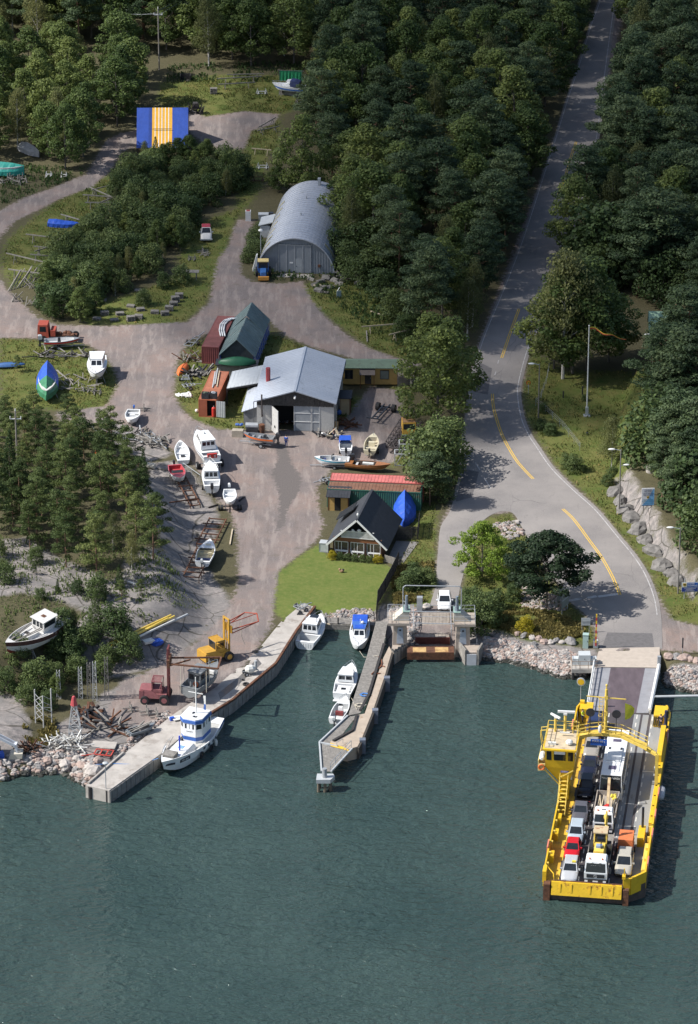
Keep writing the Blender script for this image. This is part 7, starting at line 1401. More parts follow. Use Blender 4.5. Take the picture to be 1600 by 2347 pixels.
# grass and weeds: short blades over the grassy ground, nobody could count them
def weeds(zones,n,hts,mat,name,seed,skip=()):
    g = np.random.default_rng(seed);V = []
    pgs = [poly(z) for z in zones];ar = []
    for p in pgs: x,y = p[:,0],p[:,1];ar.append(.5*abs(np.dot(x,np.roll(y,1))-np.dot(y,np.roll(x,1))))
    for p,a in zip(pgs,ar):
        k = int(n*a/sum(ar));x = g.uniform(p[:,0].min(),p[:,0].max(),k*3);y = g.uniform(p[:,1].min(),p[:,1].max(),k*3);s = sdist(x,y,p)
        nz = vnoise(x,y,3.0,seed)*.6+vnoise(x,y,1.1,seed+1)*.4;ok = (s > .2) & (nz > .42)
        for q in skip: ok &= sdist(x,y,q) < -.3
        x,y = x[ok][:k],y[ok][:k];z = terrain(x,y);m = len(x);h = g.uniform(hts[0],hts[1],m)*(.6+.8*vnoise(x,y,2.0,seed+2));a1 = g.uniform(0,6.28,m);w = h*.28
        c = np.stack([x,y,z],1);d = np.stack([np.cos(a1)*w,np.sin(a1)*w,np.zeros(m)],1);u = np.stack([g.normal(0,.25,m)*h,g.normal(0,.25,m)*h,h],1)
        V.append(np.stack([c-d*.5,c+d*.5,c+d+u,c-d+u*.85],1).reshape(-1,3))
    me = leafmesh(name,np.concatenate(V),mat);o = bpy.data.objects.new(name,me);COL.objects.link(o);return tag(o,kind='stuff')
ROADPG = np.array([(p.x,p.y) for p in out])
LM['weed'] = leaf_mat('weed_leaves',(.105,.135,.042),.02);LM['dry'] = leaf_mat('dry_grass',(.20,.185,.075),.02)
GSK = [poly(z) for z in Z_GRAVEL]+[poly(Z_LAWN[0])]+[ROADPG]
weeds(Z_GRASS,42000,(.08,.28),LM['weed'],'grass',3,GSK);weeds(Z_GRASS,15000,(.08,.26),LM['dry'],'dry_grass',4,GSK)
weeds([[(560,640),(700,400),(760,300),(1260,300),(1100,720),(960,840),(850,760),(700,650)],[(0,380),(250,380),(210,440),(0,470)],[(380,150),(700,140),(700,190),(380,190)]],16000,(.2,.6),LM['bush'],'undergrowth',6,GSK)
weeds([[(0,980),(240,1010),(340,1150),(380,1300),(470,1400),(300,1500),(150,1540),(0,1620)]],11000,(.12,.36),LM['bush'],'heather',7);weeds([[(120,1640),(70,1650),(30,1690),(100,1720),(140,1690)],[(890,1300),(1000,1290),(985,1380),(900,1390)],[(1090,1420),(1200,1390),(1360,1430),(1355,1470),(1200,1465)]],9000,(.2,.5),LM['dry'],'tall_grass',8,GSK)

# ---------------------------------------------------------------- fences
def fence(name,label,px,h,mat,gap=.16,wd=.13,rails=(.35,.8),post=2.0,top=True,brd=True):
    t = thing(name,label,'fence');q = [W(u,v) for u,v in px];m = MB();pm = MB()
    for a,b in zip(q,q[1:]):
        L = (b-a).length;k = max(1,int(L/gap));r = head(a,b)
        if brd:
            for i in range(k): p = a.lerp(b,(i+.5)/k);hh = h*rnd.uniform(.96,1.02);m.cbox((p.x,p.y,p.z+hh/2+.03),(wd,.03,hh),r)
        for f in rails: n_ = Vector((-(b-a).y,(b-a).x,0)).normalized()*.05;pm.bar(a+Vector((0,0,h*f))+n_,b+Vector((0,0,h*f))+n_,.05 if brd else .015,.09 if brd else .02)
        for i in range(int(L/post)+1): p = a.lerp(b,min(1,i*post/L));pm.bar((p.x,p.y,p.z-.2),(p.x,p.y,p.z+h*.98),.1 if brd else .05)
    if brd: m.build('boards',mat,t)
    pm.build('rails_and_posts',mat,t);return t
fence('board_fence','tall dark board fence curving down to the pier below the cottage',[(914,1296),(900,1325),(882,1358),(866,1385),(862,1428)],1.9,WOODD)
fence('board_fence','dark board fence joining the blue wrapped boat and the cottage drive',[(908,1238),(958,1237),(962,1200)],1.8,WOODD)
fence('picket_fence','low grey board fence at the right corner of the cottage veranda',[(882,1288),(920,1300)],1.0,WOODG)
fence('board_fence','short weathered board fence at the right end of the ochre hut',[(912,888),(940,882),(945,900)],1.6,WOODG)
fence('wire_fence','wire mesh fence between the road and the flagpole lawn',[(1258,850),(1252,880),(1240,915),(1228,930),(1250,948),(1290,985),(1330,1035)],1.2,GREYM,brd=False,rails=(.5,.75,.98),post=2.5)
CUTR = M('cut_rock_grey',(.17,.16,.15),.9,var=.35,sc=1.2,c2=(.10,.10,.095),sc2=.9,amt=.4)
for u,v,q in ((1412,1128,1.5),(1422,1150,1.3),(1433,1172,1.6),(1448,1190,1.4),(1466,1215,1.7),(1480,1240,1.4),(1500,1268,1.6),(1520,1300,1.7),(1540,1318,1.3),(1552,1335,1.5)): stone(W(u,v)-Vector((0,0,.3)),q,'big angular grey block in the rock cutting along the right road side','rock blocks of the road cutting',CUTR)
t = thing('drive_slab','grey paved drive between the cottage and the dark fence','paving');m = MB();m.prism([tuple(P(u,v)[:2]) for u,v in ((888,1283),(925,1290),(960,1243),(908,1240))],.0,.05);m.build('slab',M('grey_paving',(.19,.18,.17),.9,var=.15),t)

# ---------------------------------------------------------------- lamps, poles, signs
def street_lamp(label,base,top_v,arm,h=None,second=False,z0=None):
    p = W(*base);h = h or (base[1]-top_v)/(S(base[1])*.92);t = thing('street_lamp',label,'street lamp',p,0,None);m = MB();m.tube((0,0,0),(0,0,h),.10,.07,8,cap=True);m.build('pole',M('lamp_pole_wood',(.16,.15,.14),.8,var=.2),t)
    m = MB();m.tube((0,0,h-.15),(arm,0,h+.05),.04,n=6);m.build('arm',GREYM,t);s = 1 if arm > 0 else -1;m = MB();m.ball((arm+s*.25,0,h+.02),(.48,.17,.13),10,6);m.build('lamp_head',TRIM,t)
    if second: m = MB();m.tube((0,0,h*.74),(.55,0,h*.76),.04,n=6);m.build('arm',GREYM,t);m = MB();m.ball((.75,0,h*.76),(.42,.16,.12),10,6);m.build('lamp_head',TRIM,t)
    return t
street_lamp('street lamp at the road bend left of the flagpole',(1234,958),835,-.85);street_lamp('street lamp with two heads by the welcome sign',(1419,1176),1030,-.95,second=True);street_lamp('street lamp at the lower right by the blue place name sign',(1554,1360),1208,-1.0)
street_lamp('street lamp in front of the red house at the right edge',(1494,895),770,-.55)
t = thing('yard_lamp_post','thin lamp post with mushroom head in front of the hangar left corner','lamp post',P(598,600));m = MB();m.tube((0,0,0),(0,0,5.0),.06,.05);m.build('pole',GREYM,t);m = MB();m.ball((0,0,5.05),(.36,.36,.2),12,6);m.build('lamp_head',TRIM,t)
p = P(1345,953);t = thing('flagpole','tall white flagpole with long yellow and red pennant on the lawn','flagpole',p);m = MB();m.tube((0,0,0),(0,0,13.2),.12,.06,9);m.ball((0,0,13.25),.11);m.build('pole',TRIM,t);m = MB();m.box(-.2,.2,-.2,.2,0,1.3);m.box(-.45,.45,-.4,.4,0,.12);m.build('foot',LGREY,t)
m = MB();n = 14
for i in range(n):
    f0,f1 = i/n,(i+1)/n;F = lambda f: (5.0*f+.08,.25*math.sin(f*9),12.9-1.75*f+.16*math.sin(f*13));w0,w1 = .3*(1-f0)+.05,.3*(1-f1)+.05;a,b = F(f0),F(f1)
    m.quad((a[0],a[1],a[2]-w0/2),(b[0],b[1],b[2]-w1/2),(b[0],b[1]+.02,b[2]),(a[0],a[1]+.02,a[2]),1);m.quad((a[0],a[1]+.02,a[2]),(b[0],b[1]+.02,b[2]),(b[0],b[1],b[2]+w1/2),(a[0],a[1],a[2]+w0/2),0)
m.build('pennant',[M('pennant_yellow',(.62,.45,.05),.7),M('pennant_red',(.40,.05,.03),.7)],t)
SHIELD = M('shield_gold',(.62,.40,.04),.5);SBLK = M('shield_black',(.03,.025,.02),.6)
def shield(t,x,y,z,s):
    pts = [(-.5,.55),(.5,.55),(.5,-.05),(.3,-.4),(0,-.6),(-.3,-.4),(-.5,-.05)];m = MB();m.extr([(x+a*s,z+b*s) for a,b in pts],y,y+.012);o = fixn(m.build('coat_of_arms',SHIELD,t));m = MB();m.extr([(x+a*s*.55,z+s*.12+b*s*.42) for a,b in ((-.7,.3),(-.2,.5),(.1,.1),(.6,.55),(.75,-.2),(.2,-.6),(-.5,-.45))],y-.012,y-.001);fixn(m.build('emblem',SBLK,o))
p = W(1484,1172);t = thing('welcome_sign','tall white and light blue welcome sign on two posts on the rock','sign',p,R(3));m = MB();[m.bar((x,0,-.3),(x,0,1.0),.1) for x in (-.55,.55)];m.build('posts',WOODG,t);MB().box(-.82,.82,-.05,.05,.8,3.25).build('board',M('sign_white',(.70,.71,.74),.4,var=.03),t);MB().box(-.82,.82,-.055,.055,.78,.86).build('bottom_edge',DARK,t)
m = MB();m.add([(-.75,-.056,.87),(.80,-.056,.87),(.80,-.056,3.15),(.62,-.056,3.1),(.0,-.056,1.75)],[(0,1,2,3,4)]);m.build('blue_field',M('sign_light_blue',(.20,.45,.76),.4,var=.03),t)
NV = M('sign_navy_text',(.03,.05,.14),.5);TL = M('sign_teal_text',(.03,.22,.36),.5)
for s_,z,sz,mt in (('TACK OCH KOM',3.08,.13,NV),('SNART TILLBAKA',2.93,.13,NV),('KORPO KOMMUN',2.78,.13,NV),('VÄLKOMMEN',2.52,.23,NV),('TILL KORPO',2.30,.23,NV),('TERVETULOA',1.66,.23,TL),('KORPPOOSEEN',1.44,.22,TL),('WELCOME TO KORPO',1.20,.13,TL),('KIITOS KÄYNNISTÄ',1.05,.13,TL)): text(s_,sz,mt,t,(0,-.064,z),(math.pi/2,0,0),'lettering')
shield(t,0,-.075,1.98,.32)
p = W(1580,1372);t = thing('place_name_sign','blue place name sign with coat of arms on two grey posts','sign',p,R(2));m = MB();[m.tube((x,0,-.5),(x,0,2.7),.05) for x in (-.65,.6)];m.build('posts',LGREY,t);MB().box(-1.02,1.02,-.08,-.04,.95,2.25).build('board',LGREY,t);BL = M('sign_blue',(.02,.10,.42));MB().box(-.32,.98,-.095,-.08,1.62,2.2).build('upper_panel',BL,t);MB().box(-.98,-.34,-.095,-.08,1.62,2.2).build('shield_panel',TRIM,t);MB().box(-.98,.98,-.095,-.08,1.0,1.55).build('lower_panel',M('sign_deep_blue',(.02,.05,.27),.4),t)
text('KORPO',.24,TRIM,t,(-.24,-.1,2.05),(math.pi/2,0,0),'lettering',align='LEFT');text('KORPPOO',.24,TRIM,t,(-.24,-.1,1.79),(math.pi/2,0,0),'lettering',align='LEFT')
for s_,z in (('SKÄRGÅRDSCENTRUM',1.43),('KORPOSTRÖM',1.27),('SAARISTOKESKUS',1.11)): text(s_,.14,TRIM,t,(0,-.1,z),(math.pi/2,0,0),'lettering')
shield(t,-.66,-.11,1.92,.40)
p = W(1211,905);t = thing('speed_sign','round yellow speed limit sign with red border on a grey pole','sign',p);m = MB();m.tube((0,0,0),(0,0,1.7),.04);m.tube((0,0,1.15),(0,0,1.45),.07);m.build('pole',GREYM,t);m = MB();m.tube((0,.0,1.8),(0,.03,1.8),.33,n=20);m.build('border',RED,t);m = MB();m.tube((0,-.01,1.8),(0,.0,1.8),.25,n=20);m.build('disc',M('sign_yellow',(.72,.48,.04),.5),t);text('50',.30,DARK,t,(0,-.02,1.8),(math.pi/2,0,0),'lettering')
p = W(1365,1484);t = thing('barrier_boom','raised red and yellow striped barrier boom by the link span','barrier',p);m = MB();m.box(-.3,.3,-.3,.3,0,1.0);m.build('housing',LGREY,t);m = MB();[m.box(-.08,.08,-.42,-.32,.4+.42*i,.4+.42*(i+1),i%2) for i in range(10)];m.build('boom',[RED,M('boom_yellow',(.75,.50,.03),.5)],t)
p = W(1342,1484);t = thing('electric_cabinet','pale green electric cabinet in the grass beside the barrier','cabinet',p,R(-8));MB().box(-.33,.33,-.3,.3,0,1.75).build('box',M('pale_green_cabinet',(.34,.46,.43),.5,var=.05),t);MB().box(-.36,.36,-.34,.34,1.75,1.82).build('lid',M('pale_green_cabinet',(.34,.46,.43)),t);MB().box(.2,.25,-.33,-.3,.9,1.05).build('handle',DARK,t)
def board(name,label,px,rz,w_,z0,z1,mat,posts=(-.4,.4)):
    p = W(*px);t = thing(name,label,'sign',p,rz);[MB().bar((x*w_*2,.0,0),(x*w_*2,.0,z1-.1),.08).build('post',GREYM,t) for x in posts];MB().box(-w_,w_,-.08,-.04,z0,z1).build('board',mat,t);MB().box(-w_+.1,w_-.1,-.10,-.08,(z0+z1)/2-.1,(z0+z1)/2+.1).build('stiffener',GREYM,t);return t
board('road_sign','grey back of a road sign on two posts by the barrier',(1342,1450),R(0),.55,1.0,2.0,LGREY);board('notice_board','small grey notice board by the pine on the island',(1281,1390),R(62),.7,.9,2.5,M('notice_grey',(.25,.27,.26),.6));board('notice_board','large grey notice board nearest the road by the island pine',(1294,1402),R(62),1.0,.7,2.9,M('notice_grey_green',(.20,.22,.20),.6))
p = W(1564,1500);t = thing('marker_post','thin dark signal post on the gravel right of the link span','post',p);m = MB();m.tube((0,0,0),(0,0,2.2),.035);m.build('pole',GREYM,t);MB().box(-.08,.08,-.08,.08,.9,2.2).build('signal',DARK,t)
p = P(962,1400);t = thing('electric_cabinet','tall grey steel cabinet between the hoist towers','cabinet',p);MB().box(-.35,.35,-.3,.3,0,1.9).build('box',GREYM,t);MB().box(-.3,.3,-.33,-.3,.1,1.8).build('door',LGREY,t);stone(P(978,1392),.7,'upright pale stone beside the tall grey cabinet',None)
t = thing('pallet_container','grey plastic tank container at the left corner of the cottage','container',P(744,1262),R(-12));MB().box(-.55,.55,-.5,.5,.15,1.15).build('tank',M('translucent_grey_tank',(.42,.45,.44),.5,var=.1),t);m = MB();[m.bar((x,y,.1),(x,y,1.2),.05) for x in (-.57,.57) for y in (-.52,.52)];m.box(-.6,.6,-.55,.55,0,.14);m.build('cage',GREYM,t);MB().box(-.6,.6,-.55,.55,1.2,1.26).build('lid',LGREY,t)
p = W(1491,1080);t = thing('well_ring','round concrete well ring with lid on the dry grass','well',p);m = MB();m.tube((0,0,-.1),(0,0,.6),.6,n=20);m.build('ring',CONC,t);m = MB();m.tube((0,0,.6),(0,0,.68),.62,n=20);m.build('lid',M('well_lid',(.30,.27,.25),.9),t)
p = W(1212,1358);t = thing('picnic_table','weathered picnic table with pale top on the stony island','table',p,R(4));MB().box(-1.0,1.0,-.5,.5,.70,.78).build('tabletop',M('pale_pink_boards',(.50,.42,.37),.8,var=.1),t);[MB().box(-1.0,1.0,y-.14,y+.14,.42,.48).build('seat',WOODG,t) for y in (-.85,.85)]
for x in (-.7,.7): m = MB();m.bar((x,-.7,0),(x,-.15,.7),.09);m.bar((x,.7,0),(x,.15,.7),.09);m.bar((x,-.9,.38),(x,.9,.38),.08);m.build('leg',WOODG,t)
for (u,v,h) in ((1291,912,1.0),(1335,905,1.3)): p = W(u,v);m = MB();m.box(-.09,.09,-.09,.09,0,h);lone('garden_post',m,WOODD,'short dark post standing on the flagpole lawn','post','dark posts on the flagpole lawn',p)
lone('garden_box',MB().box(-.15,.15,-.15,.15,0,.3),DARK,'small dark box on the lawn below the flagpole','box',None,W(1346,996))
p = P(783,1312);t = thing('garden_ornament','small brown garden ornament on the cottage lawn','ornament',p);m = MB();m.ball((0,0,.2),(.3,.2,.2));m.ball((-.25,0,.45),.14);m.build('body',M('brown_clay',(.33,.20,.12),.8),t);m = MB();m.ball((.2,.0,.36),(.16,.12,.14));m.build('top',WOODD,t)
def upole(label,px,h):
    t = thing('utility_pole',label,'pole',W(*px));m = MB();m.tube((0,0,0),(0,0,h),.12,.09);m.build('pole',M('grey_pole',(.24,.22,.20),.9,var=.2),t);m = MB();m.bar((-.75,0,h-1.1),(.75,0,h-1.1),.1);[m.tube((x,0,h-1.05),(x,0,h-.75),.06) for x in (-.7,.7)];m.tube((0,0,h),(0,0,h+.3),.07);m.build('crossarm',TRIM,t);return t
a = upole('utility pole with insulators before the dark wood at the top',(365,160),11);b = upole('utility pole standing inside the pine hill at the left',(40,1075),8.2)
m = MB()
for x in (-.7,.7):
    p0 = a.location+Vector((x,0,10.2));
    for p1 in (P(225,75)+Vector((0,0,6)),P(520,-30)+Vector((0,0,6))): pts = [p0.lerp(p1,i/8)-Vector((0,0,1.2*math.sin(math.pi*i/8))) for i in range(9)];m.path(pts,.018,4)
lone('power_line',m,GREYM,'thin power lines running from the pole into the dark wood','wires')

# ---------------------------------------------------------------- yard clutter
GP = 'stacks of grey pallets along the gravel'
def pallets(label,px,n,rz=0,mat=None,tilt=0,group=GP):
    t = thing('pallet_stack',label,'pallets',W(*px),rz,group)
    for k in range(n):
        m = MB();z = k*.15;
        for i in range(5): m.box(-.6,.6,-.4+.165*i,-.4+.165*i+.12,z+.12,z+.145)
        for x in (-.55,0,.5): m.box(x,x+.06,-.4,.4,z+.02,z+.118)
        for i in (0,2,4): m.box(-.6,.6,-.4+.165*i,-.4+.165*i+.1,z,z+.018)
        o = m.build('pallet',mat or WOODG,t);o.rotation_euler = (R(tilt),0,R(rnd.uniform(-7,7)))
    return t
for i,(u,v,n) in enumerate(((222,732,2),(240,722,4),(262,735,2),(275,722,3),(300,735,5),(318,730,4),(322,712,3),(332,690,3),(300,703,2),(378,722,4),(388,712,5),(402,692,6),(411,683,5),(398,700,4),(355,718,3),(235,690,2),(318,668,2))): pallets('stack of grey wooden pallets along the lower edge of the thicket',(u,v),n,R(rnd.uniform(-15,15)))
for i,(u,v,n,tl) in enumerate(((722,655,2,25),(735,648,3,-10),(748,640,4,30),(730,668,3,10),(745,672,2,-20),(757,660,2,15),(768,645,3,35),(778,652,2,40),(742,662,3,0),(712,642,1,50),(822,652,3,5),(812,640,2,30))): pallets('grey pallets thrown in a heap right of the hangar door',(u,v),n,R(rnd.uniform(-60,60)),None,tl,'pallet heap by the hangar')
pallets('yellow new pallets in the heap by the hangar',(727,657),2,R(10),WOODP,0,None)
t = thing('workbench','grey timber rack with planks at the thicket edge beside the gravel','rack',W(432,640),R(-4));m = MB();[m.bar((x,y,0),(x,y,1.2),.1) for x in (-1.2,0,1.2) for y in (-.4,.4)];m.build('legs',WOODG,t);m = MB();[m.box(-1.5,1.6,-.5+.2*i,-.36+.2*i,1.2,1.3) for i in range(6)];m.build('top',WOODG,t)
GT = 'grey boat trestles in the upper left yard'
def trestle(label,a,b,h,group=None,mat=None,legs=2,name='trestle',cat='trestle'):
    p,q = W(*a),W(*b);t = thing(name,label,cat,p,0,group);d = q-p;n_ = Vector((-d.y,d.x,0)).normalized()*.35;up = Vector((0,0,h));m = MB();m.bar(up,d+up,.12,.16);m.build('beam',mat or WOODG,t)
    for k in range(legs):
        f = (k+.3)/(legs-.4);c = d*f;m = MB();m.bar(c+n_*1.3,c+up,.08);m.bar(c-n_*1.3,c+up,.08);m.bar(c+n_*.6+up*.45,c-n_*.6+up*.45,.06);m.build('leg',mat or WOODG,t)
    return t
for i,(a,b,h) in enumerate((((210,452),(258,440),1.2),((205,445),(262,470),1.2),((190,460),(260,465),1.0),((195,478),(262,478),1.0),((140,505),(210,525),1.0),((60,555),(150,566),1.3),((15,600),(120,625),1.4),((20,640),(95,650),1.6),((70,600),(135,605),1.2),((78,580),(140,585),1.1),((80,590),(130,575),1.0),((225,480),(270,462),1.0))): trestle('grey timber trestle in the rows left of the thicket',a,b,h,GT)
for i in range(11): m = MB();p = W(18+i*6.5,668-i*2);q = Vector((1.6+rnd.uniform(-.5,.5),3.4,2.1));m.bar((0,0,0),q,.11);lone('leaning_pole',m,WOODG,'grey pole leaning in the rack at the far left','pole','poles leaning in the rack',p)
for i,(u,v,s) in enumerate(((40,690,1),(68,660,1),(82,640,1.2),(72,700,.9))): m = MB();[m.bar((rnd.uniform(-.9,.9),rnd.uniform(-.6,.6),.05),(rnd.uniform(-.9,.9),rnd.uniform(-.6,.6),rnd.uniform(.6,1.5)),.09) for k in range(9)];lone('timber_heap',m,WOODG,'tangled heap of grey poles below the rack at the far left','timber','timber heaps below the rack',W(u,v),0)
NEWT = M('pale_trestle',(.44,.37,.26),.8,var=.15)
trestle('long pale plank on trestles in the grass below the forest edge',(829,765),(931,757),1.1,None,NEWT);trestle('shorter pale plank on legs right of the long plank',(892,785),(960,768),1.2,None,NEWT);trestle('single pale plank on one support behind the hangar track',(577,352),(622,356),.9,None,NEWT,2)
trestle('grey bench frame in the meadow left of the white motorboat',(498,192),(600,186),.9,None);trestle('second grey bench frame in front of the first in the meadow',(500,205),(585,200),.9,None);trestle('thin grey frame at the back of the meadow',(520,180),(605,178),.7,None);trestle('pole frame leaning by the clearing edge',(592,305),(632,282),1.0);trestle('grey pole frame next to the leaning one at the clearing edge',(590,310),(640,300),.8)
t = thing('drying_rack','green tarpaulin hung over a pole rack behind the white motorboat','rack',W(640,190));m = MB();m.bar((-.3,0,2.3),(4.2,0,2.1),.08);[m.bar((x,0,0),(x,0,2.2),.09) for x in (0,3.9)];m.build('poles',WOODG,t);m = MB();n = 22;[m.quad((4*i/n,.1*math.sin(i*1.9),.35),(4*(i+1)/n,.1*math.sin(i*1.9+1.9),.35),(4*(i+1)/n,.0,2.25),(4*i/n,.0,2.25)) for i in range(n)];m.build('tarpaulin',M('bright_green_tarpaulin',(.04,.36,.16),.6,var=.15),t)
for u,v,lab in ((592,415,'rusty boat cradle on the track behind the hangar'),(602,385,'small white trestle on the grassy track behind the hangar'),(600,215,'low grey cradle on the meadow below the white motorboat'),(690,238,'grey cradle at the right edge of the clearing'),(448,260,'heap of dark trestles beside the striped tarpaulin shed'),(425,185,'dark open box at the left end of the meadow'),(490,215,'pile of grey boards on the meadow left end')):
    if 'box' in lab: t = thing('wooden_box',lab,'box',W(u,v));m = MB();m.box(-.9,.9,-.6,.6,0,.08);m.box(-.9,-.8,-.6,.6,.08,1.1);m.box(.8,.9,-.6,.6,.08,1.1);m.box(-.8,.8,.5,.6,.08,1.1);m.build('sides',WOODD,t)
    elif 'pile' in lab: pallets(lab,(u,v),7,0,WOODG,0,None)
    elif 'heap' in lab: t = thing('trestle_heap',lab,'trestles',W(u,v));[MB().bar((rnd.uniform(-1.5,1.5),rnd.uniform(-1,1),0),(rnd.uniform(-1.5,1.5),rnd.uniform(-1,1),rnd.uniform(.8,2)),.13).build('timber',WOODD,t) for k in range(16)];MB().box(-.6,.6,-.5,.5,.9,1.9,tx=.2).build('timber',WOODD,t)
    else: cradle((u,v),lab,R(90),2.0 if 'rusty' not in lab else 2.6,.9 if 'rusty' not in lab else 1.4,None,RUST if 'rusty' in lab else (TRIM if 'white' in lab else WOODG),1 if 'white' in lab or 'rusty' in lab else 2)
for u,v in ((112,405),(147,406)): cradle((u,v),'small white triangular trestle beside the upper gravel road',R(80),1.1,.9,'white trestles by the upper road',TRIM,1)
for u,v in ((38,412),(12,418),(45,420)): cradle((u,v),'grey boat cradle in front of the teal covered boat',R(rnd.uniform(0,180)),1.8,1.2,'cradles by the teal covered boat')
for u,v,r_ in ((190,895,20),(210,897,80),(223,902,90),(465,578,10),(470,585,60),(440,595,85),(330,940,0)): cradle((u,v),'small grey trestle lying on the grass of the yard',R(r_),1.3,.8,'small grey trestles in the yard',WOODG,1)
m = MB();m.bar((0,0,.25),(0,3.2,1.5),.12);
for lab,px,q in (('grey pole leaning by the tent corner, left of a pair',(589,790),(1.0,.6,2.6)),('dark pole leaning by the tent corner, right of a pair',(612,780),(-.5,.4,2.6))): m = MB();m.bar((0,0,0),q,.1);lone('leaning_pole',m,WOODG,lab,'pole',None,P(*px))
def timber(label,a,b,z=.1,wd=.16,mat=None,group=None): p,q = W(*a),W(*b);m = MB();m.bar((0,0,z),(q.x-p.x,q.y-p.y,q.z-p.z+z),wd);return lone('timber',m,mat or WOODG,label,'timber',group,p)
for a,b,mt,lab in (((840,760),(842,785),WOODG,'short board in the grass under the long plank'),((850,715),(880,725),WOODP,'pale board lying by the tyres at the forest edge'),((527,1250),(533,1215),WOODP,'pale yellow beam lying beside the slipway rails'),((548,1150),(560,1140),WOODD,'dark beam lying near the small launching trailer'),((360,1075),(390,1080),WOODG,'grey plank on the rock slab'),((95,790),(177,795),WOODG,'long grey beam lying behind the tall covered boat'),((130,850),(165,880),WOODG,'grey beam leaning out from the tall covered boat'),((478,1165),(500,1158),WOODD,'short dark beam lying left of the small launching trailer'),((293,1335),(316,1342),TRIM,'white plank lying on the rock above the wreck'),((310,1340),(385,1325),WOODG,'long grey pole lying over the rock above the wreck')): timber(lab,a,b,.12,.16,mt)
# yellow and grey pipes on the rock
for i,(a,b,mt) in enumerate((((255,1490),(385,1427),YELP),((250,1486),(392,1420),YELP),((262,1497),(400,1432),OFFW),((268,1488),(400,1424),YELP),((256,1502),(430,1421),LGREY))): m = MB();p,q = W(*a),W(*b);m.tube((0,0,.55+.05*i),(q.x-p.x,q.y-p.y,q.z-p.z+.55+.05*i),.13 if i < 4 else .16,n=7);lone('pipe',m,mt,'long thin yellow or white pipe in the bundle lying across the rock' if i < 4 else 'long grey pipe in front of the yellow bundle on the rock','pipe','yellow pipes on the rock' if i < 4 else None,p)
t = thing('tarpaulin_bundle','heap of white boards and blue tarpaulin lying on the rock below the pipes','bundle',W(350,1478));m = MB();m.ball((.3,.3,.2),(.9,.6,.45),9,6,jit=.25,rg=rnd);m.build('blue_sheet',BLUET,t);MB().cbox((-.5,0,.5),(1.3,.9,.3),.5).build('white_boards',OFFW,t)
# slipways of rusty rails
def slip(label,a,b,wd,name='slipway'):
    p,q = W(*a),W(*b);t = thing(name,label,'slipway',p);d = q-p;n_ = Vector((-d.y,d.x,0)).normalized()*wd/2;up = Vector((0,0,.45));L = d.length;m = MB()
    for s in (1,-1): m.bar(n_*s+up,d+n_*s+up,.13)
    m.build('rails',RUST,t);
    for i in range(int(L/1.6)+1): c = d*min(1,i*1.6/L)+up;k = 1+.5*(i%3==1);m = MB();m.bar(c-n_*k,c+n_*k,.12);[m.bar(c+n_*s,c+n_*s-Vector((0,0,1.0)),.1) for s in (1,-1)];m.build('cross_member',RUST,t)
    return t
slip('rusty steel slipway frame on the rock slab behind the white bowrider',(470,1255),(500,1195),2.2);slip('rusty steel slipway frame leading down under the white bowrider',(438,1330),(470,1262),2.0);slip('grey slipway timbers on the rock slab below the faded red boat',(448,1165),(412,1095),1.3)
m = MB();m.bar((0,0,.5),(3.8,1.1,.6),.14);m.bar((2.8,.8,.6),(2.8,.8,-.2),.12);lone('steel_beam',m,RUST,'rusty beam lying across the rock slab','beam',None,W(388,1160))
m = MB();m.path([Vector((0,0,1.2)),Vector((2.4,-3.6,1.0))],.05);[m.tube(Vector((2.4*f,-3.6*f,0)),Vector((2.4*f,-3.6*f,1.1)),.04) for f in (0,.5,1)];lone('handrail',m,GREYM,'grey pipe handrail beside the faded red boat','railing',None,W(420,1080))
# floats, barrels, white tank
for u,v,c,lab in ((224,1046,'ry','red and yellow barrel, leftmost by the rocky hill'),(236,1048,'w','white barrel behind, second from the left'),(234,1056,'w2','white barrel in front of the other white one'),(252,1048,'b','blue barrel behind the red and yellow ones'),(256,1060,'r','red barrel half hidden by pines'),(263,1066,'ry2','red and yellow barrel nearest the camera')):
    t = thing('barrel',lab,'barrel',W(u,v));top,low = {'r': (RED,RED),'ry': (RED,M('barrel_yellow',(.75,.5,.05),.5)),'w': (OFFW,OFFW),'w2': (WHITE,LGREY),'b': (BLUEP,BLUEP),'ry2': (M('barrel_dark_red',(.32,.03,.02),.5),M('barrel_yellow',(.75,.5,.05)))}[c];m = MB();m.tube((0,0,0),(0,0,.5),.32,n=12);m.build('lower_half',low,t);m = MB();m.tube((0,0,.502),(0,0,.95),.32,n=12);m.torus((0,0,.95),.3,.03);m.build('upper_half',top,t)
p = W(338,1072);t = thing('steel_tank','white rusty steel tank with a hoop lying at the rock slab top','tank',p,R(-25));m = MB();m.tube((-1.1,0,.4),(1.1,0,.4),.36,n=12);m.build('tank',M('rusty_white_tank',(.52,.50,.44),.7,var=.1,c2=(.28,.14,.07),sc2=3,amt=.3),t);m = MB();m.path([Vector((.25+.35*math.cos(a),0,1.0+.5*math.sin(a))) for a in np.linspace(-.6,3.74,11)],.04);m.build('hoop',GREYM,t)
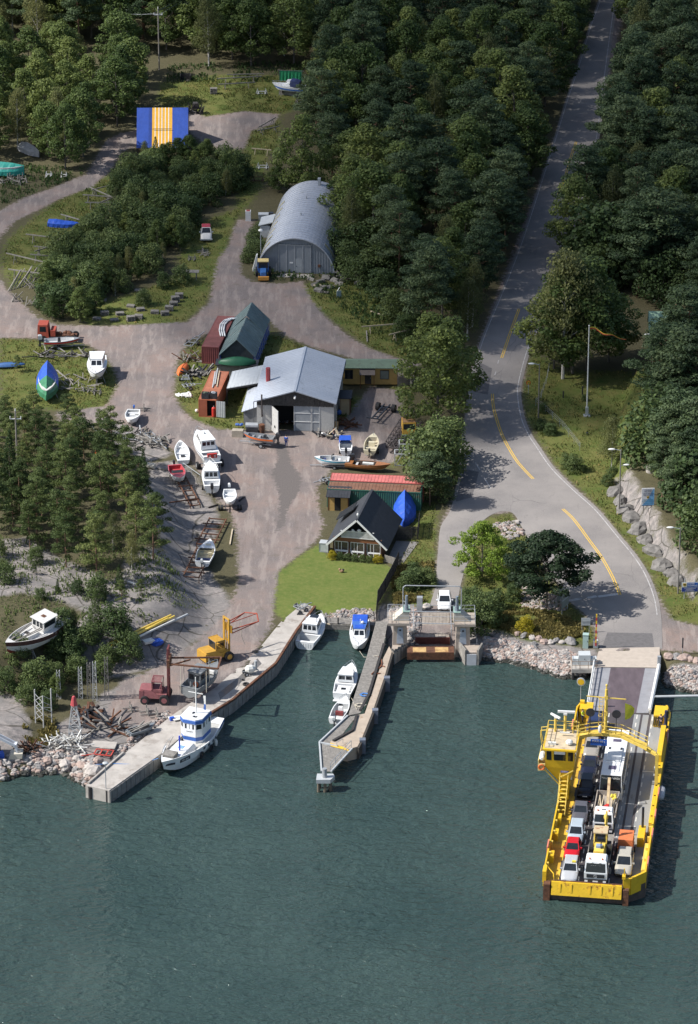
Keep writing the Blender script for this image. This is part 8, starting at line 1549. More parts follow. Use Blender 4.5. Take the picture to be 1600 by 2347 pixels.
# trailers lying about
def yardtrailer(label,a,b,wd=1.5,mat=None):
    p,q = W(*a),W(*b);d = q-p;t = thing('boat_trailer',label,'trailer',p,head(p,q));L = max(d.length,2.5);m = MB()
    for s in (1,-1): m.bar((0,s*wd*.38,.5),(L*.62,s*wd*.22,.5),.09);
    for x,k in ((0,.38),(L*.22,.34),(L*.45,.28)): m.bar((x,-wd*k,.52),(x,wd*k,.52),.08);[m.bar((x,s*wd*.25,.5),(x,s*wd*.3,.85),.06) for s in (1,-1)]
    m.bar((L*.62,-wd*.22,.5),(L*.62,wd*.22,.5),.09);m.bar((L*.62,0,.5),(L,0,.42),.1);m.bar((L*.3,-wd*.5,.3),(L*.3,wd*.5,.3),.09);m.build('frame',mat or GREYM,t);[wheel(t,(L*.3,s*wd*.55,.3),.3,.18) for s in (1,-1)];return t
yardtrailer('galvanised boat trailer parked below the small white boat at the gravel edge',(340,1000),(382,1035));yardtrailer('grey boat trailer beside the upturned orange boat',(425,878),(428,862));yardtrailer('small grey trailer in front of the upturned orange boat trailer',(420,892),(462,886));yardtrailer('old trailer left of the dull red container',(430,800),(470,765),1.6);yardtrailer('grey trailer frame at the left corner of the container sheds',(758,1105),(732,1110),1.2)
yardtrailer('galvanised trailer lying on the quay near the lawn',(680,1402),(708,1394),1.6);
p = W(868,960);t = thing('truck_chassis','bare black truck chassis with two twin wheels in the yard','chassis',p,head(W(855,968),W(890,930)));m = MB();[m.bar((-1.8,s*.35,.75),(3.6,s*.4,.75),.16) for s in (1,-1)];[m.bar((x,-.4,.75),(x,.4,.75),.14) for x in (-1.0,.6,2.2)];m.bar((3.0,-1.0,.6),(3.0,1.0,.6),.2);m.bar((-1.8,-1.1,.75),(-1.8,1.1,.75),.14);m.build('frame',DARK,t);[wheel(t,(3.0,s*1.15,.55),.55,.5,DARK) for s in (1,-1)]
p = W(113,788);t = thing('truck_chassis','rusty red cabbed truck chassis at the left end of the gravel road','truck',W(88,778),R(-3));m = MB();m.hexa([(0,-1.1,.6),(1.7,-1.1,.6),(1.7,1.1,.6),(0,1.1,.6)],[(.1,-1.0,2.6),(1.5,-1.0,2.6),(1.5,1.0,2.6),(.1,1.0,2.6)]);cb = m.build('cab',M('faded_orange_red',(.33,.06,.035),.7,var=.2),t);MB().panes([(0,-1.1,.6),(1.7,-1.1,.6),(1.5,-1.0,2.6),(.1,-1.0,2.6)],.2,.8,.5,.88).build('side_window',GLASS,cb);MB().box(1.7,5.6,-.5,.5,.65,.9).build('chassis',RUST,t);MB().box(1.9,2.6,-1.0,.9,.9,1.8).build('engine',M('faded_orange_red',(.33,.06,.035)),t);m = MB();[m.ball((rnd.uniform(2.6,5.4),rnd.uniform(-.6,.6),1.05),(.35,.3,.25),6,4,jit=.3,rg=rnd) for i in range(7)];m.build('scrap',RUST,t);[wheel(t,(x,s*.95,.5),.5,.35,DARK) for x in (.9,4.4,5.3) for s in (1,-1)]
# tractor and forklifts
p = P(604,645);t = thing('tractor','blue and yellow tractor with cab parked before the hangar left corner','tractor',p,R(2));m = MB();m.hexa([(-.42,.1,.7),(.42,.1,.7),(.5,1.7,.7),(-.5,1.7,.7)],[(-.36,.15,1.35),(.36,.15,1.35),(.44,1.7,1.5),(-.44,1.7,1.5)]);m.box(-.85,.85,1.75,2.9,.75,1.4);m.build('body',M('tractor_blue',(.04,.13,.36),.5),t);MB().box(-.8,.8,-.35,.05,.3,.8).build('front_plough',M('tractor_orange',(.55,.25,.04),.6),t);m = MB();[m.bar((x,y,1.4),(x*.95,y,2.45),.08) for x in (-.78,.78) for y in (1.75,2.9)];m.build('cab_frame',M('tractor_blue',(.04,.13,.36)),t);MB().box(-.82,.82,1.6,3.0,2.45,2.56).build('cab_roof',M('faded_yellow_roof',(.62,.48,.20),.6),t);MB().box(-.72,.72,1.78,1.8,1.45,2.4).build('windscreen',GLASS,t);MB().box(-.74,.74,1.85,2.85,1.42,1.5).build('seat',DARK,t);[vwheel(t,(s*.95,2.4,.72),.72,.4) for s in (1,-1)];[vwheel(t,(s*.7,.5,.42),.42,.25) for s in (1,-1)]
def forklift(label,a,b,colb,mast_h,colm):
    """a: rear, b: mast foot on the ground"""
    p,q = W(*a),W(*b);L = (q-p).length;t = thing('forklift',label,'forklift',p,head(p,q));m = MB();m.hexa([(0,-1.0,.7),(L*.8,-1.05,.7),(L*.8,1.05,.7),(0,1.0,.7)],[(.15,-.9,1.75),(L*.42,-.95,1.7),(L*.42,.95,1.7),(.15,.9,1.75)]);m.box(L*.42,L*.95,-1.0,1.0,.65,1.25);m.build('body',colb,t)
    MB().box(.0,.5,-1.0,1.0,.55,1.6).build('counterweight',colb,t);m = MB();[m.bar((x,y,1.2),(x,y,2.75),.1) for x in (L*.45,L*.78) for y in (-.75,.75)];m.box(L*.42,L*.8,-.8,.8,1.2,1.75);m.build('cab',colb,t);m = MB();[m.box(L*.42+.13*i,L*.42+.13*i+.06,-.82,.82,2.75,2.82) for i in range(int(L*.38/.13))];m.box(L*.42,L*.8,-.86,-.8,2.72,2.84);m.box(L*.42,L*.8,.8,.86,2.72,2.84);m.build('cab_guard',colb,t);MB().box(L*.795,L*.80,-.7,.7,1.75,2.65).build('windscreen',GLASS,t);MB().box(L*.425,L*.43,-.7,.7,1.75,2.65).build('rear_window',GLASS,t)
    m = MB();[m.bar((L,s*.55,.4),(L,s*.55,mast_h),.24,.18) for s in (1,-1)];[m.bar((L,-.6,z),(L,.6,z),.2,.16) for z in (.6,mast_h*.45,mast_h-.1)];[m.tube((L-.12,s*.2,.5),(L-.12,s*.2,mast_h*.9),.07) for s in (1,-1)];m.build('mast',colm,t)
    for x,r in ((L*.88,.62),(L*.2,.5)): [wheel(t,(x,s*1.1,r),r,.5,colb) for s in (1,-1)]
    return t,L
t,L = forklift('yellow forklift truck with tall mast and red lifting frame on the quay road',(462,1522),(520,1505),M('forklift_yellow',(.48,.27,.04),.6,var=.15,c2=(.2,.1,.04),amt=.4),5.2,M('forklift_yellow',(.55,.30,.03)))
m = MB();m.box(L+.12,L+.3,-.9,.9,3.4,4.3);m.build('carriage',M('forklift_yellow',(.55,.30,.03)),t);m = MB();m.path([Vector((L+.2,-.9,3.9)),Vector((L+3.6,-1.5,4.3)),Vector((L+4.4,.1,4.5)),Vector((L+3.6,1.5,4.3)),Vector((L+.2,.9,3.9))],.07);m.path([Vector((L+.2,-.9,3.4)),Vector((L+3.6,-1.5,4.3))],.06);m.path([Vector((L+.2,.9,3.4)),Vector((L+3.6,1.5,4.3))],.06);m.path([Vector((L+.2,.0,4.3)),Vector((L+4.4,.1,4.5))],.05);m.build('lifting_frame',M('red_frame_paint',(.33,.06,.03),.6,var=.2),t);m = MB();m.path([Vector((L+2.0,0,4.1)),Vector((L+2.1,0,2.2)),Vector((L+2.6,0,.9))],.03);m.build('sling',ROPE_W,t)
t,L = forklift('faded red forklift truck holding the grey workboat in slings',(322,1603),(388,1606),M('faded_pink_red',(.25,.09,.095),.7,var=.25,sc=2,c2=(.15,.08,.06),amt=.4),7.0,M('dark_red_mast',(.13,.035,.035),.7,var=.3,sc=2))
m = MB();[m.bar((L+.1,s*.8,5.2-.4*k),(L+6.0,s*1.5,5.2-.3*k),.2,.16) for s in (1,-1) for k in (0,)];m.bar((L+6.0,-1.5,5.2),(L+6.0,1.5,5.2),.2);m.bar((L+.1,-1.0,5.2),(L+.1,1.0,5.2),.3,1.0);m.bar((L+.2,.0,4.6),(L+2.5,.8,5.1),.15);m.build('lifting_frame',RUST,t);m = MB();[m.path([Vector((L+x,s*1.2,5.1)),Vector((L+x,s*1.35,2.0))],.04) for x in (1.6,4.6) for s in (1,-1)];m.build('slings',ROPE_W,t)
# yellow truck cab behind lattice booms, lattice stuff
p = W(938,1010);t = thing('crane_truck','yellow cabbed old crane truck half hidden by the rowan','truck',p,R(3));m = MB();m.hexa([(-.95,0,.7),(.95,0,.7),(.95,2.4,.7),(-.95,2.4,.7)],[(-.9,.2,2.5),(.9,.2,2.5),(.9,2.3,2.5),(-.9,2.3,2.5)]);cb = m.build('cab',M('truck_yellow',(.58,.34,.05),.6,var=.12),t);MB().panes([(-.95,0,.7),(.95,0,.7),(.9,.2,2.5),(-.9,.2,2.5)],.08,.92,.5,.92).build('windscreen',GLASS,cb);MB().box(-1.0,1.0,-.15,0,.35,.85).build('bumper',M('truck_blue_grey',(.10,.13,.20),.6),t);MB().box(-.85,.85,.3,2.2,2.5,2.58).build('cab_roof',M('brown_cab_roof',(.30,.17,.08),.7),t);[vwheel(t,(s*.85,1.0,.5),.5,.3) for s in (1,-1)]
def lattice(name,label,pts,w0,w1,mat,n=6,r=.05,cat='lattice',loc=None,sides=4):
    a,b = Vector(pts[0]),Vector(pts[1]);d = (b-a).normalized();up = Vector((0,0,1)) if abs(d.z) < .9 else Vector((1,0,0));x = d.cross(up).normalized();y = x.cross(d);m = MB();rs = []
    for i in range(n+1):
        f = i/n;c = a.lerp(b,f);w_ = (w0+(w1-w0)*f)/2;rs.append([c+(x*math.cos(q)+y*math.sin(q))*w_*1.41 for q in [math.pi*2*(k+.5)/sides for k in range(sides)]])
    for i in range(n):
        for k in range(sides): m.bar(rs[i][k],rs[i+1][k],r*1.4);m.bar(rs[i][k],rs[i+1][(k+1)%sides],r);m.bar(rs[i][k],rs[i][(k+1)%sides],r)
    m.bar(rs[n][0],rs[n][1],r);return lone(name,m,mat,label,cat,None,loc)
p0 = W(892,1028);lattice('crane_boom','long dark lattice crane boom lying left of the yellow crane truck',[(0,0,.6),W(942,962)-p0+Vector((0,0,1.2))],.9,1.0,M('dark_lattice',(.07,.06,.06),.7),9,.07,loc=p0);p0 = W(900,1040);lattice('crane_boom','second dark lattice boom lying on the ground by the first',[(0,0,.5),W(960,980)-p0+Vector((0,0,.5))],.8,.8,M('dark_lattice',(.07,.06,.06)),8,.06,loc=p0)
for u,v,lab in ((905,1068,'white steel frame stand behind the wooden boat, nearer the container'),(915,1045,'white steel frame stand next to the rowan, farther from the container')): t = thing('steel_stand',lab,'frame',W(u,v));m = MB();[m.bar((x,y,0),(x,y,1.7),.1) for x in (0,1.9) for y in (0,1.5)];[m.bar((0,y,1.7),(1.9,y,1.7),.1) for y in (0,1.5)];[m.bar((x,0,1.7),(x,1.5,1.7),.1) for x in (0,1.9)];m.bar((0,0,.0),(1.0,0,1.7),.08);m.bar((1.9,0,0),(1.0,0,1.7),.08);m.bar((0,0,.1),(1.9,0,.1),.08);m.build('frame',LGREY,t)
# lower yard by the quay end
WLAT = M('white_lattice_steel',(.50,.50,.49),.6,var=.1)
p = W(172,1690);t = thing('beacon_tower','white lattice beacon tower with red top standing by the quay','beacon',p);H = 5.2;m = MB();rs = []
for i in range(6): f = i/5;w_ = .95*(1-.62*max(0,(f-.3)/.7));rs.append([Vector((w_*math.cos(q),w_*math.sin(q),H*.8*f)) for q in (.8,2.37,3.94,5.5)])
for i in range(5):
    for k in range(4): m.bar(rs[i][k],rs[i+1][k],.09);m.bar(rs[i][k],rs[i+1][(k+1)%4],.06);m.bar(rs[i+1][k],rs[i][(k+1)%4],.06);m.bar(rs[i+1][k],rs[i+1][(k+1)%4],.06)
m.build('lattice',WLAT,t);m = MB();m.tube((0,0,H*.8),(0,0,H),.42,.2,8);m.ball((0,0,H),(.2,.2,.12));m.build('red_top',M('faded_red_top',(.40,.06,.07),.6,var=.15),t)
p = W(100,1662);t = thing('steel_framework','white three legged lattice framework standing beside the beacon tower','frame',p);m = MB()
for k,(x,y) in enumerate(((-.9,0),(.95,.2),(.05,-.6))): m.tube((x,y,0),(x,y,4.6 if k < 2 else 4.0),.07);[m.bar((x,y,z),((0.05,-.6)[0] if k < 2 else -.9,(-.6 if k < 2 else 0),z+.9),.05) for z in (.8,1.6,2.4,3.2)]
m.bar((-.9,0,2.2),(.95,.2,2.2),.05);m.build('legs',WLAT,t)
for i,(u,v,h) in enumerate(((185,1600,4.0),(205,1600,4.6),(218,1605,5.0),(245,1598,5.2),(135,1600,3.6))): lattice('lattice_mast','thin grey lattice mast standing among the bushes behind the beacon',[(0,0,0),(0,0,h)],.5,.35,WOODG if i%2 else WLAT,6,.04,loc=W(u,v));bpy.context.scene.collection.objects[-1]['group'] = 'lattice masts behind the beacon'
def heap(name,label,px,n,mats,ext=(1.5,1.0,1.4),wd=.1,cat='scrap',lng=1.0):
    t = thing(name,label,cat,W(*px))
    for k in range(len(mats)):
        m = MB()
        for i in range(n//len(mats)):
            a = Vector((rnd.uniform(-ext[0],ext[0]),rnd.uniform(-ext[1],ext[1]),rnd.uniform(0,ext[2]*.3)));d = Vector((rnd.uniform(-1,1),rnd.uniform(-1,1),rnd.uniform(0,.6))).normalized()*lng*rnd.uniform(.7,1.6);b = a+d;b.z = min(max(b.z,.05),ext[2]);m.bar(a,b,wd)
        m.build('scrap_pieces',mats[k],t)
    return t
heap('scrap_heap','tangled heap of white broken frame pieces at the foot of the beacon',(150,1712),90,(WLAT,OFFW,WOODG),(1.9,1.3,1.6),.09,lng=1.5);heap('scrap_heap','brown rusty steel scrap between the boulders and the excavator arm',(70,1722),60,(RUST,WOODD),(1.0,.7,1.3),.12)
heap('scrap_heap','rusty and grey beams piled behind the concrete slab by the quay',(235,1668),40,(RUST,WOODG,DARK),(2.4,1.4,1.3),.16,lng=1.9);heap('scrap_heap','rusty engine parts and timbers below the lattice masts',(205,1640),30,(RUST,WOODD),(1.0,.8,1.6),.3)
heap('junk_heap','boards and boxes piled against the right corner of the workshop',(755,1000),24,(WOODG,WOODP,TRIM,DARK),(1.6,.5,.9),.2,'junk');heap('junk_heap','scattered frames and timbers on the rock below the small white boat',(290,1005),60,(WOODG,LGREY,WOODD),(4.5,1.4,.5),.12,'junk',1.8);heap('junk_heap','grey planks and frames beside the rock slab top',(360,1020),30,(WOODG,),(2.0,1.2,.7),.14,'junk',1.5)
heap('junk_heap','rusty frames left of the dull red container',(440,825),30,(RUST,WOODG),(1.5,1.4,1.0),.1,'junk',1.4);heap('junk_heap','dark timbers between the two orange containers and the upturned boat',(455,858),40,(WOODD,WOODG,DARK),(1.4,1.0,.9),.2,'junk',1.2);heap('junk_heap','loose grey boards before the tall covered boat',(150,815),40,(WOODG,WOODD),(4.0,1.0,.7),.12,'junk',1.8);heap('junk_heap','scattered poles and frames on the rocks by the tall covered boat',(165,880),26,(WOODG,),(3.0,2.0,.5),.1,'junk',1.5)
heap('junk_heap','broken boards among the pallets at the forest edge by the hangar',(800,640),30,(WOODG,WOODD),(2.0,1.2,.8),.12,'junk',1.3);heap('junk_heap','dark scrap inside the open workshop door',(655,965),50,(DARK,GREYM,RUST),(.9,1.2,1.1),.12,'junk',.7);heap('junk_heap','reddish boards stacked along the right wall of the workshop yard',(795,975),24,(BROWN,RUST),(1.3,.5,.6),.14,'junk',1.6)
t = thing('red_steel_frame','small red steel frame lying before the boulders near the quay','frame',W(215,1733),R(-12));m = MB();[m.bar((0,y,.25),(2.0,y,.25),.11) for y in (0,1.3)];[m.bar((x,0,.25),(x,1.3,.25),.11) for x in (0,.7,1.4,2.0)];m.bar((0,0,.25),(-1.3,-.6,.2),.12);m.build('frame',M('bright_red_frame',(.50,.07,.05),.6,var=.1),t)
lone('concrete_slab',MB().box(-1.4,1.4,-.8,.9,0,.28),CONC,'pale concrete slab lying behind the red steel frame','slab',None,W(238,1712),R(-8))
m = MB();m.box(-.9,.9,-.6,.6,0,.1);t = thing('punt','flat grey workboat full of grey poles beside the quay','boat',W(325,1678),R(35));hull(t,3.6,1.4,.6,M('grey_punt',(.16,.18,.20),.7),full=.9,open_=(.05,.8),inner=DARK);[MB().bar((rnd.uniform(-2.2,-1.2),rnd.uniform(-.5,.5),.3),(rnd.uniform(.5,1.4),rnd.uniform(-.5,.5),1.1),.13).build('pole',WOODG,t) for i in range(6)]
for u,v in ((300,1628),(338,1636),(360,1642)): cradle((u,v),'grey A shaped trestle on the yard by the red forklift',R(15),1.3,1.0,'trestles by the red forklift',WOODG,1)
t = thing('white_boards','white boards with a dark box lying on the quay behind the fishing boat','boards',P(418,1648),R(5));[MB().cbox((rnd.uniform(-.8,1.2),rnd.uniform(-.6,.6),.1+.06*i),(1.8,.5,.05),rnd.uniform(-.2,.4)).build('board',OFFW,t) for i in range(5)];MB().cbox((.8,.7,.35),(1.6,.9,.5),.1).build('box',WOODG,t);MB().cbox((-1.2,-.3,.25),(.5,.4,.4),.3).build('blue_bag',BLUET,t)
p = P(574,1546);t = thing('concrete_mixer','small white concrete mixer on wheels on the quay','mixer',p,R(20));m = MB();m.loft([[(x,r*math.cos(a),.75+r*math.sin(a)) for a in np.arange(0,6.28,.7)] for x,r in ((-.6,.25),(-.35,.5),(.2,.5),(.6,.3))]);m.build('drum',OFFW,t);m = MB();m.bar((-.9,-.3,.35),(1.1,-.3,.35),.08);m.bar((-.9,.3,.35),(1.1,.3,.35),.08);m.bar((1.0,-.3,.35),(1.0,.3,.35),.08);m.build('frame',GREYM,t);m = MB();m.tube((.8,.4,.3),(.8,.4,1.5),.18);m.build('engine',LGREY,t);[wheel(t,(-.6,s*.45,.28),.28,.14) for s in (1,-1)]
def tyre(u,v,r,label,group=None,stand=False): m = MB();m.torus((0,0,r*.36 if not stand else r),r,r*.36,'z' if not stand else 'y');return lone('tyre',m,BLACK,label,'tyre',group,P(u,v,.06) if v > 1450 else W(u,v))
tyre(564,1570,.32,'black tyre lying on the quay below the concrete mixer');tyre(557,1559,.16,'small black tyre or ring next to the tyre on the quay');tyre(893,690,.55,'large black tyre standing at the forest edge, farther one',None,True);tyre(897,698,.6,'large black tyre standing at the forest edge, nearer one',None,True);tyre(258,1722,.3,'black tyre lying on the shore rubble by the quay','tyres on the shore rubble');tyre(238,1728,.3,'black tyre lying on the shore rubble by the quay','tyres on the shore rubble')
t = thing('anchor_stone','dark anchor lying on the quay near the lawn','anchor',P(688,1409));m = MB();m.bar((-.3,0,.1),(.3,.1,.12),.16);m.bar((0,0,.1),(.1,.7,.2),.1);m.hexa([(-.4,-.2,.06),(.4,-.2,.06),(.4,.1,.06),(-.4,.1,.06)],[(-.1,-.1,.6),(.1,-.1,.6),(.1,.0,.6),(-.1,.0,.6)]);m.build('anchor',DARK,t)
p = P(243,1808,.06);t = thing('quay_lamp','slim grey lamp post at the outer end of the concrete quay','lamp post',p);m = MB();m.tube((0,0,0),(0,0,3.2),.05);m.build('pole',GREYM,t);m = MB();m.ball((0,0,3.25),(.34,.34,.14),12,5);m.build('lamp_head',LGREY,t)
m = MB();pts = [P(200,1753,.15),P(262,1750,.12),P(310,1752,.0),P(340,1745,-.3),P(363,1738,.4)];m.path([q-pts[0] for q in pts],.035,5);lone('mooring_rope',m,ROPE_B,'pale blue mooring rope from the fishing boat bow to the quay','rope',None,pts[0])
m = MB();pts = [P(824,1492,.0),P(834,1506,-.5),P(846,1506,-.2),P(866,1502,.2)];m.path([q-pts[0] for q in pts],.03,5);lone('mooring_rope',m,ROPE_W,'cream mooring rope from the blue roofed boat to the pier','rope',None,pts[0]);m = MB();pts = [P(806,1600,-.3),P(812,1614,.1),P(818,1626,.1)];m.path([q-pts[0] for q in pts],.025,5);lone('mooring_rope',m,ROPE_W,'thin rope from the middle cabin boat to the pier','rope',None,pts[0])
# excavator arm entering at the left edge
p = W(28,1735);t = thing('excavator','white excavator arm and bucket reaching in at the left edge','excavator',p);EX = M('excavator_white',(.58,.60,.64),.5,var=.1);m = MB();[m.bar((-2.2,y,3.1),(.4,y,1.6),.16,.3) for y in (-.35,.35)];m.bar((.4,-.4,1.6),(.5,.4,1.6),.3);[m.bar((.4,y,1.6),(.6,y,.7),.2) for y in (-.3,.3)];m.build('arm',EX,t);m = MB();m.bar((-2.0,0,2.6),(.2,0,1.6),.14);m.build('ram',DARK,t);m = MB();m.hexa([(-.4,-.7,.0),(1.2,-.7,.15),(1.2,.7,.15),(-.4,.7,.0)],[(-.1,-.7,.7),(1.25,-.7,.75),(1.25,.7,.75),(-.1,.7,.7)]);m.build('bucket',M('cream_bucket',(.50,.46,.38),.7,var=.1,c2=(.25,.14,.08),amt=.3),t);m = MB();m.hexa([(-4.6,-1.2,.6),(-2.0,-1.2,.6),(-2.0,1.2,.6),(-4.6,1.2,.6)],[(-4.4,-1.1,3.2),(-2.2,-1.1,3.2),(-2.2,1.1,3.2),(-4.4,1.1,3.2)]);m.build('cab',EX,t);m = MB();[m.box(-5,-1.4,y-.3,y+.3,0,.7) for y in (-1.1,1.1)];m.build('tracks',DARK,t);MB().cbox((-1.4,-.5,.5),(1.0,.7,.7),.3).build('blue_cover',BLUET,t)
# small things round the buildings
t = thing('chest_freezer','white fridge cabinet with red top panel beside the hangar track','cabinet',W(569,505));MB().box(-.42,.42,-.4,.4,0,1.6).build('box',TRIM,t);MB().box(-.3,.3,-.3,.3,1.6,1.63).build('top_panel',M('dark_red_panel',(.28,.04,.03),.5),t)
t = thing('waste_bins','grey waste bin with dark barrel left of the hangar','bin',W(604,505));MB().box(-.7,.7,-.5,.5,0,1.0,tx=-.08).build('bin',GREYM,t);MB().box(-.8,.8,-.55,.55,1.02,1.14).build('lid',LGREY,t);m = MB();m.tube((1.2,.3,0),(1.2,.3,1.2),.4,n=12);m.build('barrel',DARK,t)
t = thing('boat_sheet','white plastic dinghy hull leaning against the hangar left wall','dinghy',P(583,622));m = MB();m.hexa([(-.3,0,0),(.35,.2,0),(.35,1.6,0),(-.3,1.4,0)],[(.3,.3,2.4),(.5,.5,2.4),(.5,1.3,2.4),(.3,1.1,2.4)]);m.build('hull',OFFW,t)
t = thing('stone_block','square beige concrete block before the workshop annex','block',P(545,1000),R(-6));MB().box(-.75,.75,-.4,.5,0,.95).build('block',M('beige_block',(.36,.32,.26),.9,var=.2),t)
t = thing('oil_tank','grey steel drums and tank lying before the workshop annex','tank',P(575,990),R(-4));m = MB();m.tube((-.7,0,.95),(1.0,0,.95),.42,n=12);m.build('tank',GREYM,t);MB().box(-.6,1.0,-.5,.5,0,.6).build('base',DARK,t);m = MB();m.tube((1.5,-.1,0),(1.5,-.1,1.2),.4,n=12);m.build('drum',RUST,t);m = MB();[m.ball((rnd.uniform(-2.0,-.8),rnd.uniform(.2,.6),.9),.2) for i in range(5)];m.build('cans',BLUEP,t)
t = thing('sheet_heap','crumpled white plastic sheet on the grass left of the orange container','sheet',P(421,908));m = MB();[m.ball((rnd.uniform(-.8,.8),rnd.uniform(-.5,.5),.15),(.5,.35,.3),7,5,jit=.35,rg=rnd) for i in range(6)];m.build('sheet',TRIM,t)
t = thing('pale_pallet','pale pallet and panels leaning by the workshop right corner','pallet',P(757,985));MB().cbox((0,0,.6),(.7,.06,1.1),.3).build('pallet',WOODP,t);MB().cbox((.7,.2,.6),(.8,.05,1.1),-.1).build('panel',M('pale_orange_panel',(.52,.36,.18),.7),t);MB().cbox((-1.3,.4,1.0),(.7,.06,1.3),.2).build('white_panel',TRIM,t)
m = MB();m.ball((0,0,.45),.38,12,8);lone('buoy',m,BLUEP,'round blue buoy at the narrow beige shed','buoy',None,P(777,952));m = MB();m.ball((0,0,.25),.25,10,6);lone('buoy',m,TRIM,'white buoy in the grass left of the orange container','buoy',None,P(451,945))
t = thing('glass_sheet','broken pale glass sheet leaning in the grass below the pallet heap','glass',W(777,682));MB().cbox((0,0,.5),(.7,.08,1.1),.4).build('sheet',M('pale_glass',(.30,.38,.40),.2),t);MB().bar((-.3,0,.9),(.1,.3,1.5),.08).build('frame',TRIM,t)

# ---------------------------------------------------------------- people
def person(label,base,rz,top,legs,hair,pose=0,vest=None,z=None,hold=None):
    p = W(*base) if z is None else P(base[0],base[1],z);t = thing('person',label,'person',p,rz);H = 1.76
    # joints: y forward is -y
    J = {'pelvis': (0,0,.95),'spine': (0,0,1.2),'chest': (0,.0,1.40),'neck': (0,0,1.50),'head': (0,-.01,1.60),'crown': (0,-.01,1.73)}
    R_ = {'pelvis': .155,'spine': .145,'chest': .165,'neck': .055,'head': .09,'crown': .075};E = [('pelvis','spine'),('spine','chest'),('chest','neck'),('neck','head'),('head','crown')]
    for s,n in ((1,'l'),(-1,'r')):
        st = .06*s*(1 if pose else .3)
        J.update({'hip'+n: (s*.10,0,.90),'knee'+n: (s*.11,-.03+st,.50),'ankle'+n: (s*.12,st*1.4,.09),'toe'+n: (s*.13,st*1.4-.16,.04),'sh'+n: (s*.20,0,1.42),'elb'+n: (s*.27,-.02 if not pose else -.06,1.15),'wr'+n: (s*.27,-.12 if not pose else -.26,.92 if not pose else 1.08),'palm'+n: (s*.27,-.15 if not pose else -.33,.85 if not pose else 1.08)})
        R_.update({'hip'+n: .10,'knee'+n: .065,'ankle'+n: .045,'toe'+n: .04,'sh'+n: .07,'elb'+n: .045,'wr'+n: .032,'palm'+n: .034});E += [('pelvis','hip'+n),('hip'+n,'knee'+n),('knee'+n,'ankle'+n),('ankle'+n,'toe'+n),('chest','sh'+n),('sh'+n,'elb'+n),('elb'+n,'wr'+n),('wr'+n,'palm'+n)]
        q = J['palm'+n]
        for k in range(5):
            dx = (-.032+.02*k) if k < 4 else 0;L_ = (.075,.085,.08,.062,.05)[k];a = (q[0]+dx,q[1]-.01,q[2]-.03) if k < 4 else (q[0]-s*.03,q[1]-.02,q[2]+.01);b = (a[0],a[1]-.02,a[2]-L_*.6);c = (a[0],a[1]-.0,a[2]-L_)
            J[f'f{n}{k}a'] = a;J[f'f{n}{k}b'] = b;J[f'f{n}{k}c'] = c;R_.update({f'f{n}{k}a': .010,f'f{n}{k}b': .009,f'f{n}{k}c': .007});E += [('palm'+n,f'f{n}{k}a'),(f'f{n}{k}a',f'f{n}{k}b'),(f'f{n}{k}b',f'f{n}{k}c')]
    def skin(name,names,mat,k=1.0,parent=t,root='pelvis'):
        ns = [n for n in J if n in names];ix = {n: i for i,n in enumerate(ns)};me = bpy.data.meshes.new(name);me.from_pydata([J[n] for n in ns],[(ix[a],ix[b]) for a,b in E if a in ix and b in ix],[]);me.materials.append(mat);o = bpy.data.objects.new(name,me);COL.objects.link(o);o.parent = parent
        o.modifiers.new('skin','SKIN').use_smooth_shade = True;me.skin_vertices.new() if not me.skin_vertices else None
        for n in ns: v = me.skin_vertices[0].data[ix[n]];v.radius = (R_[n]*k,R_[n]*k*(.72 if n in ('spine','chest','pelvis') else 1));v.use_root = (n == root)
        o.modifiers.new('sub','SUBSURF').levels = 1;return o
    skin('body',set(J),SKIN)
    skin('jacket',{'pelvis','spine','chest','shl','elbl','wrl','shr','elbr','wrr'},top,1.18,root='pelvis');skin('trousers',{'pelvis','hipl','kneel','anklel','hipr','kneer','ankler'},legs,1.17,root='pelvis');[skin('shoe',{'ankle'+n,'toe'+n},DARK,1.15,root='ankle'+n) for n in 'lr']
    m = MB();m.ball((0,.018,1.675),(.098,.108,.10),12,8);m.build('hair',hair,t,smooth=True);m = MB();m.ball((0,-.105,1.625),(.014,.02,.018),6,4);[m.ball((s*.034,-.095,1.65),(.012,.008,.008),6,4,1) for s in (1,-1)];m.box(-.025,.025,-.1,-.088,1.577,1.585,2);[m.ball((s*.095,.0,1.635),(.014,.022,.03),6,4) for s in (1,-1)];m.build('face',[SKIN,DARK,M('lip_red',(.35,.12,.1),.6)],t)
    return t
DK = M('dark_hair',(.035,.025,.02),.7)
person('person in blue overalls with sleeveless jacket standing by the wet ground before the workshop',(656,1024),R(150),M('work_blue_top',(.03,.10,.38),.7),M('work_blue_legs',(.035,.085,.30),.7),DK)
person('person in dark clothes standing among the boards at the workshop right corner',(765,1008),R(100),M('dark_brown_jacket',(.06,.04,.035),.8),M('dark_navy_trousers',(.03,.04,.07),.8),DK,1)
person('person in yellow high visibility jacket at the left stern corner of the ferry',(1335,1656),R(60),M('hi_vis_yellow',(.62,.75,.06),.6),M('dark_navy_trousers',(.03,.04,.07)),DK,1,z=DZ)
person('person in dark clothes at the right stern corner of the ferry',(1514,1668),R(-40),M('black_jacket',(.025,.025,.04),.8),M('dark_navy_trousers',(.03,.04,.07)),DK,1,z=DZ+.01)
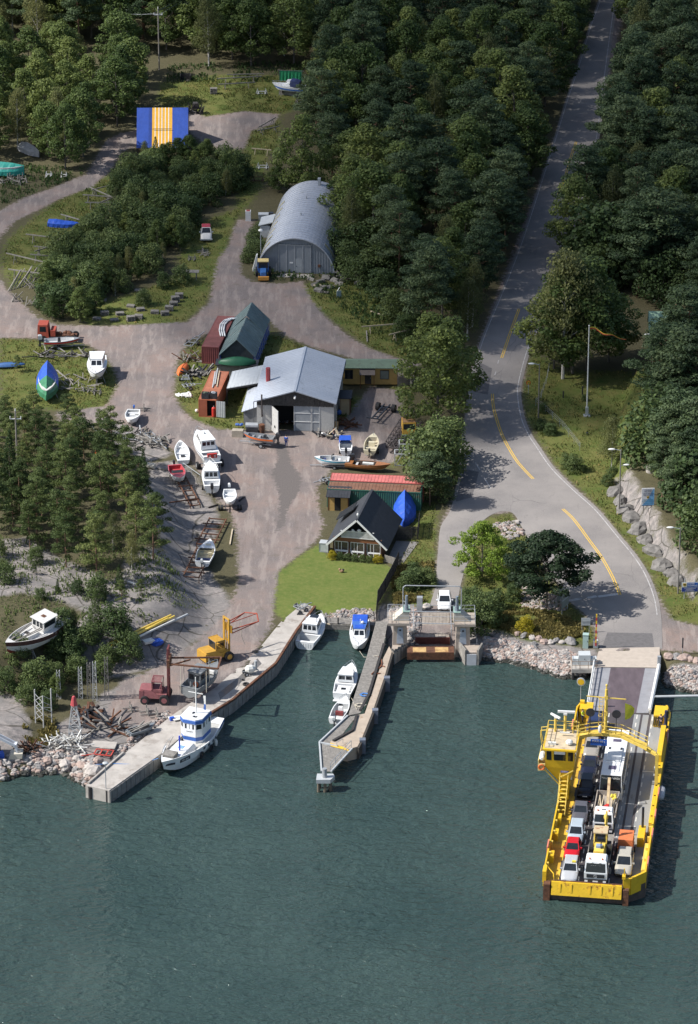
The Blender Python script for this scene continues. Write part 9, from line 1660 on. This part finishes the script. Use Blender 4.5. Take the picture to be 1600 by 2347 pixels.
# ---------------------------------------------------------------- thin cloud high above the yard and forest; its shadow lies over the upper half of the place
def cloud(label,px,tr,n=40,seed=3,hgt=330):
    m = bpy.data.materials.new('cloud_vapour');m.use_nodes = True;nn = m.node_tree.nodes;l = m.node_tree.links;b = nn['Principled BSDF'];b.inputs['Base Color'].default_value = (.9,.9,.92,1);b.inputs['Roughness'].default_value = 1
    t = nn.new('ShaderNodeBsdfTransparent');x = nn.new('ShaderNodeMixShader');tc = nn.new('ShaderNodeTexCoord');no = nn.new('ShaderNodeTexNoise');no.inputs['Scale'].default_value = .02;no.inputs['Detail'].default_value = 3;l.new(tc.outputs['Object'],no.inputs['Vector'])
    r = nn.new('ShaderNodeMapRange');r.inputs[1].default_value = .3;r.inputs[2].default_value = .7;r.inputs[3].default_value = tr-.08;r.inputs[4].default_value = tr+.08;l.new(no.outputs['Fac'],r.inputs[0])
    s = nn.new('ShaderNodeMath');s.operation = 'SUBTRACT';s.inputs[0].default_value = 1;l.new(r.outputs[0],s.inputs[1]);l.new(s.outputs[0],x.inputs[0]);l.new(t.outputs[0],x.inputs[1]);l.new(b.outputs[0],x.inputs[2]);l.new(x.outputs[0],nn['Material Output'].inputs['Surface'])
    off = TOSUN*(hgt/TOSUN.z);g = random.Random(seed);q = [P(u,v)+off for u,v in px];c = sum(q,Vector())/len(q);mb = MB();ring = []
    for i in range(len(q)):
        a,b_ = q[i],q[(i+1)%len(q)]
        for k in range(6): p = a.lerp(b_,k/6);d = (p-c);ring.append(c+d*g.uniform(.94,1.06))
    rings = [[c+(p-c)*f+Vector((0,0,z)) for p in ring] for f,z in ((.86,-5),(1.0,3),(.95,14),(.7,26))];mb.loft(rings);fixn(o := mb.build('cloud',m));return tag(o,kind='structure')
cloud('shade',[(-900,560),(-100,600),(200,640),(420,800),(640,960),(900,1010),(1060,1000),(1400,960),(1500,1040),(2300,1150),(2400,-900),(620,-900),(560,330),(300,470),(-900,420)],.66)
cloud('shade',[(720,560),(900,760),(1130,830),(1250,640),(1450,620),(2300,800),(2400,-900),(760,-900),(660,120)],.84,seed=8,hgt=372)
